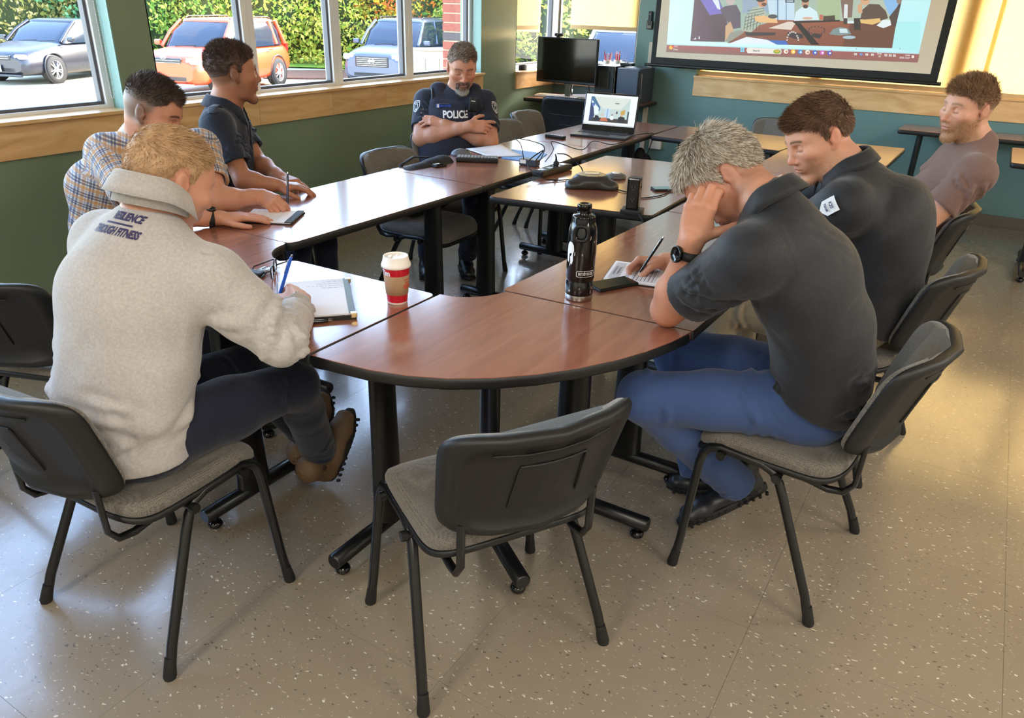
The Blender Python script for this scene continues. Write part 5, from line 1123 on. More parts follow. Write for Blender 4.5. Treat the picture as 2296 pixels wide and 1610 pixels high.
    # arm badges: outline shields
    for sgn, sh, el in ((1, shL, elL), (-1, shR, elR)):
        d_ = unit(el-sh); yy = -d_; out = unit(f*.75-Wd*sgn*.65); xx = unit(np.cross(yy, out)); org = sh+d_*.065+out*.03
        def ring(pts, w, nm):
            s2 = MB(); n = len(pts); c_ = A3(pts).mean(0)
            for p in pts: s2.v.append((p[0], p[1], 0))
            for p in pts: q = c_+(A3(p)-c_)*(1-w); s2.v.append((q[0], q[1], 0))
            s2.f = [[i, (i+1) % n, n+(i+1) % n, n+i][::-1] for i in range(n)]; s2.m = [0]*n; s2.sm = [False]*n; o_ = s2.build(nm, M['print_white']); decal('', 0, None, GP, GQ, org, xx, yy, e, loc, me=o_)
        shd = [(-.026, .036), (-.013, .040), (0, .042), (.013, .040), (.026, .036), (.027, .012), (.024, -.012), (.014, -.030), (0, -.040), (-.014, -.030), (-.024, -.012), (-.027, .012)]
        ring(shd, .12, 'arm_badge'); ring([(x*.5, y*.5-.002) for x, y in shd], .22, 'arm_badge')
        decal('POLICE', .0125, M['print_white'], GP, GQ, org+yy*.027, xx, yy, e, loc, 'lettering', .0003, .9)
        ring([(.010*math.cos(a*PI/4)*(1 if a % 2 else .5), -.026+.010*math.sin(a*PI/4)*(1 if a % 2 else .5)) for a in range(8)], .35, 'arm_badge')
    pants(e, loc, (3.965, 2.905, .545), (3.87, 2.94, .56), (4.02, 2.81, .56), (3.55, 2.72, .52), (3.60, 2.42, .52), (3.60, 2.78, .10), (3.78, 2.60, .10), Wd, M['pants_navy'], 9, rk=.074)
    shoe(e, loc, (3.66, 2.84, .002), (3.46, 2.68, .002), (0, 0, 1), M['boot_black'], M['rubber'], 'boot', .12); shoe(e, loc, (3.83, 2.66, .002), (3.62, 2.48, .002), (0, 0, 1), M['boot_black'], M['rubber'], 'boot', .12)
def build_polo1():
    loc = (2.08, .25, 0); e = new_person(loc, 'grey haired man in a black polo and blue trousers, head propped on his fist, writing')
    f = unit((-.10, 1, 0)); Wd = unit((1, .10, 0)); H = Head((1.990, .560, 1.155), (-.36, .46, -.92), (-.16, .7, .45), 1.02)
    nb = A3((1.925, .430, 1.130)); ch = A3((1.930, .365, 1.015)); shL, shR = A3((1.780, .410, 1.010)), A3((2.12, .44, 1.00))
    elL, wrL = A3((1.905, .635, .790)), A3((1.842, .575, 1.010)); elR, wrR = A3((2.36, .60, .79)), A3((2.330, .800, .785)); DL = unit((.10, -.10, 1)); DR = unit((-.32, .90, -.08))
    S_ = Shape(); H.add(S_, nb, .048); torso(S_, [(2.07, .25, .60), (2.04, .26, .84), ch], [.06]*3, [.11]*3, Wd); S_.cone(nb-A3((0, 0, .02)), ch, .045, .05, .04)
    for sh, el, wr in ((shR, elR, wrR), (shL, elL, wrL)): S_.cone(ch, sh, .05, .045, .03); arm(S_, sh, el, wr, 1.06, (.052, .042, .028))
    hand(S_, wrL, DL, unit((.97, .10, .1)), 1, ((.55, 1.15, .6), (.65, 1.25, .7), (.75, 1.3, .7), (.85, 1.3, .7)), ((.45, .85, .35), (.45, .8, .5), (.5, .7, .6)), 1.08)
    tR = hand(S_, wrR, DR, (-.5, .1, -.85), -1, WRITE, WTH, 1.04)
    P, Q = skin_mesh(S_, [(H.o-.17, H.o+.17), hbox(wrL, DL), hbox(wrR, DR)]); mk_mesh('body', P, Q, M['skin'], e, loc, skin_col(H, P, SK['b'], stub=(.25, (150, 128, 112)), brow=(110, 90, 74), fadec=(.35, (150, 134, 122))))
    grow_hair(H, e, loc, dict(c1=(128, 110, 94), c2=(176, 160, 142), cs=(140, 124, 110), top=.026, side=.012, thick=.009, napez=-.075, n=16000, comb=(0, .9, .25), lift=.22, grey=.55, greytop=True, gcol=(222, 214, 202), bw=.0010, vol=.006, recede=.01, mess=.2, whorl=(0, -.05, .13)), 7)
    grow_beard(H, e, loc, (P, Q), lambda L_: sstep(-.080, -.095, L_[:, 2])*(abs(L_[:, 0]) < .034)*(L_[:, 1] > .045), 900, .012, (120, 104, 92), (150, 136, 124), .6)
    G = Shape(); torso(G, [(2.07, .225, .535), (2.055, .225, .66), (2.03, .25, .79), (1.97, .315, .92), ch+A3((0, .0, -.01))], [.128, .124, .122, .115, .10], [.18, .172, .18, .185, .165], Wd)
    G.cone(nb-A3((0, .02, .02)), ch, .070, .10, .05); G.ell((1.975, .275, .91), (.14, .09, .14), None, .06)
    for sh, el in ((shR, elR), (shL, elL)): G.cone(ch+A3((0, .01, .02)), sh, .080, .078, .05); short_sleeve(G, sh, el, .68, .080, .078)
    rnd = np.random.RandomState(38); fo = auto_folds(rnd, shL+(elL-shL)*.35, elL-shL, .08, 6, .14, .012, .006, 1.4)+auto_folds(rnd, (2.06, .23, .62), (0, 0, 1), .16, 14, .14, .011, .007, .7)
    fo += [((1.86, .40, 1.12), (1.93, .28, 1.07), .010, .006), ((1.84, .34, 1.10), (1.95, .22, 1.02), .012, .005), ((1.86, .30, .90), (1.98, .18, .76), .014, .006), ((1.85, .33, .86), (1.90, .20, .66), .012, .006)]
    G.cut((2.07, .20, .572), (0, .38, -.92)); garment('polo_shirt', G, .0055, M['polo_black'], e, loc, fo, .0016, 16, 5)
    collar('collar', nb+A3((.0, -.012, .0)), (.10, .60, .80), (-.2, .7, -.5), M['polo_black'], e, loc, .066, .070, .040, .046, .45, .03, .020)
    watch(wrL-DL*.035, DL, unit((-.75, .60, 0)), M['rubber'], e, loc, .031, .027, .022)
    pants(e, loc, (2.075, .235, .550), (2.17, .30, .555), (1.99, .30, .555), (2.22, .70, .535), (1.845, .655, .535), (2.18, .55, .13), (2.11, .40, .175), Wd, M['jeans'], 10, rk=.072, ra=.060, fold=24)
    shoe(e, loc, (2.235, .335, .115), (2.03, .545, .004), (.25, -.1, .9), M['boot_black'], M['rubber'], 'boot', .12); shoe(e, loc, (2.30, .42, .03), (2.22, .66, .002), (0, 0, 1), M['boot_black'], M['rubber'], 'boot', .12)
    return H, tR, wrR, DR
def build_polo2():
    loc = (2.86, .24, 0); e = new_person(loc, 'brown haired man in a black polo and khaki trousers looking down')
    f = unit((-.15, 1, 0)); Wd = unit((1, .15, 0)); H = Head((2.750, .475, 1.175), (-.62, .60, -.46), (-.1, .3, 1), 1.05)
    nb = A3((2.76, .385, 1.095)); ch = A3((2.79, .315, .985)); shL, shR = A3((2.605, .33, .985)), A3((2.975, .375, .985))
    elL, wrL = A3((2.66, .54, .800)), A3((2.88, .66, .785)); elR, wrR = A3((3.00, .68, .795)), A3((2.845, .60, .925)); DL = unit((.9, .35, -.02)); DR = unit((-.45, -.15, .9))
    S_ = Shape(); H.add(S_, nb, .056); torso(S_, [(2.85, .23, .60), (2.84, .25, .82), ch], [.08]*3, [.13]*3, Wd); S_.cone(nb, ch, .06, .09, .04)
    for sh, el, wr in ((shR, elR, wrR), (shL, elL, wrL)): S_.cone(ch, sh, .05, .045, .03); arm(S_, sh, el, wr, 1.06)
    hand(S_, wrR, DR, unit((-.7, -.7, 0)), 1, ((.7, 1.1, .5),)*4, None, 1.04); hand(S_, wrL, DL, (0, 0, -1), 1, ((.2, .3, .2),), None, 1.04)
    P, Q = skin_mesh(S_, [(H.o-.17, H.o+.17), hbox(wrL, DL), hbox(wrR, DR)]); mk_mesh('body', P, Q, M['skin'], e, loc, skin_col(H, P, SK['d'], stub=(.55, (180, 132, 100)), brow=(100, 72, 54)))
    grow_hair(H, e, loc, dict(c1=(100, 74, 58), c2=(138, 106, 84), cs=(126, 98, 80), top=.024, side=.009, thick=.010, n=14000, comb=(-.1, 1.0, .3), lift=.2, bw=.0010, vol=.008, fade=1, fz=-.05, skin=SK['d']), 9)
    grow_beard(H, e, loc, (P, Q), lambda L_: sstep(-.03, -.06, L_[:, 2])*sstep(-.01, .02, L_[:, 1])*(1-np.exp(-((L_[:, 0])/.03)**2-((L_[:, 2]+.066)/.012)**2)), 2500, .006, (150, 108, 78), (186, 144, 110), bw=.0005)
    G = Shape(); torso(G, [(2.86, .20, .53), (2.86, .20, .66), (2.85, .215, .80), (2.81, .25, .92), ch+A3((0, -.01, -.01))], [.140, .140, .140, .130, .108], [.205, .20, .205, .205, .18], Wd)
    G.cone(nb-A3((0, .025, .03)), ch, .080, .105, .05); G.ell((2.82, .18, .90), (.17, .11, .16), None, .06)
    for sh, el in ((shR, elR), (shL, elL)): G.cone(ch+A3((0, .01, .02)), sh, .082, .080, .05); short_sleeve(G, sh, el, .70, .082, .080)
    rnd = np.random.RandomState(48); fo = auto_folds(rnd, shL+(elL-shL)*.35, elL-shL, .08, 5, .14, .012, .005, 1.4)+auto_folds(rnd, (2.85, .22, .64), (0, 0, 1), .17, 12, .16, .011, .006, .7)
    G.cut((2.86, .20, .560), (0, .3, -.95)); _, GP, GQ = garment('polo_shirt', G, .0055, M['polo_black'], e, loc, fo, .0016, 16, 6)
    collar('collar', nb+A3((.0, -.012, .0)), (-.10, .38, .9), (-.4, .8, -.2), M['polo_black'], e, loc, .076, .080, .042, .044, .45, .03, .020)
    d_ = unit(elL-shL); s2 = MB(); s2.add([(-.024, .028, 0), (.024, .028, 0), (.024, -.012, 0), (0, -.030, 0), (-.024, -.012, 0)], [(4, 3, 2, 1, 0)]); bo = s2.build('arm_badge', M['print_white']); out = unit((-.9, .1, .35)); yy = -d_
    org = shL+d_*.015+out*.04; xx = unit(np.cross(yy, out)); decal('', 0, None, GP, GQ, org, xx, yy, e, loc, me=bo, out=.007)
    decal('K20', .013, M['print_navy'], GP, GQ, org+yy*.012, xx, yy, e, loc, 'lettering', .0004, 1, .0095); decal('TEAM', .010, M['print_navy'], GP, GQ, org-yy*.005, xx, yy, e, loc, 'lettering', .0004, 1, .0095)
    pants(e, loc, (2.86, .225, .55), (2.95, .30, .56), (2.77, .30, .56), (3.0, .70, .54), (2.66, .70, .54), (3.0, .66, .12), (2.66, .64, .12), Wd, M['khaki'], 11, rk=.074, ra=.062)
    for x in (2.66, 3.0): shoe(e, loc, (x, .58, .002), (x-.02, .86, .002), (0, 0, 1), M['boot_black'], M['rubber'], 'shoe', .10)
def build_brown():
    loc = (3.80, .25, 0); e = new_person(loc, 'bearded man in a brown T-shirt leaning back with closed eyes at the right')
    f = unit((-.25, 1, 0)); Wd = unit((1, .25, 0)); H = Head((3.768, .088, 1.208), (-.72, .66, -.10), (.1, -.15, 1), 1.0)
    nb = A3((3.78, .015, 1.06)); ch = A3((3.785, .045, .955)); shL, shR = ch-Wd*.20+A3((0, 0, .02)), ch+Wd*.19+A3((0, 0, .02))
    elL, wrL = A3((3.50, .15, .740)), A3((3.62, .36, .70)); elR, wrR = A3((3.98, .22, .80)), A3((3.86, .42, .74)); DL = unit((.55, .75, -.1)); DR = unit((-.75, .45, -.1))
    S_ = Shape(); H.add(S_, nb, .055); torso(S_, [(3.80, .24, .60), (3.80, .12, .80), ch], [.08]*3, [.13]*3, Wd); S_.cone(nb, ch, .06, .09, .04)
    for sh, el, wr in ((shR, elR, wrR), (shL, elL, wrL)): S_.cone(ch, sh, .05, .045, .03); arm(S_, sh, el, wr, 1.10)
    hand(S_, wrL, DL, (0, 0, -1), 1, ((.4, .5, .3),)); hand(S_, wrR, DR, (0, 0, -1), -1, ((.4, .5, .3),))
    P, Q = skin_mesh(S_, [(H.o-.17, H.o+.17), hbox(wrL, DL), hbox(wrR, DR)]); mk_mesh('body', P, Q, M['skin'], e, loc, skin_col(H, P, SK['d'], stub=(.85, (164, 122, 90)), brow=(140, 104, 80), fadec=(.3, (170, 138, 114))))
    grow_hair(H, e, loc, dict(c1=(136, 106, 82), c2=(176, 140, 108), cs=(156, 124, 100), top=.026, side=.006, thick=.009, n=12000, comb=(0, .6, .5), lift=.3, bw=.0010, vol=.012, fade=1, fz=-.01, mess=.35, clump=.6, skin=SK['d']), 10)
    grow_beard(H, e, loc, (P, Q), lambda L_: np.maximum(sstep(-.028, -.05, L_[:, 2])*sstep(-.012, .01, L_[:, 1])*(1-np.exp(-((L_[:, 0])/.026)**2-((L_[:, 2]+.066)/.010)**2)), np.exp(-((L_[:, 2]+.050)/.007)**2)*(abs(L_[:, 0]) < .034)*(L_[:, 1] > .08)), 5000, .0065, (168, 126, 92), (206, 162, 122), bw=.0006)
    G = Shape(); torso(G, [(3.80, .26, .53), (3.80, .22, .64), (3.79, .15, .78), ch+A3((0, 0, .0))], [.122, .118, .118, .100], [.165, .16, .175, .165], Wd); G.cone(nb+A3((0, 0, .004)), ch, .072, .105, .05)
    for sh, el in ((shR, elR), (shL, elL)): G.cone(ch+A3((0, 0, .03)), sh, .076, .076, .05); short_sleeve(G, sh, el, .58, .074, .070)
    rnd = np.random.RandomState(58); fo = auto_folds(rnd, shL+(elL-shL)*.35, elL-shL, .076, 7, .14, .010, .007, 1.4)+auto_folds(rnd, (3.80, .17, .78), (0, -.4, 1), .16, 14, .2, .011, .007, 1)
    fo += [((3.68, .05, 1.02), (3.72, .15, .88), .010, .007), ((3.72, .07, 1.04), (3.78, .20, .85), .010, .006)]
    garment('t_shirt', G, .0055, M['brown_tee'], e, loc, fo, .0016, 16, 8)
    band('neck_rib', nb+A3((0, .012, .012)), (-.06, .25, .95), .070, .020, M['brown_tee'], e, loc, ry=.072, ref=(0, 1, 0), thick=.006)
    pants(e, loc, (3.80, .27, .55), (3.89, .34, .56), (3.71, .34, .56), (3.92, .74, .53), (3.62, .74, .53), (3.94, .76, .12), (3.60, .76, .12), Wd, M['pants_navy'], 12)
    for x in (3.60, 3.94): shoe(e, loc, (x, .72, .002), (x-.02, 1.0, .002), (0, 0, 1), M['boot_black'], M['rubber'], 'shoe', .10)
import time as _t
_t0 = _t.time()
for _k, _f in (('hoodie', build_hoodie), ('plaid', build_plaid), ('navy', build_navy), ('officer', build_officer), ('polo1', build_polo1), ('polo2', build_polo2), ('brown', build_brown)):
    PEOPLE[_k] = _f(); print(_k, round(_t.time()-_t0, 1))
# ------------------------------------------------------------------ small things
def thing(name, x, y, z, deg, label, cat, group=None): return empty(name, (x, y, z), math.radians(deg), label=label, cat=cat, group=group)
def emis(name, strength=1., attr=True, col=(255, 255, 255)):
    m = bpy.data.materials.new(name); m.use_nodes = True; t = m.node_tree; b = t.nodes['Principled BSDF']; L = t.links.new
    b.inputs['Roughness'].default_value = .35; b.inputs['Base Color'].default_value = (.02, .02, .02, 1); b.inputs['Emission Strength'].default_value = strength
    if attr: at = t.nodes.new('ShaderNodeAttribute'); at.attribute_name = 'col'; L(at.outputs['Color'], b.inputs['Emission Color'])
    else: b.inputs['Emission Color'].default_value = (*lin(col), 1)
    return m
class Flat:
    """flat picture made of coloured shapes, each a hair in front of the last"""
    def __init__(s, f): s.f = f; s.v = []; s.p = []; s.c = []; s.n = 0
    def poly(s, pts, c, c2=None):
        s.n += 1; o = len(s.v); s.v += [s.f(x, y, s.n) for x, y in pts]; s.p.append(list(range(o, o+len(pts))))
        a = A3(lin(c)); b = A3(lin(c2)) if c2 else a
        s.c += [tuple(a+(b-a)*(i/(len(pts)-1))) for i in range(len(pts))]; return s
    def disc(s, x, y, r, c, ry=None, n=16): return s.poly([(x+r*math.cos(2*PI*i/n), y+(ry or r)*math.sin(2*PI*i/n)) for i in range(n)], c)
    def rect(s, x0, y0, x1, y1, c, sl=0.): return s.poly([(x0, y0), (x1, y0+sl*(x1-x0)), (x1, y1+sl*(x1-x0)), (x0, y1)], c)
    def build(s, name, m, parent, normal):
        me = bpy.data.meshes.new(name); me.from_pydata([tuple(v) for v in s.v], [], s.p); me.materials.append(m)
        a = me.attributes.new('col', 'FLOAT_COLOR', 'POINT'); a.data.foreach_set('color', np.array([(*c, 1) for c in s.c], np.float32).ravel()); me.update()
        if me.polygons[0].normal.dot(Vector(normal)) < 0: me.flip_normals()
        o = bpy.data.objects.new(name, me); C.objects.link(o); o.parent = parent; return o
# ---- projector screen
SX = 6.97
def onx(px, py, c): d = ray(px, py); t = c/d[0]; return A3((c, t*d[1], CAMH+t*d[2]))
M['screen_white'] = mat('matte white screen', (222, 208, 188), .7); M['screen_black'] = mat('black screen border', (20, 20, 20), .7)
e = empty('projector_screen', (SX, 1.57, 1.0), label='pull down projector screen showing a video meeting, in front of the yellow blinds', cat='screen')
def sy(px, py): return onx(px, py, SX)
yl, yr = sy(1460, 128)[1], sy(2104, 172)[1]; yil, yir = sy(1471, 127)[1], sy(2086, 166)[1]; zb = sy(1780, 163)[2]; zi = sy(1780, 147)[2]; ZT = 2.62
def slab(y0, y1, z0, z1, x, t, m, name): return MB().box((x-SX, (y0+y1)/2-1.57, (z0+z1)/2-1.0), (t, abs(y1-y0), z1-z0)).build(name, m, e)
slab(yl, yr, zb, ZT, SX+.002, .002, M['screen_black'], 'border'); slab(yil, yir, zi, ZT-.08, SX-.0005, .001, M['screen_white'], 'fabric')
b = MB(); b.tube([(0, yl-1.57+.055, zb-1.0-.012), (0, yr-1.57-.03, zb-1.0-.012)], .014, 12); b.build('bottom_bar', M['black_plastic'], e)
b = MB(); b.box((.0, 1.57-1.57, ZT-1.0+.04), (.09, abs(yl-yr)+.2, .09), bev=.015); b.build('housing', M['black_plastic'], e)
def cs(X, Y): return 1470+X/2.056, Y/2.056
F_ = Flat(lambda X, Y, n: tuple(A3(onx(*cs(X, Y), SX-.0012-.00004*n))-A3((SX, 1.57, 1.0))))
F_.poly([(52, 203), (105, -560), (1400, -560), (1214, 245)], (214, 252, 252), (190, 240, 244))
F_.poly([(1085, 222), (1090, 100), (1225, 100), (1213, 245)], (176, 238, 240))
F_.poly([(160, 190), (200, -200), (1180, -200), (1085, 222)], (150, 178, 168), (190, 200, 180))
F_.rect(400, -200, 520, 60, (150, 170, 190)); F_.poly([(515, 0), (640, 0), (640, 110), (530, 100)], (196, 220, 236)); F_.rect(560, 0, 566, 100, (110, 140, 170)); F_.rect(600, 0, 604, 95, (120, 150, 180)); F_.rect(598, 0, 640, 12, (60, 70, 80)); F_.rect(604, 2, 634, 8, (190, 210, 220))
F_.poly([(745, -60), (850, -60), (850, 90), (745, 90)], (170, 190, 150)); F_.poly([(400, 140), (560, 92), (1110, 100), (1090, 222), (330, 198)], (168, 100, 74), (128, 78, 60))
F_.poly([(520, 130), (610, 100), (650, 100), (625, 138)], (222, 208, 196)); F_.poly([(900, 100), (1110, 100), (1090, 222), (860, 215)], (112, 74, 58))
F_.poly([(160, 190), (180, -20), (285, -20), (320, 60), (335, 125), (318, 192)], (110, 84, 96), (88, 66, 74)); F_.poly([(195, -20), (285, -20), (318, 60), (250, 70)], (126, 112, 196)); F_.poly([(262, 0), (290, 0), (300, 46), (285, 40)], (220, 232, 250))
F_.poly([(296, 45), (320, 28), (372, 22), (392, 60), (392, 128), (345, 135), (332, 100)], (100, 86, 98)); F_.disc(345, 4, 20, (196, 180, 176)); F_.poly([(320, 186), (322, 120), (345, 98), (360, 140), (345, 186)], (206, 168, 128)); F_.poly([(345, 150), (420, 130), (400, 155), (345, 190), (322, 190)], (150, 152, 140))
F_.poly([(395, 140), (420, 70), (450, 35), (480, 26), (512, 60), (500, 95), (440, 150)], (176, 186, 168))
for i in range(6): F_.poly([(415+i*14, 62+abs(i-3)*4), (418+i*14, 60+abs(i-3)*4), (408+i*14, 138), (405+i*14, 138)], (84, 98, 96)); F_.poly([(408+i*3, 128-i*16), (500, 92-i*11), (500, 95-i*11), (408+i*3, 131-i*16)], (96, 110, 104))
F_.disc(492, 10, 22, (206, 150, 118), 24); F_.disc(484, -4, 22, (70, 54, 48), 14); F_.disc(500, 20, 12, (110, 78, 62), 8); F_.poly([(455, 76), (500, 70), (560, 90), (562, 106), (480, 104), (460, 96)], (232, 186, 128))
F_.poly([(410, 148), (555, 150), (550, 163), (420, 166)], (70, 56, 54)); F_.poly([(335, 202), (420, 170), (545, 188), (600, 206)], (228, 238, 246)); F_.poly([(515, 184), (600, 188), (612, 207), (560, 206)], (66, 112, 188))
F_.disc(540, 76, 22, (84, 84, 84), 10)
F_.poly([(638, 96), (646, 56), (672, 34), (712, 32), (744, 54), (753, 92)], (212, 234, 240)); F_.disc(690, 14, 17, (196, 150, 124), 24); F_.disc(690, 0, 18, (70, 54, 48), 12); F_.disc(691, 30, 12, (84, 62, 54), 9); F_.disc(700, 84, 24, (216, 176, 150), 6)
F_.rect(756, 68, 772, 92, (196, 112, 92)); F_.poly([(774, 74), (826, 70), (828, 94), (772, 94)], (84, 70, 60)); F_.poly([(628, 98), (850, 92), (850, 99), (640, 107)], (54, 44, 42)); F_.poly([(642, 107), (668, 107), (755, 207), (716, 205)], (44, 36, 34))
F_.poly([(606, 165), (608, 148), (636, 148), (680, 158), (680, 176), (640, 180)], (64, 54, 54)); 
for k in range(10):
    a = PI*k/9; F_.disc(632-26*math.cos(a), 185-38*math.sin(a)*(1 if k < 7 else .8), 4, (206, 200, 196))
for k in range(14):
    a = 2*PI*k/14; F_.disc(742+38*math.cos(a), 140+18*math.sin(a), 3.5, (70, 66, 66))
F_.poly([(712, 168), (730, 152), (768, 160), (756, 178)], (60, 52, 50)); F_.poly([(800, 158), (818, 134), (852, 124), (888, 132), (902, 158), (850, 164)], (128, 148, 148)); F_.poly([(846, 132), (880, 132), (888, 152), (850, 152)], (206, 226, 230)); F_.disc(892, 172, 30, (166, 196, 206), 8)
F_.poly([(852, -10), (912, -10), (905, 80), (862, 84)], (134, 110, 98)); F_.poly([(870, 20), (886, 20), (884, 100), (866, 104)], (222, 226, 228)); F_.rect(866, 84, 884, 112, (74, 64, 60)); F_.rect(884, 96, 924, 108, (214, 232, 236)); F_.rect(914, 84, 944, 138, (60, 52, 50))
F_.poly([(944, 88), (952, 46), (985, 18), (1030, 20), (1062, 52), (1072, 84), (1030, 98)], (98, 80, 70)); F_.disc(966, 4, 20, (214, 170, 132), 20); F_.disc(968, -10, 24, (120, 92, 72), 12); F_.poly([(930, 28), (950, 12), (954, 60), (934, 60)], (214, 166, 126)); F_.poly([(942, 92), (1034, 84), (1038, 100), (1000, 114), (946, 106)], (228, 190, 120))
F_.poly([(1040, -30), (1124, -30), (1116, 40), (1082, 74), (1066, 46)], (138, 188, 232)); F_.poly([(1018, 118), (1048, 92), (1082, 92), (1086, 116), (1050, 130)], (226, 240, 240)); F_.poly([(1076, 78), (1112, 34), (1140, -20), (1106, 128), (1092, 120)], (86, 72, 66)); F_.disc(1122, 6, 12, (150, 130, 116))
for k in range(3): F_.rect(176+4*k, 178-3*k, 179+4*k, 182, (230, 230, 230))
F_.rect(198, 168, 204, 180, (230, 230, 230)); F_.poly([(52, 203), (1214, 245), (1214, 251), (52, 209)], (180, 220, 226))
F_.poly([(52, 207), (1214, 250), (1206, 288), (48, 240)], (168, 92, 88), (138, 106, 100))
F_.disc(71, 219, 9, (250, 190, 60)); F_.disc(79, 214, 5, (226, 70, 60)); 
for i, j in ((0, 0), (10, 0), (0, 11), (10, 11)): F_.rect(391+i, 220+j, 399+i, 229+j, (120, 214, 250), .04)
F_.poly([(424, 219), (576, 225), (582, 237), (576, 250), (424, 245), (418, 232)], (236, 230, 222)); F_.disc(560, 238, 18, (150, 176, 60), 10); F_.disc(560, 236, 10, (226, 180, 70), 5)
for X, c in ((601, (236, 232, 226)), (634, (250, 200, 60)), (667, (60, 150, 220)), (700, (240, 232, 220)), (734, (50, 110, 210)), (768, (214, 110, 200)), (802, (88, 92, 210))):
    Y = 208+X*.0367+7; F_.disc(X, Y, 11, c, 11, 8); F_.disc(X+2, Y+1, 4.5, (250, 246, 236) if X not in (601, 700) else (200, 120, 60))
F_.disc(810, 234, 4, (226, 60, 60))
for X in (922, 948, 974, 1000, 1062, 1082, 1101): Y = 210+X*.0370+5; F_.rect(X-7, Y-5, X+6, Y+5, (228, 224, 218) if X != 948 else (110, 160, 226), .04); F_.rect(X-3, Y-1, X+2, Y+2, (150, 110, 104), .04)
F_.rect(1180, 255, 1192, 268, (232, 226, 220))
for X in (925, 1000, 1127): F_.disc(X, 225, 2, (90, 100, 110))
M['projected'] = emis('projected picture', .56); pic = F_.build('projected_picture', M['projected'], e, (-1, 0, 0)); M['print_light'] = emis('light lettering', .6, False, (240, 236, 228)); M['print_grey'] = mat('grey print', (110, 112, 120), .7); M['print_dark'] = mat('dark print', (46, 44, 48), .7)
def scr_text(t, X, Y, h, m, sx=1., al='CENTER'):
    o = textmesh(t, h, m, 'lettering', .0003, sx, al, 0.); o.parent = e; p = A3(onx(*cs(X, Y), SX-.0075))-A3((SX, 1.57, 1.0)); o.matrix_local = frame_mat(o, (0, -1, 0), (0, 0, 1), p)
scr_text('12°C', 84, 214, .018, M['print_light'], 1, 'LEFT'); scr_text('Sunny', 82, 227, .018, M['print_light'], 1, 'LEFT'); scr_text('Search', 448, 233, .020, M['print_dark'], 1.1, 'LEFT'); scr_text('ENG', 1032, 248, .016, M['print_light']); scr_text('US', 1032, 260, .016, M['print_light'])
scr_text('12:00', 1172, 256, .016, M['print_light'], 1, 'RIGHT'); scr_text('2026-10-07', 1172, 268, .016, M['print_light'], 1, 'RIGHT')
# ---- laptop
lx, ly = 4.92, 2.245; a0 = A3((4.735, 2.415, TZ)); a1 = A3((4.80, 2.005, TZ)); dx = unit(a1-a0); dz = A3((0, 0, 1)); dy = np.cross(dz, dx); wL = .385; dL = .255
e = thing('laptop', *(a0+dx*wL/2+dy*dL/2)[:2], TZ, math.degrees(math.atan2(dx[1], dx[0])), 'open laptop showing the video meeting on the far left table', 'laptop')
M['laptop_grey'] = mat('dark grey aluminium', (70, 72, 78), .3, .8); M['key'] = mat('black keys', (28, 28, 30), .5)
MB().box((0, 0, .008), (wL, dL, .014), bev=.004).build('base', M['laptop_grey'], e); kb = MB()
for r in range(5):
    for c in range(14): kb.box((-.165+c*.0245, .085-r*.021, .0162), (.021, .018, .003), bev=.001)
kb.build('keyboard', M['key'], e, kind='stuff'); MB().box((.0, -.075, .0155), (.12, .075, .001)).build('touchpad', M['black_gloss'], e)
tl = math.radians(14); lid = empty('lid', (0, dL/2-.004, .014), 0, e); lid.rotation_euler = (-tl, 0, 0); lid.name = 'lid'
hl = .255; lo_ = MB().box((0, .004, hl/2), (wL, .007, hl), bev=.003).build('lid_panel', M['laptop_grey'], lid); MB().box((0, .0, hl/2), (wL-.008, .002, hl-.006)).build('bezel', M['black_gloss'], lid)
FL = Flat(lambda X, Y, n: ((X-.5)*(wL-.018), -.0014-.00004*n, .038+Y*(hl-.05)))
FL.poly([(0, 0), (1, 0), (1, 1), (0, 1)], (236, 246, 254)); FL.rect(0, 0, 1, .045, (206, 214, 222)); FL.rect(.1, .11, .87, .92, (190, 210, 206)); FL.poly([(.1, .92), (.87, .92), (.7, .55), (.35, .55)], (214, 222, 214)); FL.poly([(.1, .92), (.16, .92), (.30, .58), (.30, .48), (.1, .30)], (70, 110, 150)); FL.poly([(.12, .80), (.27, .55), (.27, .36), (.12, .30)], (226, 242, 252))
FL.rect(.1, .11, .87, .24, (60, 50, 46)); FL.poly([(.1, .12), (.14, .12), (.2, .3), (.17, .55), (.12, .72), (.1, .7)], (50, 64, 106)); FL.disc(.155, .66, .035, (90, 120, 180), .06); FL.poly([(.2, .13), (.32, .18), (.28, .3), (.22, .32)], (34, 36, 50)); FL.disc(.36, .34, .03, (206, 190, 180), .05); FL.rect(.40, .24, .5, .55, (190, 214, 236)); FL.rect(.44, .24, .46, .55, (140, 170, 210)); FL.disc(.55, .26, .04, (226, 230, 236), .07); FL.disc(.55, .36, .015, (150, 110, 90), .03)
FL.rect(.62, .4, .65, .48, (70, 70, 66)); FL.poly([(.71, .36), (.79, .40), (.79, .56), (.71, .50)], (196, 160, 70)); FL.poly([(.68, .14), (.8, .14), (.8, .30), (.72, .34), (.67, .28)], (34, 34, 34)); FL.disc(.735, .36, .022, (206, 170, 140), .04); FL.poly([(.32, .14), (.48, .14), (.44, .26), (.34, .24)], (196, 112, 76)); FL.rect(.58, .72, .66, .75, (110, 104, 96)); FL.rect(.84, .2, .87, .5, (60, 70, 80))
for i in range(10): FL.rect(.34+i*.03, .012, .355+i*.03, .034, (90+i*12, 120, 200-i*10))
FL.build('display', emis('laptop display', .6), lid, (0, -1, 0)); MB().ball((0, -.0015, hl-.006), .0018, 6, 4).build('webcam', M['white_plastic'], lid)
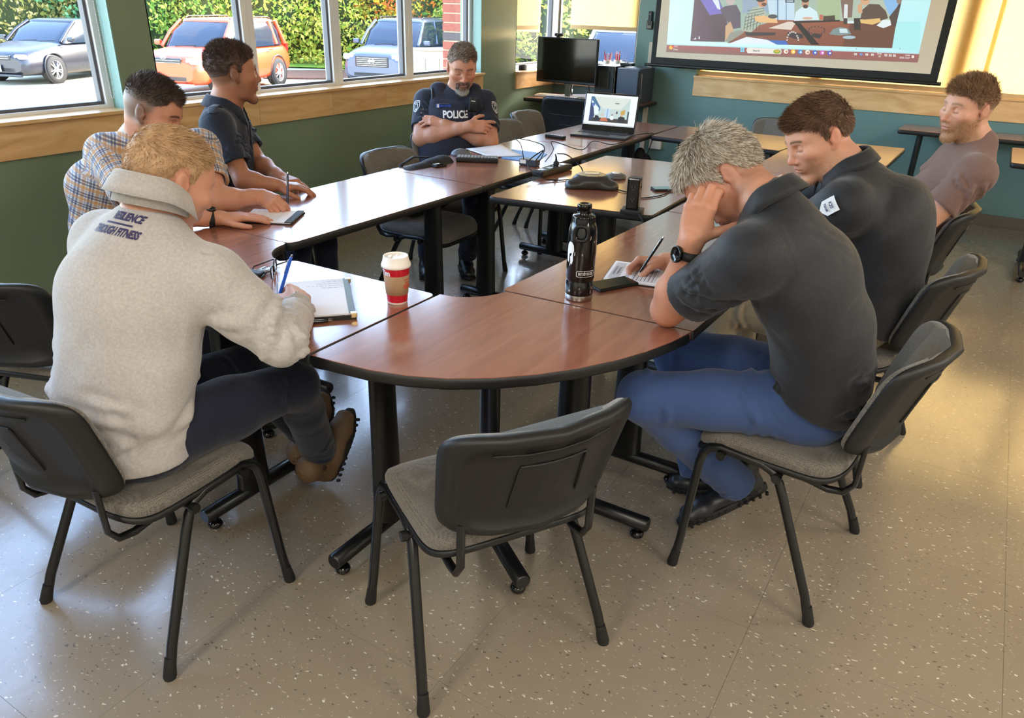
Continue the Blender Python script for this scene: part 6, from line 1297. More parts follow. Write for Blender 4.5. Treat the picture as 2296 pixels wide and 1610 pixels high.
# flatten: lid is a part, its pieces are sub-parts
# ---- cup
e = thing('coffee_cup', 1.617, 1.364, TZ, 0, 'red paper coffee cup with white lid and kraft sleeve on the square table', 'cup')
ex, ey = -.766, -.643   # towards the camera
M['cup_red'] = mat('red printed paper', (186, 18, 38), .35); M['cup_white'] = mat('white paper', (240, 234, 226), .4); M['kraft'] = mat('kraft paper', (160, 126, 94), .75, bump=(300, .15, .0005)); M['red_print'] = mat('red print', (204, 74, 50), .6)
MB().lathe([(.0275, 0), (.0292, .001), (.0296, .007), (.0298, .0075)], 40, caps=True).build('base_rim', M['cup_white'], e); MB().lathe([(.0297, .007), (.0392, .118)], 40, caps=False).build('paper_wall', M['cup_red'], e)
sl = MB().lathe([(.0322, .030), (.0329, .0305), (.0375, .089), (.0366, .089)], 48, caps=False); sv = sl.build('sleeve', M['kraft'], e)
MB().lathe([(.0385, .110), (.0425, .112), (.0432, .116), (.0430, .119), (.0412, .1215), (.0412, .124), (.0395, .126), (.0365, .141), (.0358, .1435), (.0338, .1440), (.0330, .1415), (.0328, .139), (.001, .139)], 44).build('lid', M['cup_white'], e)
b = MB(); b.box((-.012, .012, .1405), (.014, .010, .004), Matrix.Rotation(.5, 3, 'Z'), .001); b.box((.014, .006, .140), (.012, .004, .002), Matrix.Rotation(.5, 3, 'Z'), .0005); b.build('lid_tab', M['cup_white'], e)
def cyl_text(parent, txt, size, m, r, z, ang, bold=0., sx=1., slope=0., name='lettering', me=None):
    o = textmesh(txt, size, m, name, bold, sx, thick=0.) if me is None else me
    bm = bmesh.new(); bm.from_mesh(o.data); bmesh.ops.subdivide_edges(bm, edges=[q for q in bm.edges if q.calc_length() > .004], cuts=3); bmesh.ops.triangulate(bm, faces=bm.faces[:]); bm.to_mesh(o.data); bm.free()
    for v in o.data.vertices:
        zz = z+v.co.y; rr = r+slope*(zz-z)+.0004; a = ang+v.co.x/rr; v.co = Vector((rr*math.cos(a), rr*math.sin(a), zz))
    o.parent = parent; return o
ca = math.atan2(ey, ex); cyl_text(e, 'Tim', .022, M['print_white'], .0383, .098, ca-.95, .001, 1, .088); cyl_text(e, 'cafe', .006, M['red_print'], .0356, .066, ca-.95, .0002); cyl_text(sv, 'REDUCE', .006, M['red_print'], .0366, .077, ca+.95, .0002); cyl_text(sv, 'REUSE', .006, M['red_print'], .0362, .069, ca+.95, .0002)
s2 = MB(); n = 40
for i in range(n): a = 2*PI*i/n; s2.v += [(.014*math.copysign(abs(math.cos(a))**.6, math.cos(a)), .0065*math.copysign(abs(math.sin(a))**.8, math.sin(a)), 0), (.010*math.copysign(abs(math.cos(a))**.6, math.cos(a)), .0035*math.copysign(abs(math.sin(a))**.8, math.sin(a)), 0)]
s2.f = [[2*i, (2*i+2) % (2*n), (2*i+3) % (2*n), 2*i+1] for i in range(n)]; s2.m = [0]*n; s2.sm = [False]*n; cyl_text(sv, '', 0, None, .0360, .0575, ca+.95, me=s2.build('printed_mark', M['red_print'])); s2 = MB(); s2.add([(-.010, -.001, 0), (.010, -.001, 0), (.010, .001, 0), (-.010, .001, 0)], [(0, 1, 2, 3)]); cyl_text(sv, '', 0, None, .0360, .0575, ca+.95, me=s2.build('printed_mark', M['red_print']))
# ---- bottle
e = thing('water_bottle', 1.962, .939, TZ, 0, 'tall black insulated bottle with stickers and a carry loop on the right table', 'bottle')
cb = math.atan2(-.939, -1.962)
M['bottle'] = mat('scuffed black enamel', (11, 11, 12), .22, coat=.3, noise=(90, .25, (26, 25, 26), (1, 1, .3)))
MB().lathe([(.036, 0), (.0405, .001), (.0415, .004), (.0415, .018), (.0412, .019)], 44).build('steel_base', M['steel'], e)
MB().lathe([(.0412, .018), (.0420, .020), (.0425, .055), (.0400, .060), (.0400, .064), (.0428, .070), (.0430, .190), (.0420, .212), (.0385, .228), (.0350, .236)], 44, caps=False).build('bottle_body', M['bottle'], e)
l = MB(); l.lathe([(.0355, .228), (.0358, .236), (.0335, .238), (.0335, .254), (.0318, .258), (.024, .2585), (.0205, .262), (.0200, .278), (.0215, .279), (.0215, .289), (.0195, .291), (.0120, .291), (.0120, .2895), (.001, .2895)], 40); lid = l.build('lid', M['black_gloss'], e)
g = MB()
for i in range(24): a = 2*PI*i/24; g.box((.0337*math.cos(a), .0337*math.sin(a), .246), (.002, .003, .016), Matrix.Rotation(a, 3, 'Z'))
g.build('lid_rib', M['black_plastic'], lid, kind='stuff')
u = A3((math.cos(cb-.10), math.sin(cb-.10), 0)); t_ = A3((-u[1], u[0], 0)); lp = MB(); pts = []
for i in range(24):
    a = 2*PI*i/24; x = .021*math.copysign(abs(math.cos(a))**.75, math.cos(a)); z = .022*math.copysign(abs(math.sin(a))**.8, math.sin(a)); pts.append(tuple(u*(.0485-.0005*abs(x)/.02)+t_*x+A3((0, 0, .214+z))))
lp.tube(pts, .0048, 8, closed=True); lp.build('carry_loop', M['black_plastic'], lid); h = MB(); R_ = Matrix(((t_[0], u[0], 0), (t_[1], u[1], 0), (0, 0, 1))); h.box(tuple(u*.040+A3((0, 0, .246))), (.026, .018, .014), R_, .002); h.build('latch', M['black_plastic'], lid)
s2 = MB(); n = 32; W2, H2 = .030, .0095
oo = sup(n, W2, H2, .25); ii = sup(n, W2-.0014, H2-.0014, .25); s2.v = [(x, y, 0) for x, y in oo]+[(x, y, 0) for x, y in ii]; s2.f = [[i, (i+1) % n, n+(i+1) % n, n+i] for i in range(n)]; s2.m = [0]*n; s2.sm = [False]*n
st = cyl_text(e, '', 0, None, .0431, .090, cb+.42, me=s2.build('sticker', M['print_white'])); cyl_text(e, 'BUT DID YOU DIE?', .0125, M['print_white'], .0431, .090, cb+.42, .0003, .455)
hm = [(.000, .034), (.010, .032), (.016, .024), (.018, .010), (.015, -.002), (.016, -.022), (.012, -.034), (.006, -.030), (.004, -.012), (.010, -.004), (.009, .001), (.001, -.003), (-.001, -.030), (-.008, -.026), (-.010, .006), (-.008, .024)]
s2 = MB(); s2.add([(x, y, 0) for x, y in hm], [tuple(range(len(hm)))]); bm = bmesh.new(); o = s2.build('sticker', M['print_white']); bm.from_mesh(o.data); bmesh.ops.triangulate(bm, faces=bm.faces[:]); bmesh.ops.subdivide_edges(bm, edges=bm.edges[:], cuts=2, use_grid_fill=True); bm.to_mesh(o.data); bm.free(); cyl_text(e, '', 0, None, .0431, .150, cb-.95, me=o)
rs = random.Random(4)
for i in range(16):
    w_, h_ = rs.uniform(.0006, .0022), rs.uniform(.001, .007); s2 = MB(); s2.add([(-w_, -h_, 0), (w_, -h_*.6, 0), (w_*.6, h_, 0), (-w_*.4, h_*.8, 0)], [(0, 1, 2, 3)]); cyl_text(e, '', 0, None, .0426 if i % 3 else .0431, rs.choice([rs.uniform(.03, .05), rs.uniform(.08, .19), rs.uniform(.18, .2)]), cb+rs.uniform(-.9, 1.3), me=s2.build('paint_chip', M['cup_white']))
# ---- phones, remotes
def phone(x, y, deg, label, w=.075, l=.155, scr=M['black_gloss'], sticker=False, back=M['rubber']):
    e = thing('phone', x, y, TZ, deg, label, 'phone'); MB().box((0, 0, .0055), (w, l, .011), bev=.005).build('case', back, e); MB().box((0, 0, .0112), (w-.007, l-.007, .0006), bev=.0002).build('screen', scr, e)
    if sticker: MB().box((0, -.01, .0118), (w*.55, l*.62, .0006)).build('card', M['cup_white'], e); MB().box((.0, l*.36, .0125), (w*.6, l*.12, .003), bev=.001).build('camera_bump', M['black_gloss'], e)
    return e
phone(2.125, .900, 62, 'black phone lying behind the black bottle'); phone(3.335, 2.525, 165, 'phone in a dark case holding a white card near the officer', sticker=True); phone(3.02, .86, 100, 'light screened phone beside the grey haired man', scr=M['steel']); phone(3.56, 1.27, 40, 'black phone at the right end of the table inside the ring', .07, .14)
e = thing('remote_control', 4.585, 2.445, TZ, 85, 'small black remote control left of the laptop', 'remote'); MB().box((0, 0, .011), (.145, .042, .020), bev=.006).build('shell', M['black_plastic'], e); b = MB()
for i in range(5): b.box((-.05+i*.02, .0, .0215), (.010, .012, .002), bev=.0005)
b.build('button', M['white_plastic'], e)
e = thing('keyboard', 3.575, 2.395, TZ, -60, 'black compact keyboard seen edge on in front of the officer', 'keyboard'); MB().box((0, 0, .014), (.235, .085, .024), bev=.006).build('case', M['black_plastic'], e); b = MB()
for r in range(4):
    for c in range(12): b.box((-.102+c*.0185, -.028+r*.018, .0275), (.015, .014, .004), bev=.001)
b.build('keys', mat('grey keys', (150, 148, 146), .5), e, kind='stuff')
e = thing('computer_mouse', 3.66, 2.565, TZ, -60, 'dark grey wireless mouse behind the keyboard on the officer\'s table', 'mouse'); b = MB(); b.ball((0, 0, .0), 1, 20, 12, (.062, .036, .042)); b.v = [(x, y, max(z, 0)) for x, y, z in b.v]; b.build('shell', mat('mouse grey', (96, 96, 100), .3), e); b = MB(); b.box((.035, 0, .034), (.012, .006, .006), bev=.002); b.build('scroll_wheel', M['rubber'], e)
# ---- papers
M['paper'] = mat('white paper', (240, 236, 240), .7); M['folder_blue'] = mat('blue folder card', (92, 152, 214), .5); M['ink'] = mat('ink', (70, 66, 90), .7)
def sheet(pts, z, curl=0., n=8):
    b = MB(); a, bb, c, d = [A3((*p, 0)) for p in pts]
    for i in range(n+1):
        for j in range(n+1):
            u, v = i/n, j/n; p = a*(1-u)*(1-v)+bb*u*(1-v)+c*u*v+d*(1-u)*v; b.v.append((p[0], p[1], z+curl*(u*v)**2+.0006*math.sin(5*u+7*v)))
    b.f = [[i*(n+1)+j, (i+1)*(n+1)+j, (i+1)*(n+1)+j+1, i*(n+1)+j+1] for i in range(n) for j in range(n)]; b.m = [0]*len(b.f); b.sm = [True]*len(b.f); return b
def solid(o, t=.0004): m = o.modifiers.new('thick', 'SOLIDIFY'); m.thickness = t; return o
def lines(parent, p0, dx_, dy_, n, w0, gap, m, seed=0, th=.0011, words=True):
    r = random.Random(seed); b = MB(); dx_, dy_ = A3((*dx_, 0)), A3((*dy_, 0))
    for i in range(n):
        x = 0; w = w0*r.uniform(.5, 1)
        while x < w:
            q = r.uniform(.006, .018) if words else w
            c = A3(p0)+dx_*x+dy_*i*gap; b.add([tuple(c), tuple(c+dx_*q), tuple(c+dx_*q+dy_*th), tuple(c+dy_*th)], [(0, 1, 2, 3)]); x += q+.004
    return b.build('writing', m, parent)
e = thing('paper_sheet', 0, 0, 0, 0, 'white printed sheets curling up in front of the officer', 'paper'); solid(sheet([(3.70, 2.40), (3.84, 2.66), (4.06, 2.54), (3.86, 2.27)], TZ+.006, .012).build('sheet', M['paper'], e)); lines(e, (3.80, 2.54, TZ+.0115), (.55, -.83), (-.75, -.5), 8, .12, .011, M['print_grey'], 3)
e = thing('folder', 0, 0, 0, 0, 'blue card folder under the white sheets', 'folder'); b = MB(); b.prism([(3.74, 2.34), (3.745, 2.11), (4.03, 2.20), (4.02, 2.44)], TZ+.0005, TZ+.004); b.build('cover', M['folder_blue'], e)
def pad_(name, pts, h, label, cat, cover=None, top=None):
    e = thing(name, 0, 0, 0, 0, label, cat)
    if cover is not None: q = [A3(p) for p in pts]; c = sum(q)/4; MB().prism([tuple(c+(p-c)*1.045) for p in q], TZ+.0003, TZ+h).build('cover', cover, e)
    MB().prism(pts, TZ+h+.0002 if cover is not None else TZ+.0003, TZ+h+.005).build('pages', M['paper'], e); return e
e = pad_('clipboard', [(2.349, .990), (2.150, .945), (2.200, .74), (2.40, .785)], .003, 'lined form on a pad under the grey haired man\'s writing hand', 'notepad', M['rubber'])
zt = TZ+.0086; fx = unit((.199, .045, 0))[:2]; fy = unit((.05, -.205, 0))[:2]
def onpad(u, v): return A3((2.150, .945, zt))+A3((*fx, 0))*u+A3((*fy, 0))*v
b = MB(); b.add([tuple(onpad(*p)) for p in ((.012, .010), (.188, .010), (.188, .042), (.012, .042))], [(0, 1, 2, 3)]); b.add([tuple(onpad(*p)) for p in ((.012, .060), (.188, .060), (.188, .074), (.012, .074))], [(0, 1, 2, 3)]); b.build('header_box', mat('grey form print', (196, 192, 198), .7), e)
b = MB()
for i in range(10): v = .086+i*.0125; b.add([tuple(onpad(.012, v)), tuple(onpad(.188, v)), tuple(onpad(.188, v+.0012)), tuple(onpad(.012, v+.0012))], [(0, 1, 2, 3)])
b.build('ruled_line', mat('pale rule', (150, 150, 168), .7), e); o = lines(e, tuple(onpad(.02, .09)+A3((0, 0, .0001))), tuple(fx), tuple(fy), 6, .13, .0125, M['ink'], 5, .003)
for i, tx in enumerate(('COURSE EVALUATION', 'TRAINING NOTES')):
    t_ = textmesh(tx, .0105, M['print_grey'], 'lettering', .0002, .9, thick=0.); t_.parent = e; t_.matrix_local = frame_mat(t_, (fx[0], fx[1], 0), (-fy[0], -fy[1], 0), onpad(.10, .020+.013*i)+A3((0, 0, .0003)))
e = pad_('notebook', [(2.185, 2.325), (2.025, 2.235), (1.935, 2.41), (2.09, 2.515)], .004, 'white note pad with black binding under the plaid shirted man\'s hands', 'notepad', M['rubber'])
MB().prism([(2.187, 2.322), (2.023, 2.228), (2.010, 2.252), (2.172, 2.346)], TZ+.009, TZ+.0115).build('binding', M['rubber'], e); lines(e, (2.01, 2.30, TZ+.0093), (.83, .50), (-.5, .83), 11, .15, .012, M['print_grey'], 8)
e = pad_('portfolio', [(1.448, 1.378), (1.652, 1.592), (1.50, 1.735), (1.30, 1.52)], .012, 'leather portfolio with a white writing pad under the pullover man\'s hand', 'notepad', mat('black leatherette', (26, 26, 24), .45))
MB().prism([(1.448, 1.378), (1.652, 1.592), (1.641, 1.602), (1.437, 1.388)], TZ+.0172, TZ+.0185).build('olive_edge', mat('olive edge', (66, 70, 52), .5), e)
for q in ((1.447, 1.380), (1.650, 1.590)): b = MB(); b.box((q[0], q[1], TZ+.012), (.018, .018, .014), Matrix.Rotation(.8, 3, 'Z'), .002); b.build('brass_corner', mat('brass', (206, 186, 140), .25, 1), e)
px_, py_ = unit((-.70, .70, 0))[:2], unit((-.70, -.73, 0))[:2]
lines(e, (1.635, 1.600, TZ+.0176), tuple(px_), tuple(py_), 5, .10, .018, M['print_dark'], 11, .0013)
def pen(p, d, label, m, ln=.14, r=.0048, tip=None, clip=M['chrome']):
    p = A3(p); d = unit(d); e = empty('pen', tuple(p), label=label, cat='pen'); b = MB(); b.tube([tuple(d*t) for t in (.012, .03, ln*.9, ln)], [r*.6, r, r, r*.8], 12); b.build('barrel', m, e); b = MB(); b.tube([(0, 0, 0), tuple(d*.013)], [.0006, r*.6], 10); b.build('tip', tip or M['chrome'], e)
    x = unit(np.cross(d, (.3, .2, 1))); b = MB(); b.tube([tuple(d*(ln*.95)+x*r), tuple(d*(ln*.92)+x*(r+.003)), tuple(d*(ln*.66)+x*(r+.002))], .0012, 6); b.build('clip', clip, e); b = MB(); b.tube([tuple(d*ln), tuple(d*(ln+.007))], r*.5, 8); b.build('button', clip, e); return e
M['pen_blue'] = mat('blue pen', (44, 100, 214), .3)
def held(tips, wr, D, fz, label, m, lean, ln=.14, tip=None):
    """a pen between thumb and first finger, its point on the paper"""
    mid = (A3(tips[0])+A3(tips[4]))/2; d = unit(lean); t = (mid[2]-fz)/d[2]; return pen(mid-d*t, d, label, m, ln, tip=tip)
held(PEOPLE['hoodie'][1], None, None, TZ+.018, 'blue ballpoint pen in the pullover man\'s hand', M['pen_blue'], (.22, -.28, .93), .15, M['white_plastic'])
held(PEOPLE['plaid'][1], None, None, TZ+.010, 'dark blue pen in the plaid shirted man\'s left hand', mat('dark blue pen', (30, 34, 70), .25), (.28, .16, .94), .145)
held(PEOPLE['polo1'][1], None, None, TZ+.009, 'black pen in the grey haired man\'s right hand', M['black_gloss'], (.20, -.42, .90), .145, M['white_plastic'])
# two dark pens by the portfolio, glasses and keys
for k, off in enumerate((.0, .012)): pen((1.40-off*.7, 1.385-off*.7+.03, TZ+.006), unit((.70, -.05, 0)*A3((-1, 0, 0))+A3((0, .70, 0))), ('thin black pen lying along the portfolio edge', 'second black pen beside the portfolio, nearest the table edge')[k], M['black_gloss'], .13, .0045)
e = thing('eyeglasses', 1.575, 1.835, TZ, 40, 'black framed eyeglasses folded on the square table', 'glasses'); b = MB()
for s in (-1, 1):
    pts = [(s*.034+x, 0, .022+z) for x, z in sup(20, .026, .018, .6)]; b.tube(pts, .0022, 6, closed=True); b.tube([(s*.060, 0, .032), (s*.064, .01, .032), (s*.055, .05+.02*s, .012), (-s*.03, .055+.02*s, .004)], .0022, 6)
b.tube([(-.009, 0, .028), (0, 0, .031), (.009, 0, .028)], .0022, 6); b.build('frame', M['black_gloss'], e); b = MB()
for s in (-1, 1): b.add([(s*.034+x, .0003, .022+z) for x, z in sup(20, .025, .017, .6)], [tuple(range(20))])
b.build('lens', M['glass'], e)
e = thing('keys', 1.535, 1.880, TZ, 10, 'key fob and keys with a yellow tag beside the eyeglasses', 'keys'); MB().box((0, 0, .008), (.034, .062, .015), bev=.006).build('fob', M['black_plastic'], e)
for k in range(3): b = MB(); b.lathe([(.001, 0), (.012, .0), (.012, .002), (.001, .002)], 12, (.03+.004*k, .02-.018*k, .004+.003*k)); b.box((.055+.004*k, .018-.022*k, .005+.003*k), (.04, .007, .002), Matrix.Rotation(-.3*k, 3, 'Z')); b.build('key', M['steel'], e)
b = MB(); b.tube([(.02+.012*math.cos(2*PI*i/14), .0+.012*math.sin(2*PI*i/14), .012) for i in range(14)], .0009, 6, closed=True); b.build('ring', M['steel'], e); MB().box((-.03, .03, .004), (.04, .03, .003), bev=.001).build('yellow_tag', mat('yellow tag', (222, 226, 110), .5), e)
# ---- power brick, strip, cables
def cable(pts, r, label, name='cable', m=None, n=6):
    P_ = [A3(p) for p in pts]; out = []
    for i in range(len(P_)-1):
        p0, p1, p2, p3 = P_[max(i-1, 0)], P_[i], P_[i+1], P_[min(i+2, len(P_)-1)]
        for k in range(6): t = k/6; out.append(tuple(.5*((2*p1)+(-p0+p2)*t+(2*p0-5*p1+4*p2-p3)*t*t+(-p0+3*p1-3*p2+p3)*t**3)))
    out.append(tuple(P_[-1])); b = MB(); b.tube(out, r, n); return tag(b.build(name, m or M['rubber']), label, 'cable')
e = thing('power_adapter', 3.66, 2.105, TZ, -85, 'black laptop power brick with a white label at the table edge', 'power adapter'); MB().box((0, 0, .019), (.105, .055, .036), bev=.005).build('housing', mat('brick plastic', (52, 56, 66), .4), e); MB().box((-.028, -.0285, .024), (.036, .001, .020)).build('label_sticker', M['cup_white'], e)
e = thing('power_strip', 3.56, 1.905, TZ, -5, 'black power strip bridging the gap onto the middle table', 'power strip'); MB().box((0, 0, .017), (.29, .066, .032), bev=.009).build('housing', M['black_plastic'], e)
for k in range(4):
    so = MB().box((-.10+k*.065, 0, .0335), (.036, .036, .002), bev=.0008).build('socket', M['black_gloss'], e); b = MB()
    for s in (-1, 1): b.box((s*.007, .004, .0348), (.002, .008, .001))
    b.box((0, -.009, .0348), (.005, .005, .001)); b.build('slot', M['gasket'], so)
b = MB(); b.box((.03, 0, .046), (.024, .026, .026), bev=.007); b.tube([(.03, 0, .055), (.034, .004, .078), (.05, .02, .088)], [.008, .005, .004], 8); b.build('plug', M['rubber'], e)
cable([(3.71, 2.07, TZ+.02), (3.80, 2.10, TZ+.09), (3.70, 2.22, TZ+.13), (3.60, 2.13, TZ+.12), (3.62, 2.12, TZ+.04)], .0028, 'thin black cable looping over the power brick')
cable([(3.64, 1.925, TZ+.088), (3.72, 1.90, TZ+.07), (3.70, 1.80, TZ+.01), (3.50, 1.74, TZ+.004), (3.36, 1.84, TZ+.012), (3.42, 1.98, TZ+.06), (3.62, 2.00, TZ+.10), (3.64, 2.06, TZ+.03)], .0034, 'black cable ringed round the power strip')
cable([(3.72, 2.04, TZ+.02), (3.92, 2.10, TZ+.05), (4.02, 2.16, TZ+.08), (4.14, 2.03, TZ+.03), (4.36, 2.06, TZ+.05), (4.55, 2.02, TZ+.01), (4.80, 2.03, TZ+.003), (5.05, 2.06, TZ+.008)], .0026, 'thin cable running from the power brick to the laptop')
cable([(5.04, 2.05, TZ+.01), (5.16, 2.02, TZ+.006), (5.18, 1.985, TZ-.02), (5.10, 2.05, .45), (4.95, 2.1, .3)], .003, 'laptop cable dropping off the table corner')
b = MB(); b.ball((5.22, 2.05, .50), 1, 14, 10, (.07, .06, .10)); b.ball((5.20, 2.08, .58), 1, 10, 8, (.05, .04, .06)); tag(b.build('cable_bag', mat('black nylon', (16, 16, 18), .8, bump=(80, .6, .006))), 'black cable bundle hanging under the far table corner', 'bag')
# ---- conference phone
e = thing('conference_phone', 3.40, 1.60, TZ, -62, 'black three lobed conference phone on the middle table', 'phone')
S_ = Shape(); 
for k in range(3): a = 2*PI*k/3+PI/2; S_.cone((0, 0, .022), (.115*math.cos(a), .115*math.sin(a), .012), .055, .030, .03, ((-math.sin(a), math.cos(a), 0), 1.35))
S_.ell((0, 0, .035), (.085, .085, .032), None, .02); S_.cut((0, 0, .002), (0, 0, -1)); S_.cut((0, 0, .062), (0, 0, 1))
P, Q = S_.mesh(.005); P = relax(P, Q, 2); mk_mesh('shell', P, Q, mat('phone plastic', (46, 44, 42), .33), e, (0, 0, 0))
MB().box((0, .01, .0625), (.07, .05, .003), bev=.002).build('display', mat('grey display', (150, 156, 150), .3), e); b = MB()
for i in range(3):
    for j in range(3): b.box((-.02+i*.02, -.035-j*.014, .060), (.013, .009, .003), bev=.001)
b.build('button', M['black_gloss'], e); MB().box((-.10, -.075, .026), (.012, .003, .003), bev=.001).build('led', M['print_light'], e)
e = thing('extension_microphone', 3.66, 1.585, TZ, 0, 'small round extension microphone behind the conference phone', 'microphone'); MB().lathe([(.001, 0), (.050, 0), (.054, .006), (.050, .018), (.030, .026), (.001, .027)], 32).build('shell', mat('mic plastic', (90, 88, 84), .35), e); MB().lathe([(.001, .0262), (.022, .0262), (.021, .029), (.001, .0292)], 24).build('button', M['cup_white'], e)
e = thing('power_tower', 3.035, 1.225, TZ, -78, 'black upright power tower at the near corner of the middle table', 'power tower'); MB().box((0, 0, .010), (.092, .085, .020), bev=.005).build('base', M['black_plastic'], e); MB().box((0, .005, .085), (.056, .050, .135), bev=.007).build('column', M['black_gloss'], e); MB().box((0, .005, .1535), (.050, .044, .003), bev=.001).build('top_panel', M['laptop_grey'], e)
for k in range(2):
    b = MB()
    for s in (-1, 1): b.box((s*.006, -.0205, .065+.05*k), (.002, .001, .008))
    b.box((0, -.0205, .055+.05*k), (.004, .001, .004)); b.build('socket', M['gasket'], e)
cable([(3.02, 1.19, TZ+.008), (2.985, 1.165, TZ+.004), (2.97, 1.14, TZ-.03), (2.96, 1.13, .60), (2.97, 1.14, .4), (3.0, 1.2, .2), (3.05, 1.25, .01)], .0034, 'power tower cable hanging off the middle table')
cable([(3.40, 1.48, TZ+.006), (3.36, 1.36, TZ+.004), (3.30, 1.30, TZ+.004), (3.42, 1.24, TZ+.004), (3.54, 1.24, TZ+.004)], .0028, 'conference phone cable crossing the middle table')
cable([(3.75, 1.90, TZ-.05), (3.72, 1.86, .5), (3.70, 1.80, .30), (3.66, 1.74, .12), (3.60, 1.62, .008), (3.45, 1.50, .006), (3.3, 1.40, .006)], .004, 'black cable hanging down under the middle table to the floor')
# ---- bag on the empty chair
e = thing('shoulder_bag', 3.30, 2.54, .478, 4, 'black shoulder bag on the seat of the empty chair', 'bag'); S_ = Shape(); S_.cone((-.14, 0, .13), (.14, 0, .13), .085, .085, .02, ((0, 0, 1), 1.5)); S_.cone((-.12, .03, .22), (.14, -.02, .24), .05, .06, .03); P, Q = S_.mesh(.01); P = relax(P, Q, 2); N = normals(P, Q); P = P+N*(.006*vnoise(P, 18, 4))[:, None]
mk_mesh('bag_body', P, Q, mat('black bag nylon', (24, 24, 26), .75, bump=(120, .4, .003)), e, (0, 0, 0)); b = MB(); b.tube([(-.15, .05, .20), (-.10, .10, .27), (.02, .10, .295), (.13, .08, .28), (.17, .0, .22)], .012, 8, flat=((0, 0, 1), .4)); b.build('strap', M['rubber'], e)
# ---- desk corner
e = thing('monitor', 6.66, 3.47, TZ, -90, 'black computer monitor on the corner desk in front of the window', 'monitor')
mw, mh, mz = .64, .395, .14
MB().box((0, 0, mz+mh/2), (mw, .035, mh), bev=.006).build('shell', M['black_plastic'], e); MB().box((0, -.0185, mz+mh/2+.008), (mw-.02, .002, mh-.034)).build('screen', mat('dark screen', (8, 7, 7), .12), e)
b = MB(); b.box((0, .06, .008), (.25, .20, .014), bev=.005); b.box((0, .05, .12), (.06, .025, .22), bev=.005); b.build('stand', M['chrome'], e); MB().ball((0, -.018, mz-.002), .008, 10, 6).build('sensor', M['black_gloss'], e)
e.rotation_euler = (0, 0, math.radians(-90-3))
e = thing('webcam', 6.655, 3.565, TZ+.535, -90, 'small black webcam clipped on top of the monitor', 'webcam'); MB().box((0, 0, .022), (.085, .03, .028), bev=.010).build('shell', M['black_plastic'], e); MB().box((0, .0, .004), (.035, .04, .012), bev=.003).build('clip', M['black_plastic'], e); b = MB(); b.lathe([(.010, 0), (.010, .003), (.001, .003)], 16, (0, -.016, .022), Matrix.Rotation(PI/2, 3, 'X')); b.build('lens', M['black_gloss'], e)
M['pc_blue'] = mat('blue grey steel', (58, 66, 84), .4, .3)
e = thing('desktop_tower', 6.95, 3.13, TZ, -90, 'black desktop tower with a vented front, left of the blue grey one', 'computer'); MB().box((0, 0, .155), (.19, .36, .31), bev=.006).build('case', M['black_plastic'], e)
MB().box((0, -.184, .19), (.11, .008, .15), bev=.012).build('vent_panel', mat('mesh', (40, 38, 36), .6, bump=(400, 1, .002)), e); MB().box((.0, -.184, .05), (.11, .008, .04), bev=.008).build('port_panel', M['black_gloss'], e); b = MB(); b.tube([(.098, -.17, .0), (.098, -.17, .31)], .003, 6); b.build('silver_edge', M['chrome'], e)
e = thing('desktop_tower', 6.95, 2.895, TZ, -90, 'blue grey desktop tower at the right end of the corner desk', 'computer'); MB().box((0, 0, .150), (.22, .36, .30), bev=.004).build('case', M['pc_blue'], e); MB().box((.104, -.05, .150), (.006, .30, .27)).build('side_panel', M['black_plastic'], e); b = MB(); b.tube([(.112, -.13, .26), (.115, -.13, .10), (.118, -.12, .04)], .004, 6); b.build('rear_bracket', M['steel'], e)
e = thing('dock', 6.93, 2.98, TZ+.31, -90, 'small black adapter box lying on top of the towers', 'device'); MB().box((0, 0, .014), (.12, .07, .026), bev=.006).build('shell', M['black_plastic'], e); b = MB(); b.tube([(-.02, -.03, .03), (0, -.045, .035), (.02, -.03, .03)], .004, 6); b.build('plug', M['chrome'], e)
e = thing('keyboard', 6.74, 3.60, TZ, -86, 'pale keyboard on the corner desk', 'keyboard'); MB().box((0, 0, .010), (.42, .14, .018), bev=.005).build('case', M['white_plastic'], e); b = MB()
for r in range(5):
    for c in range(18): b.box((-.19+c*.0223, -.045+r*.022, .022), (.018, .018, .006), bev=.002)
b.build('keys', mat('beige keys', (206, 190, 168), .5), e, kind='stuff')
e = thing('keyboard', 6.86, 3.26, TZ, -80, 'second small keypad beside the towers', 'keyboard'); MB().box((0, 0, .010), (.16, .12, .018), bev=.004).build('case', M['white_plastic'], e); b = MB()
for r in range(4):
    for c in range(6): b.box((-.06+c*.024, -.04+r*.026, .022), (.019, .02, .006), bev=.002)
b.build('keys', mat('beige keys 2', (206, 190, 168), .5), e, kind='stuff')
e = thing('paper_stack', 6.93, 3.48, TZ, 20, 'loose papers on the corner desk behind the keyboard', 'paper')
for k in range(4): o = MB().box((.01*k, -.01*k, .002+.0025*k), (.21, .28, .002)).build('sheet', M['paper'], e); o.rotation_euler = (0, 0, .15*k)
b = MB(); e = thing('cable_coil', XW+.04, 3.80, .972, 0, 'black cable coil on the sill at the left of the corner window', 'cable'); 
for k in range(5): b.tube([(-.62+.05*math.cos(2*PI*i/18+k), .115+.03*math.sin(2*PI*i/18+k), .006+.009*k) for i in range(18)], .005, 6, closed=True)
b.build('coil', M['rubber'], e)
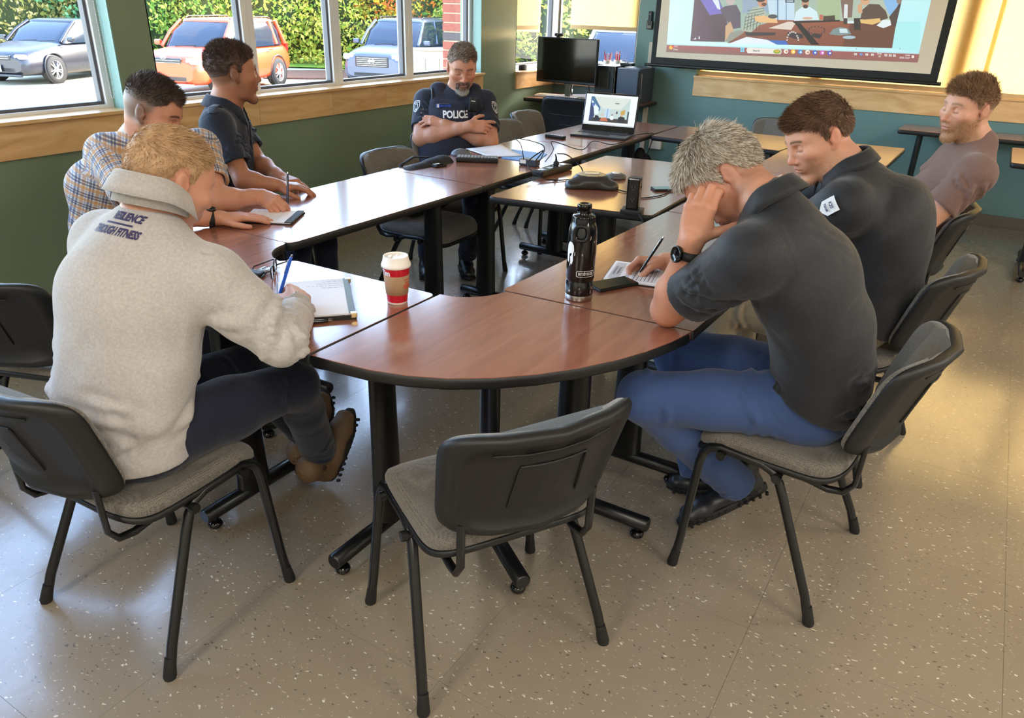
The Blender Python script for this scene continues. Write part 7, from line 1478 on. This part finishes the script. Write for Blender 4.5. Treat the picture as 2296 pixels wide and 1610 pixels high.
for k, (yy, hh, lb) in enumerate(((3.33, .12, 'white paper cup with red stirrers on the right sill'), (3.22, .13, 'white cup with red and white straws beside the first cup'))):
    e = thing('straw_cup', XW+.05, yy, .972, 0, lb, 'cup'); MB().lathe([(.028, 0), (.030, .001), (.038, hh*.8), (.036, hh*.8), (.028, .004)], 24).build('cup_wall', M['cup_white'], e); MB().lathe([(.0335, .03), (.036, .055)], 24, caps=False).build('red_band', M['cup_red'], e); rr = random.Random(k)
    for i in range(9):
        a = rr.uniform(0, 6.28); q = rr.uniform(.01, .035); b = MB(); b.tube([(.4*q*math.cos(a), .4*q*math.sin(a), .01), (q*1.2*math.cos(a), q*1.2*math.sin(a), hh+rr.uniform(.02, .06))], .0035, 6); b.build('straw', M['cup_red'] if i % 3 else M['cup_white'], e)
cable([(6.93, 3.26, TZ+.25), (6.90, 3.33, TZ+.24), (6.93, 3.36, TZ+.1), (6.95, 3.34, TZ+.02)], .004, 'black cable arching from the tower to the desk')
b = MB(); e = thing('pen_holder', 6.80, 3.50, TZ, 0, 'wire pen holder with cables under the monitor', 'holder'); b.lathe([(.03, 0), (.032, .08), (.030, .08), (.028, .003)], 20); b.build('cup_wall', M['chrome'], e); b = MB()
for i in range(5): b.tube([(.01*math.cos(i), .01*math.sin(i), .01), (.03*math.cos(i*1.3), .03*math.sin(i*1.3), .12)], .003, 6)
b.build('pens', M['cup_white'], e)
# ---- wall remote holder
e = thing('wall_remote', XW-.012, 2.90, 1.40, -90, 'black remote control in a wall holder left of the screen', 'remote'); MB().box((0, 0, .0), (.055, .026, .075), bev=.006).build('holder', M['black_gloss'], e); MB().box((0, -.004, .055), (.036, .020, .12), bev=.005).build('remote_body', M['black_plastic'], e); MB().ball((0, -.015, .09), .005, 8, 6).build('button', M['white_plastic'], e)
# ------------------------------------------------------------------ outside
GZ = -.6
M['concrete'] = mat('sunlit concrete', (186, 174, 148), .9, noise=(.35, .5, (164, 152, 128)), bump=(6, .3, .02)); M['lawn'] = mat('lawn', (116, 150, 44), .9, noise=(3, .6, (156, 170, 60)), bump=(30, 1, .05)); M['mulch'] = mat('mulch', (122, 84, 62), .9, noise=(9, .6, (90, 62, 46)), bump=(20, 1, .05)); M['asphalt'] = mat('pale asphalt', (150, 144, 136), .9, noise=(1.2, .5, (120, 114, 108)))
b = MB(); gx = [-30, -3.4, XW+TH+.05, 60]
b.box((15, 50, GZ-.05), (90, 100-2*(YW+TH)+8.3, .1)); b.v = [(x, max(y, YW+TH+.05), z) for x, y, z in b.v]; b.box((XW+TH+.05+26, -20+(YW+TH+.05)/2, GZ-.05), (52, 40+YW+TH+.05, .1))
tag(b.build('ground', M['concrete']), kind='structure')
def quad(name, pts, z, m, **k): MB().prism(pts, z-.03, z).build(name, m, **k)
cA = un(560, 175, GZ)
def P2(px, py): return tuple(un(px, py, GZ)[:2])
quad('mulch_bed', [P2(590, 177), P2(1060, 182), P2(1060, 160), P2(590, 160)], GZ+.04, M['mulch'], kind='structure')
quad('lawn', [P2(-300, 118), P2(560, 150), P2(1080, 165), P2(1500, 165), P2(1500, 40), P2(-300, 30)], GZ+.07, M['lawn'], kind='structure')
# cars
M['tyre'] = mat('tyre', (34, 32, 32), .8); M['alloy'] = mat('alloy wheel', (196, 194, 192), .3, .8); M['car_glass'] = mat('car glass', (34, 44, 58), .1, spec=.5); M['lamp'] = mat('headlamp', (206, 214, 226), .1, spec=.8); M['trim_black'] = mat('car black trim', (30, 31, 36), .4)
def car(name, loc, deg, L_, W_, H_, paint, label, kind, emblem, plate=None):
    e = empty(name, (loc[0], loc[1], GZ), math.radians(deg), label=label, cat='car'); hw = W_/2; suv = kind != 'sedan'; gc = .20 if suv else .16; belt = .64*H_ if suv else .66*H_; hood = belt-.06 if suv else belt-.10
    S0 = [(-.5, .80, gc+.25, belt-.18), (-.485, .93, gc+.12, belt-.02 if suv else belt-.06), (-.42, .99, gc+.04, belt), (-.2, 1, gc, belt), (.1, 1, gc, belt), (.24, 1, gc, belt-.01), (.36, .98, gc+.03, hood), (.45, .93, gc+.05, hood-.07), (.488, .85, gc+.08, hood-.14), (.5, .74, gc+.14, hood-.22)]
    rs = []
    for x, w, z0, z1 in S0:
        pts = sup(28, hw*w, (z1-z0)/2, .42); rs.append([(x*L_, y*(1-.06*(1 if z > .15 else 0)), (z0+z1)/2+z) for y, z in pts])
    b = MB(); b.rings(rs); b.build('car_body', paint, e)
    xf0, xf1, xr0, xr1 = (.25, .08, -.46, -.41) if suv else (.21, .04, -.37, -.22)
    def ring(xa, xb, w, z): return [(xa+(xb-xa)*(.5+.5*u), v*w*hw, z) for u, v in [(q[0], q[1]) for q in sup(32, 1, 1, .22)]]
    g = MB(); g.rings([ring(xr0*L_, xf0*L_, .90, belt-.05), ring((xr0+.4*(xr1-xr0))*L_, (xf0+.45*(xf1-xf0))*L_, .86, belt+.5*(H_-belt)), ring(xr1*L_, xf1*L_, .74, H_-.05)]); g.build('glasshouse', M['car_glass'], e)
    r = MB(); r.rings([ring((xr1-.012)*L_, (xf1+.012)*L_, .765, H_-.075), ring((xr1-.006)*L_, (xf1+.004)*L_, .75, H_-.03), ring((xr1+.02)*L_, (xf1-.03)*L_, .62, H_)]); r.build('roof', paint, e)
    p = MB()
    for s in (-1, 1):
        p.tube([(xf0*L_-.02, s*hw*.87, belt-.02), ((xf0+xf1)/2*L_, s*hw*.83, belt+.5*(H_-belt)), (xf1*L_, s*hw*.745, H_-.05)], .038, 8)
        for q in ((-.06, -.09), (xr0*.75, xr1*.80), (xr0+.01, xr1)): p.tube([(q[0]*L_, s*hw*.90, belt-.02), (q[1]*L_, s*hw*.75, H_-.05)], .035 if q[0] > -.2 else .06, 8)
    p.build('pillar', paint, e)
    wr = .345 if suv else .33
    for sx in (-.315, .31):
        for s in (-1, 1):
            w = MB(); R = Matrix.Rotation(PI/2, 3, 'X'); w.lathe([(wr*.66, -.11), (wr*.95, -.11), (wr, -.08), (wr, .08), (wr*.95, .11), (wr*.66, .11)], 32, (sx*L_, s*(hw-.09), wr), R, caps=False); wh = w.build('tyre', M['tyre'], e)
            w = MB(); w.lathe([(wr*.02, .03), (wr*.18, .04), (wr*.18, -.02)], 20, (sx*L_, s*(hw-.02), wr), R if s < 0 else Matrix.Rotation(-PI/2, 3, 'X')); w.lathe([(wr*.62, -.09), (wr*.69, .03), (wr*.66, .035), (wr*.60, .0), (wr*.60, -.09)], 32, (sx*L_, s*(hw-.02), wr), R if s < 0 else Matrix.Rotation(-PI/2, 3, 'X'), caps=False)
            for k in range(10): a = 2*PI*k/10+(.12 if k % 2 else -.12); w.box((sx*L_+.36*wr*math.cos(a)*1.05, s*(hw+.0), wr+.38*wr*math.sin(a)), (wr*.54, .03, .028), Matrix.Rotation(-a, 3, 'Y'), .006)
            w.build('rim', M['alloy'], wh)
            w = MB(); w.lathe([(wr*1.0, -.05), (wr*1.15, .0), (wr*1.17, .015), (wr*1.05, .012)], 32, (sx*L_, s*(hw-.015), wr+.03), R if s < 0 else Matrix.Rotation(-PI/2, 3, 'X'), caps=False); w.build('wheel_arch', M['trim_black'], e)
            w = MB(); w.lathe([(.01, 0), (wr*.62, .0)], 24, (sx*L_, s*(hw-.08), wr), R if s < 0 else Matrix.Rotation(-PI/2, 3, 'X')); w.build('brake_disc', M['trim_black'], wh)
    xf = L_*.5
    for s in (-1, 1):
        b = MB(); b.box((xf-.11, s*hw*.66, hood-.20), (.16, hw*.42, .13 if suv else .11), Matrix.Rotation(s*-.30, 3, 'Z'), .035); hl_ = b.build('headlamp', M['lamp'], e); b = MB(); b.ball((xf-.05, s*hw*.60, hood-.20), .045, 12, 8); b.build('bulb', M['chrome'], hl_)
        b = MB(); b.lathe([(.075, -.02), (.085, .01), (.06, .015), (.05, .0)], 16, (xf-.10, s*hw*.70, gc+.24), Matrix.Rotation(PI/2, 3, 'Y')); fg = b.build('fog_lamp', paint if kind == 'box' else M['trim_black'], e); b = MB(); b.ball((xf-.09, s*hw*.70, gc+.24), .05, 10, 8); b.build('bulb', M['lamp'], fg)
        b = MB(); b.box((xf0*L_-.16, s*(hw+.08), belt+.05), (.10, .17, .12), bev=.035); b.build('mirror', paint, e)
        b = MB(); b.box((-.02*L_, s*(hw+.003), belt-.13), (.16, .02, .03), bev=.008); b.box((-.24*L_, s*(hw+.003), belt-.13), (.16, .02, .03), bev=.008); b.build('door_handle', paint, e)
    b = MB()
    if kind == 'suv': b.box((xf-.01, 0, hood-.30), (.06, hw*.98, .26), bev=.03)
    elif kind == 'box': b.box((xf-.02, 0, hood-.20), (.05, hw*.92, .12), bev=.03)
    else: b.box((xf-.015, 0, hood-.22), (.05, hw*.95, .12), bev=.02)
    gr = b.build('grille', M['trim_black'], e)
    for k in range(5 if kind == 'suv' else 2): b = MB(); b.box((xf+.022, 0, hood-(.40 if kind == 'suv' else .24)+k*(.045 if kind == 'suv' else .05)), (.008, hw*.88, .008)); b.build('grille_bar', M['chrome'], gr)
    b = MB(); b.box((xf-.035, 0, gc+.20), (.07, hw*1.15, .15), bev=.03); b.build('lower_intake', M['trim_black'], e)
    b = MB(); b.box((xf-.02, 0, gc+.07), (.08, hw*1.4, .06), bev=.02); b.build('bumper_lip', M['trim_black'] if kind != 'box' else M['alloy'], e)
    ez = hood-(.29 if kind == 'suv' else .19 if kind == 'sedan' else .12); R = Matrix.Rotation(PI/2, 3, 'Y')
    b = MB(); n = 28; rx, rz = (.075, .045) if emblem == 'oval' else (.068, .068)
    b.tube([(xf+.034, rx*math.cos(2*PI*i/n), ez+rz*math.sin(2*PI*i/n)) for i in range(n)], .008, 6, closed=True); em = b.build('emblem_ring', M['chrome'], e)
    if emblem == 'bar': MB().box((xf+.036, 0, ez), (.008, .19, .026), bev=.004).build('emblem_bar', M['chrome'], em)
    else:
        for tx, dz, sz in ((('KIA', 0, .055),) if emblem == 'oval' else (('V', .022, .058), ('W', -.024, .062))): t_ = textmesh(tx, sz, M['chrome'], 'emblem_letter', .002, 1.1, thick=.002); t_.parent = em; t_.matrix_local = frame_mat(t_, (0, 1, 0), (0, 0, 1), (xf+.034, 0, ez+dz))
    if plate: pl = MB().box((xf+.045, 0, gc+.24), (.012, .30, .15), bev=.004).build('number_plate', M['white_plastic'], e); t_ = textmesh(plate, .085, M['print_dark'], 'lettering', .002, .85, thick=.001); t_.parent = pl; t_.matrix_local = frame_mat(t_, (0, 1, 0), (0, 0, 1), (xf+.053, 0, gc+.235))
    if suv:
        b = MB()
        for s in (-1, 1): b.tube([(xf1*L_-.1, s*hw*.66, H_+.0), (xf1*L_-.2, s*hw*.66, H_+.035), (xr1*L_+.2, s*hw*.66, H_+.035), (xr1*L_+.1, s*hw*.66, H_)], .016, 6)
        b.build('roof_rail', M['trim_black'], e)
    for s in (-1, 1): MB().box((-.49*L_, s*hw*.80, belt-.12), (.08, .16, .22), bev=.03).build('tail_lamp', mat('tail lamp', (170, 30, 26), .2), e)
    b = MB(); b.tube([(xf0*L_+.03, -.4, belt-.01), (xf0*L_-.04, .1, belt+.02)], .012, 6); b.tube([(xf0*L_+.03, .1, belt-.01), (xf0*L_-.04, .6, belt+.02)], .012, 6); b.build('wiper', M['trim_black'], e)
    return e
def carpaint(n, c): return mat(n, c, .35, .1, coat=.35)
hd = lambda h: math.degrees(math.atan2(h[1], h[0]))
h = unit((-.93, -.37, 0)); lf = A3((-h[1], h[0], 0)); w0 = A3((*P2(125, 187), 0)); c = w0-lf*.78-h*.31*4.65; car('parked_sedan', c, hd(h), 4.65, 1.78, 1.45, carpaint('black car paint', (34, 34, 44)), 'dark sedan parked outside the leftmost window', 'sedan', 'vw', 'ZU 5129')
h = unit((-.95, -.31, 0)); lf = A3((-h[1], h[0], 0)); w0 = A3((*P2(622, 192), 0)); c = w0-lf*.80+h*.315*4.14; car('parked_hatchback', c, hd(h), 4.14, 1.80, 1.62, carpaint('orange red paint', (222, 74, 34)), 'orange red boxy car parked behind the dark haired man', 'box', 'oval')
h = unit((-.955, -.30, 0)); f0 = A3((*P2(838, 205), 0)); c = f0-h*2.3; car('parked_suv', c, hd(h), 4.65, 1.84, 1.68, carpaint('slate paint', (74, 80, 98)), 'slate grey sport utility car parked left of the officer', 'suv', 'bar')
c = pd(1402, 110, 17.0); car('parked_car', (c[0], c[1]), 200, 4.6, 1.84, 1.70, carpaint('pale blue grey paint', (150, 162, 180)), 'pale car glimpsed through the corner window right of the monitor', 'suv', 'bar')
# utility cabinet
c = pd(970, 130, 11.0); e = empty('utility_cabinet', (c[0], c[1], GZ), math.radians(-22), label='pale steel utility cabinet outside beside the slate car', cat='cabinet'); M['cab'] = mat('cabinet enamel', (128, 121, 108), .5)
ht = pd(968, 112, 11.0)[2]-GZ; MB().box((0, 0, ht/2), (.46, .34, ht), bev=.01).build('cabinet_body', M['cab'], e); MB().box((0, 0, ht+.012), (.49, .37, .03), bev=.006).build('cabinet_lid', M['cab'], e)
for s in (-1, 1): MB().box((s*.112, -.176, ht*.48), (.216, .012, ht*.9), bev=.003).build('cabinet_door', M['cab'], e)
MB().box((-.06, -.184, ht*.70), (.075, .002, .10)).build('notice', M['paper'], e); MB().box((.06, -.184, ht*.70), (.06, .002, .09)).build('notice', M['paper'], e); MB().box((.045, -.19, ht*.62), (.06, .02, .03), bev=.006).build('handle', M['steel'], e)
# brick pier outside the right end of the window, every brick a piece
M['brick'] = mat('red brick', (168, 92, 76), .85, noise=(40, .5, (138, 74, 62)), bump=(60, .4, .002)); M['brick_dark'] = mat('dark brick', (96, 84, 84), .85, bump=(60, .4, .002)); M['mortar'] = mat('mortar', (196, 178, 150), .9)
bx, by = 6.055, YW+TH+.10
core = MB().box((bx, by+.02, 1.0), (.19, .28, 3.2)).build('trim_20', M['mortar'], kind='structure'); bmh = None
for r in range(40):
    for (ox, oy, lx_, ly_) in (((-.0, -.135, .196, .02), (-.093, .03, .02, .27)) if 1 else ()):
        o = MB().box((0, 0, 0), (lx_, ly_, .066), bev=.003).build('brick', M['brick_dark'] if r in (24, 11, 31) else M['brick'], core) if (r < 2 or r in (24, 11, 31)) else None
        if o is None: src = brk[(ox, oy)]; o = bpy.data.objects.new('brick', src.data); C.objects.link(o); o.parent = core
        elif r == 0: brk = globals().get('brk', {}); brk[(ox, oy)] = o; globals()['brk'] = brk
        o.location = (bx+ox, by+oy, GZ+.04+r*.076)
# hedge: shrubs with their own leaves and stems
def leafy(n, rad, seed, cols, leaf=.085):
    r = np.random.RandomState(seed); d = r.normal(size=(n, 3)); d /= np.linalg.norm(d, axis=1)[:, None]; lob = 1+.22*np.sin(d@r.normal(size=3)*5)+.15*np.sin(d@r.normal(size=3)*9)
    P = d*A3(rad)*(lob*(.72+.32*r.rand(n)**.6))[:, None]; P[:, 2] = np.maximum(P[:, 2], -rad[2]*.9)
    a = r.normal(size=(n, 3)); a /= np.linalg.norm(a, axis=1)[:, None]; b_ = np.cross(a, d+.8*r.normal(size=(n, 3))); b_ /= np.linalg.norm(b_, axis=1)[:, None]; s = (leaf*(.6+.8*r.rand(n)))[:, None]
    V = np.stack([P-a*s, P-b_*s*.5, P+a*s, P+b_*s*.5], 1).reshape(-1, 3); Q = np.arange(4*n).reshape(n, 4); c = np.array([lin(q) for q in cols]); k = r.randint(0, len(cols), n); cc = c[k]*(.7+.6*r.rand(n, 1))
    return V, Q, np.repeat(cc, 4, 0)
def leaf_mat():
    m = bpy.data.materials.new('leaf'); m.use_nodes = True; t = m.node_tree; t.nodes.clear(); L = t.links.new; o = t.nodes.new('ShaderNodeOutputMaterial'); d = t.nodes.new('ShaderNodeBsdfDiffuse'); tl = t.nodes.new('ShaderNodeBsdfTranslucent'); mx = t.nodes.new('ShaderNodeMixShader'); at = t.nodes.new('ShaderNodeAttribute'); at.attribute_name = 'col'
    mx.inputs[0].default_value = .45; L(at.outputs['Color'], d.inputs[0]); L(at.outputs['Color'], tl.inputs[0]); L(d.outputs[0], mx.inputs[1]); L(tl.outputs[0], mx.inputs[2]); L(mx.outputs[0], o.inputs[0]); return m
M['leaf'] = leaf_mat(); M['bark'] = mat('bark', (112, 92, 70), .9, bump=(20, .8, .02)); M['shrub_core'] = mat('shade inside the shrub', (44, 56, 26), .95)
GREEN = [(150, 176, 84), (120, 156, 70), (184, 196, 92), (214, 206, 104), (96, 134, 66)]; YEL = [(226, 214, 100), (204, 202, 88), (240, 220, 112), (172, 186, 80), (136, 160, 66)]; OLIVE = [(150, 140, 80), (176, 160, 100), (120, 124, 64), (200, 180, 120), (96, 100, 56)]; RED = [(196, 96, 50), (214, 130, 60), (176, 150, 50), (206, 190, 70)]; TEAL = [(90, 150, 110), (120, 170, 120), (80, 130, 84)]
SH = [(-260, 24, OLIVE, 'olive brown shrub cut by the left edge of the leftmost window'), (-90, 25, OLIVE, 'olive shrub with bare twigs behind the dark sedan'), (60, 25, OLIVE, 'twiggy olive shrub above the dark sedan roof'), (210, 26, TEAL, 'blue green shrub near the right frame of the leftmost window'),
      (370, 26, GREEN, 'grey green shrub at the left of the big window'), (500, 26, GREEN, 'bright green shrub above the orange red car'), (640, 26, YEL, 'yellow green shrub right of the orange red car'), (760, 26, YEL, 'sunlit yellow shrub at the middle mullion'), (880, 26, YEL, 'yellow shrub above the slate car'), (985, 25, RED, 'shrub with orange red autumn leaves above the cabinet'),
      (1110, 24, GREEN, 'green shrub beyond the brick pier'), (1190, 23, YEL, 'pale yellow shrub through the left corner window'), (1300, 22, YEL, 'bright yellow shrub behind the monitor window'), (1420, 22, GREEN, 'green shrub at the right of the corner window')]
for k, (px, D, cols, lb) in enumerate(SH):
    c = pd(px, 20, D); e = empty('shrub', (c[0], c[1], GZ), label=lb, cat='shrub', group='shrubs beyond the parked cars'); rad = (2.1, 2.1, 2.3)
    V, Q, cc = leafy(9500, rad, 40+k, cols, .075); V = V+A3((0, 0, 2.0)); mk_mesh('foliage', V, Q, M['leaf'], e, (0, 0, 0), cc).data.polygons.foreach_set('use_smooth', np.zeros(len(Q), bool))
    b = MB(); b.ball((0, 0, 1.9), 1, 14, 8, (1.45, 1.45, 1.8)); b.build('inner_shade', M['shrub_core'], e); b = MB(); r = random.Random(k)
    for i in range(14): a = r.uniform(0, 6.28); q = r.uniform(1.2, 2.4); b.tube([(.1*math.cos(a), .1*math.sin(a), 0), (q*.5*math.cos(a), q*.5*math.sin(a), 1.2), (q*math.cos(a), q*math.sin(a), r.uniform(1.6, 4.0))], [.05, .03, .008], 5)
    b.build('branches', M['bark'], e)
# roof overhang of the building, shades the wall like the real eaves
MB().box(((X0+XW)/2+.2, (Y0+YW)/2+.1, CEIL+.35), (XW-X0+1.4, YW-Y0+1.3, .30)).build('trim_21', M['white_wall'], kind='structure')
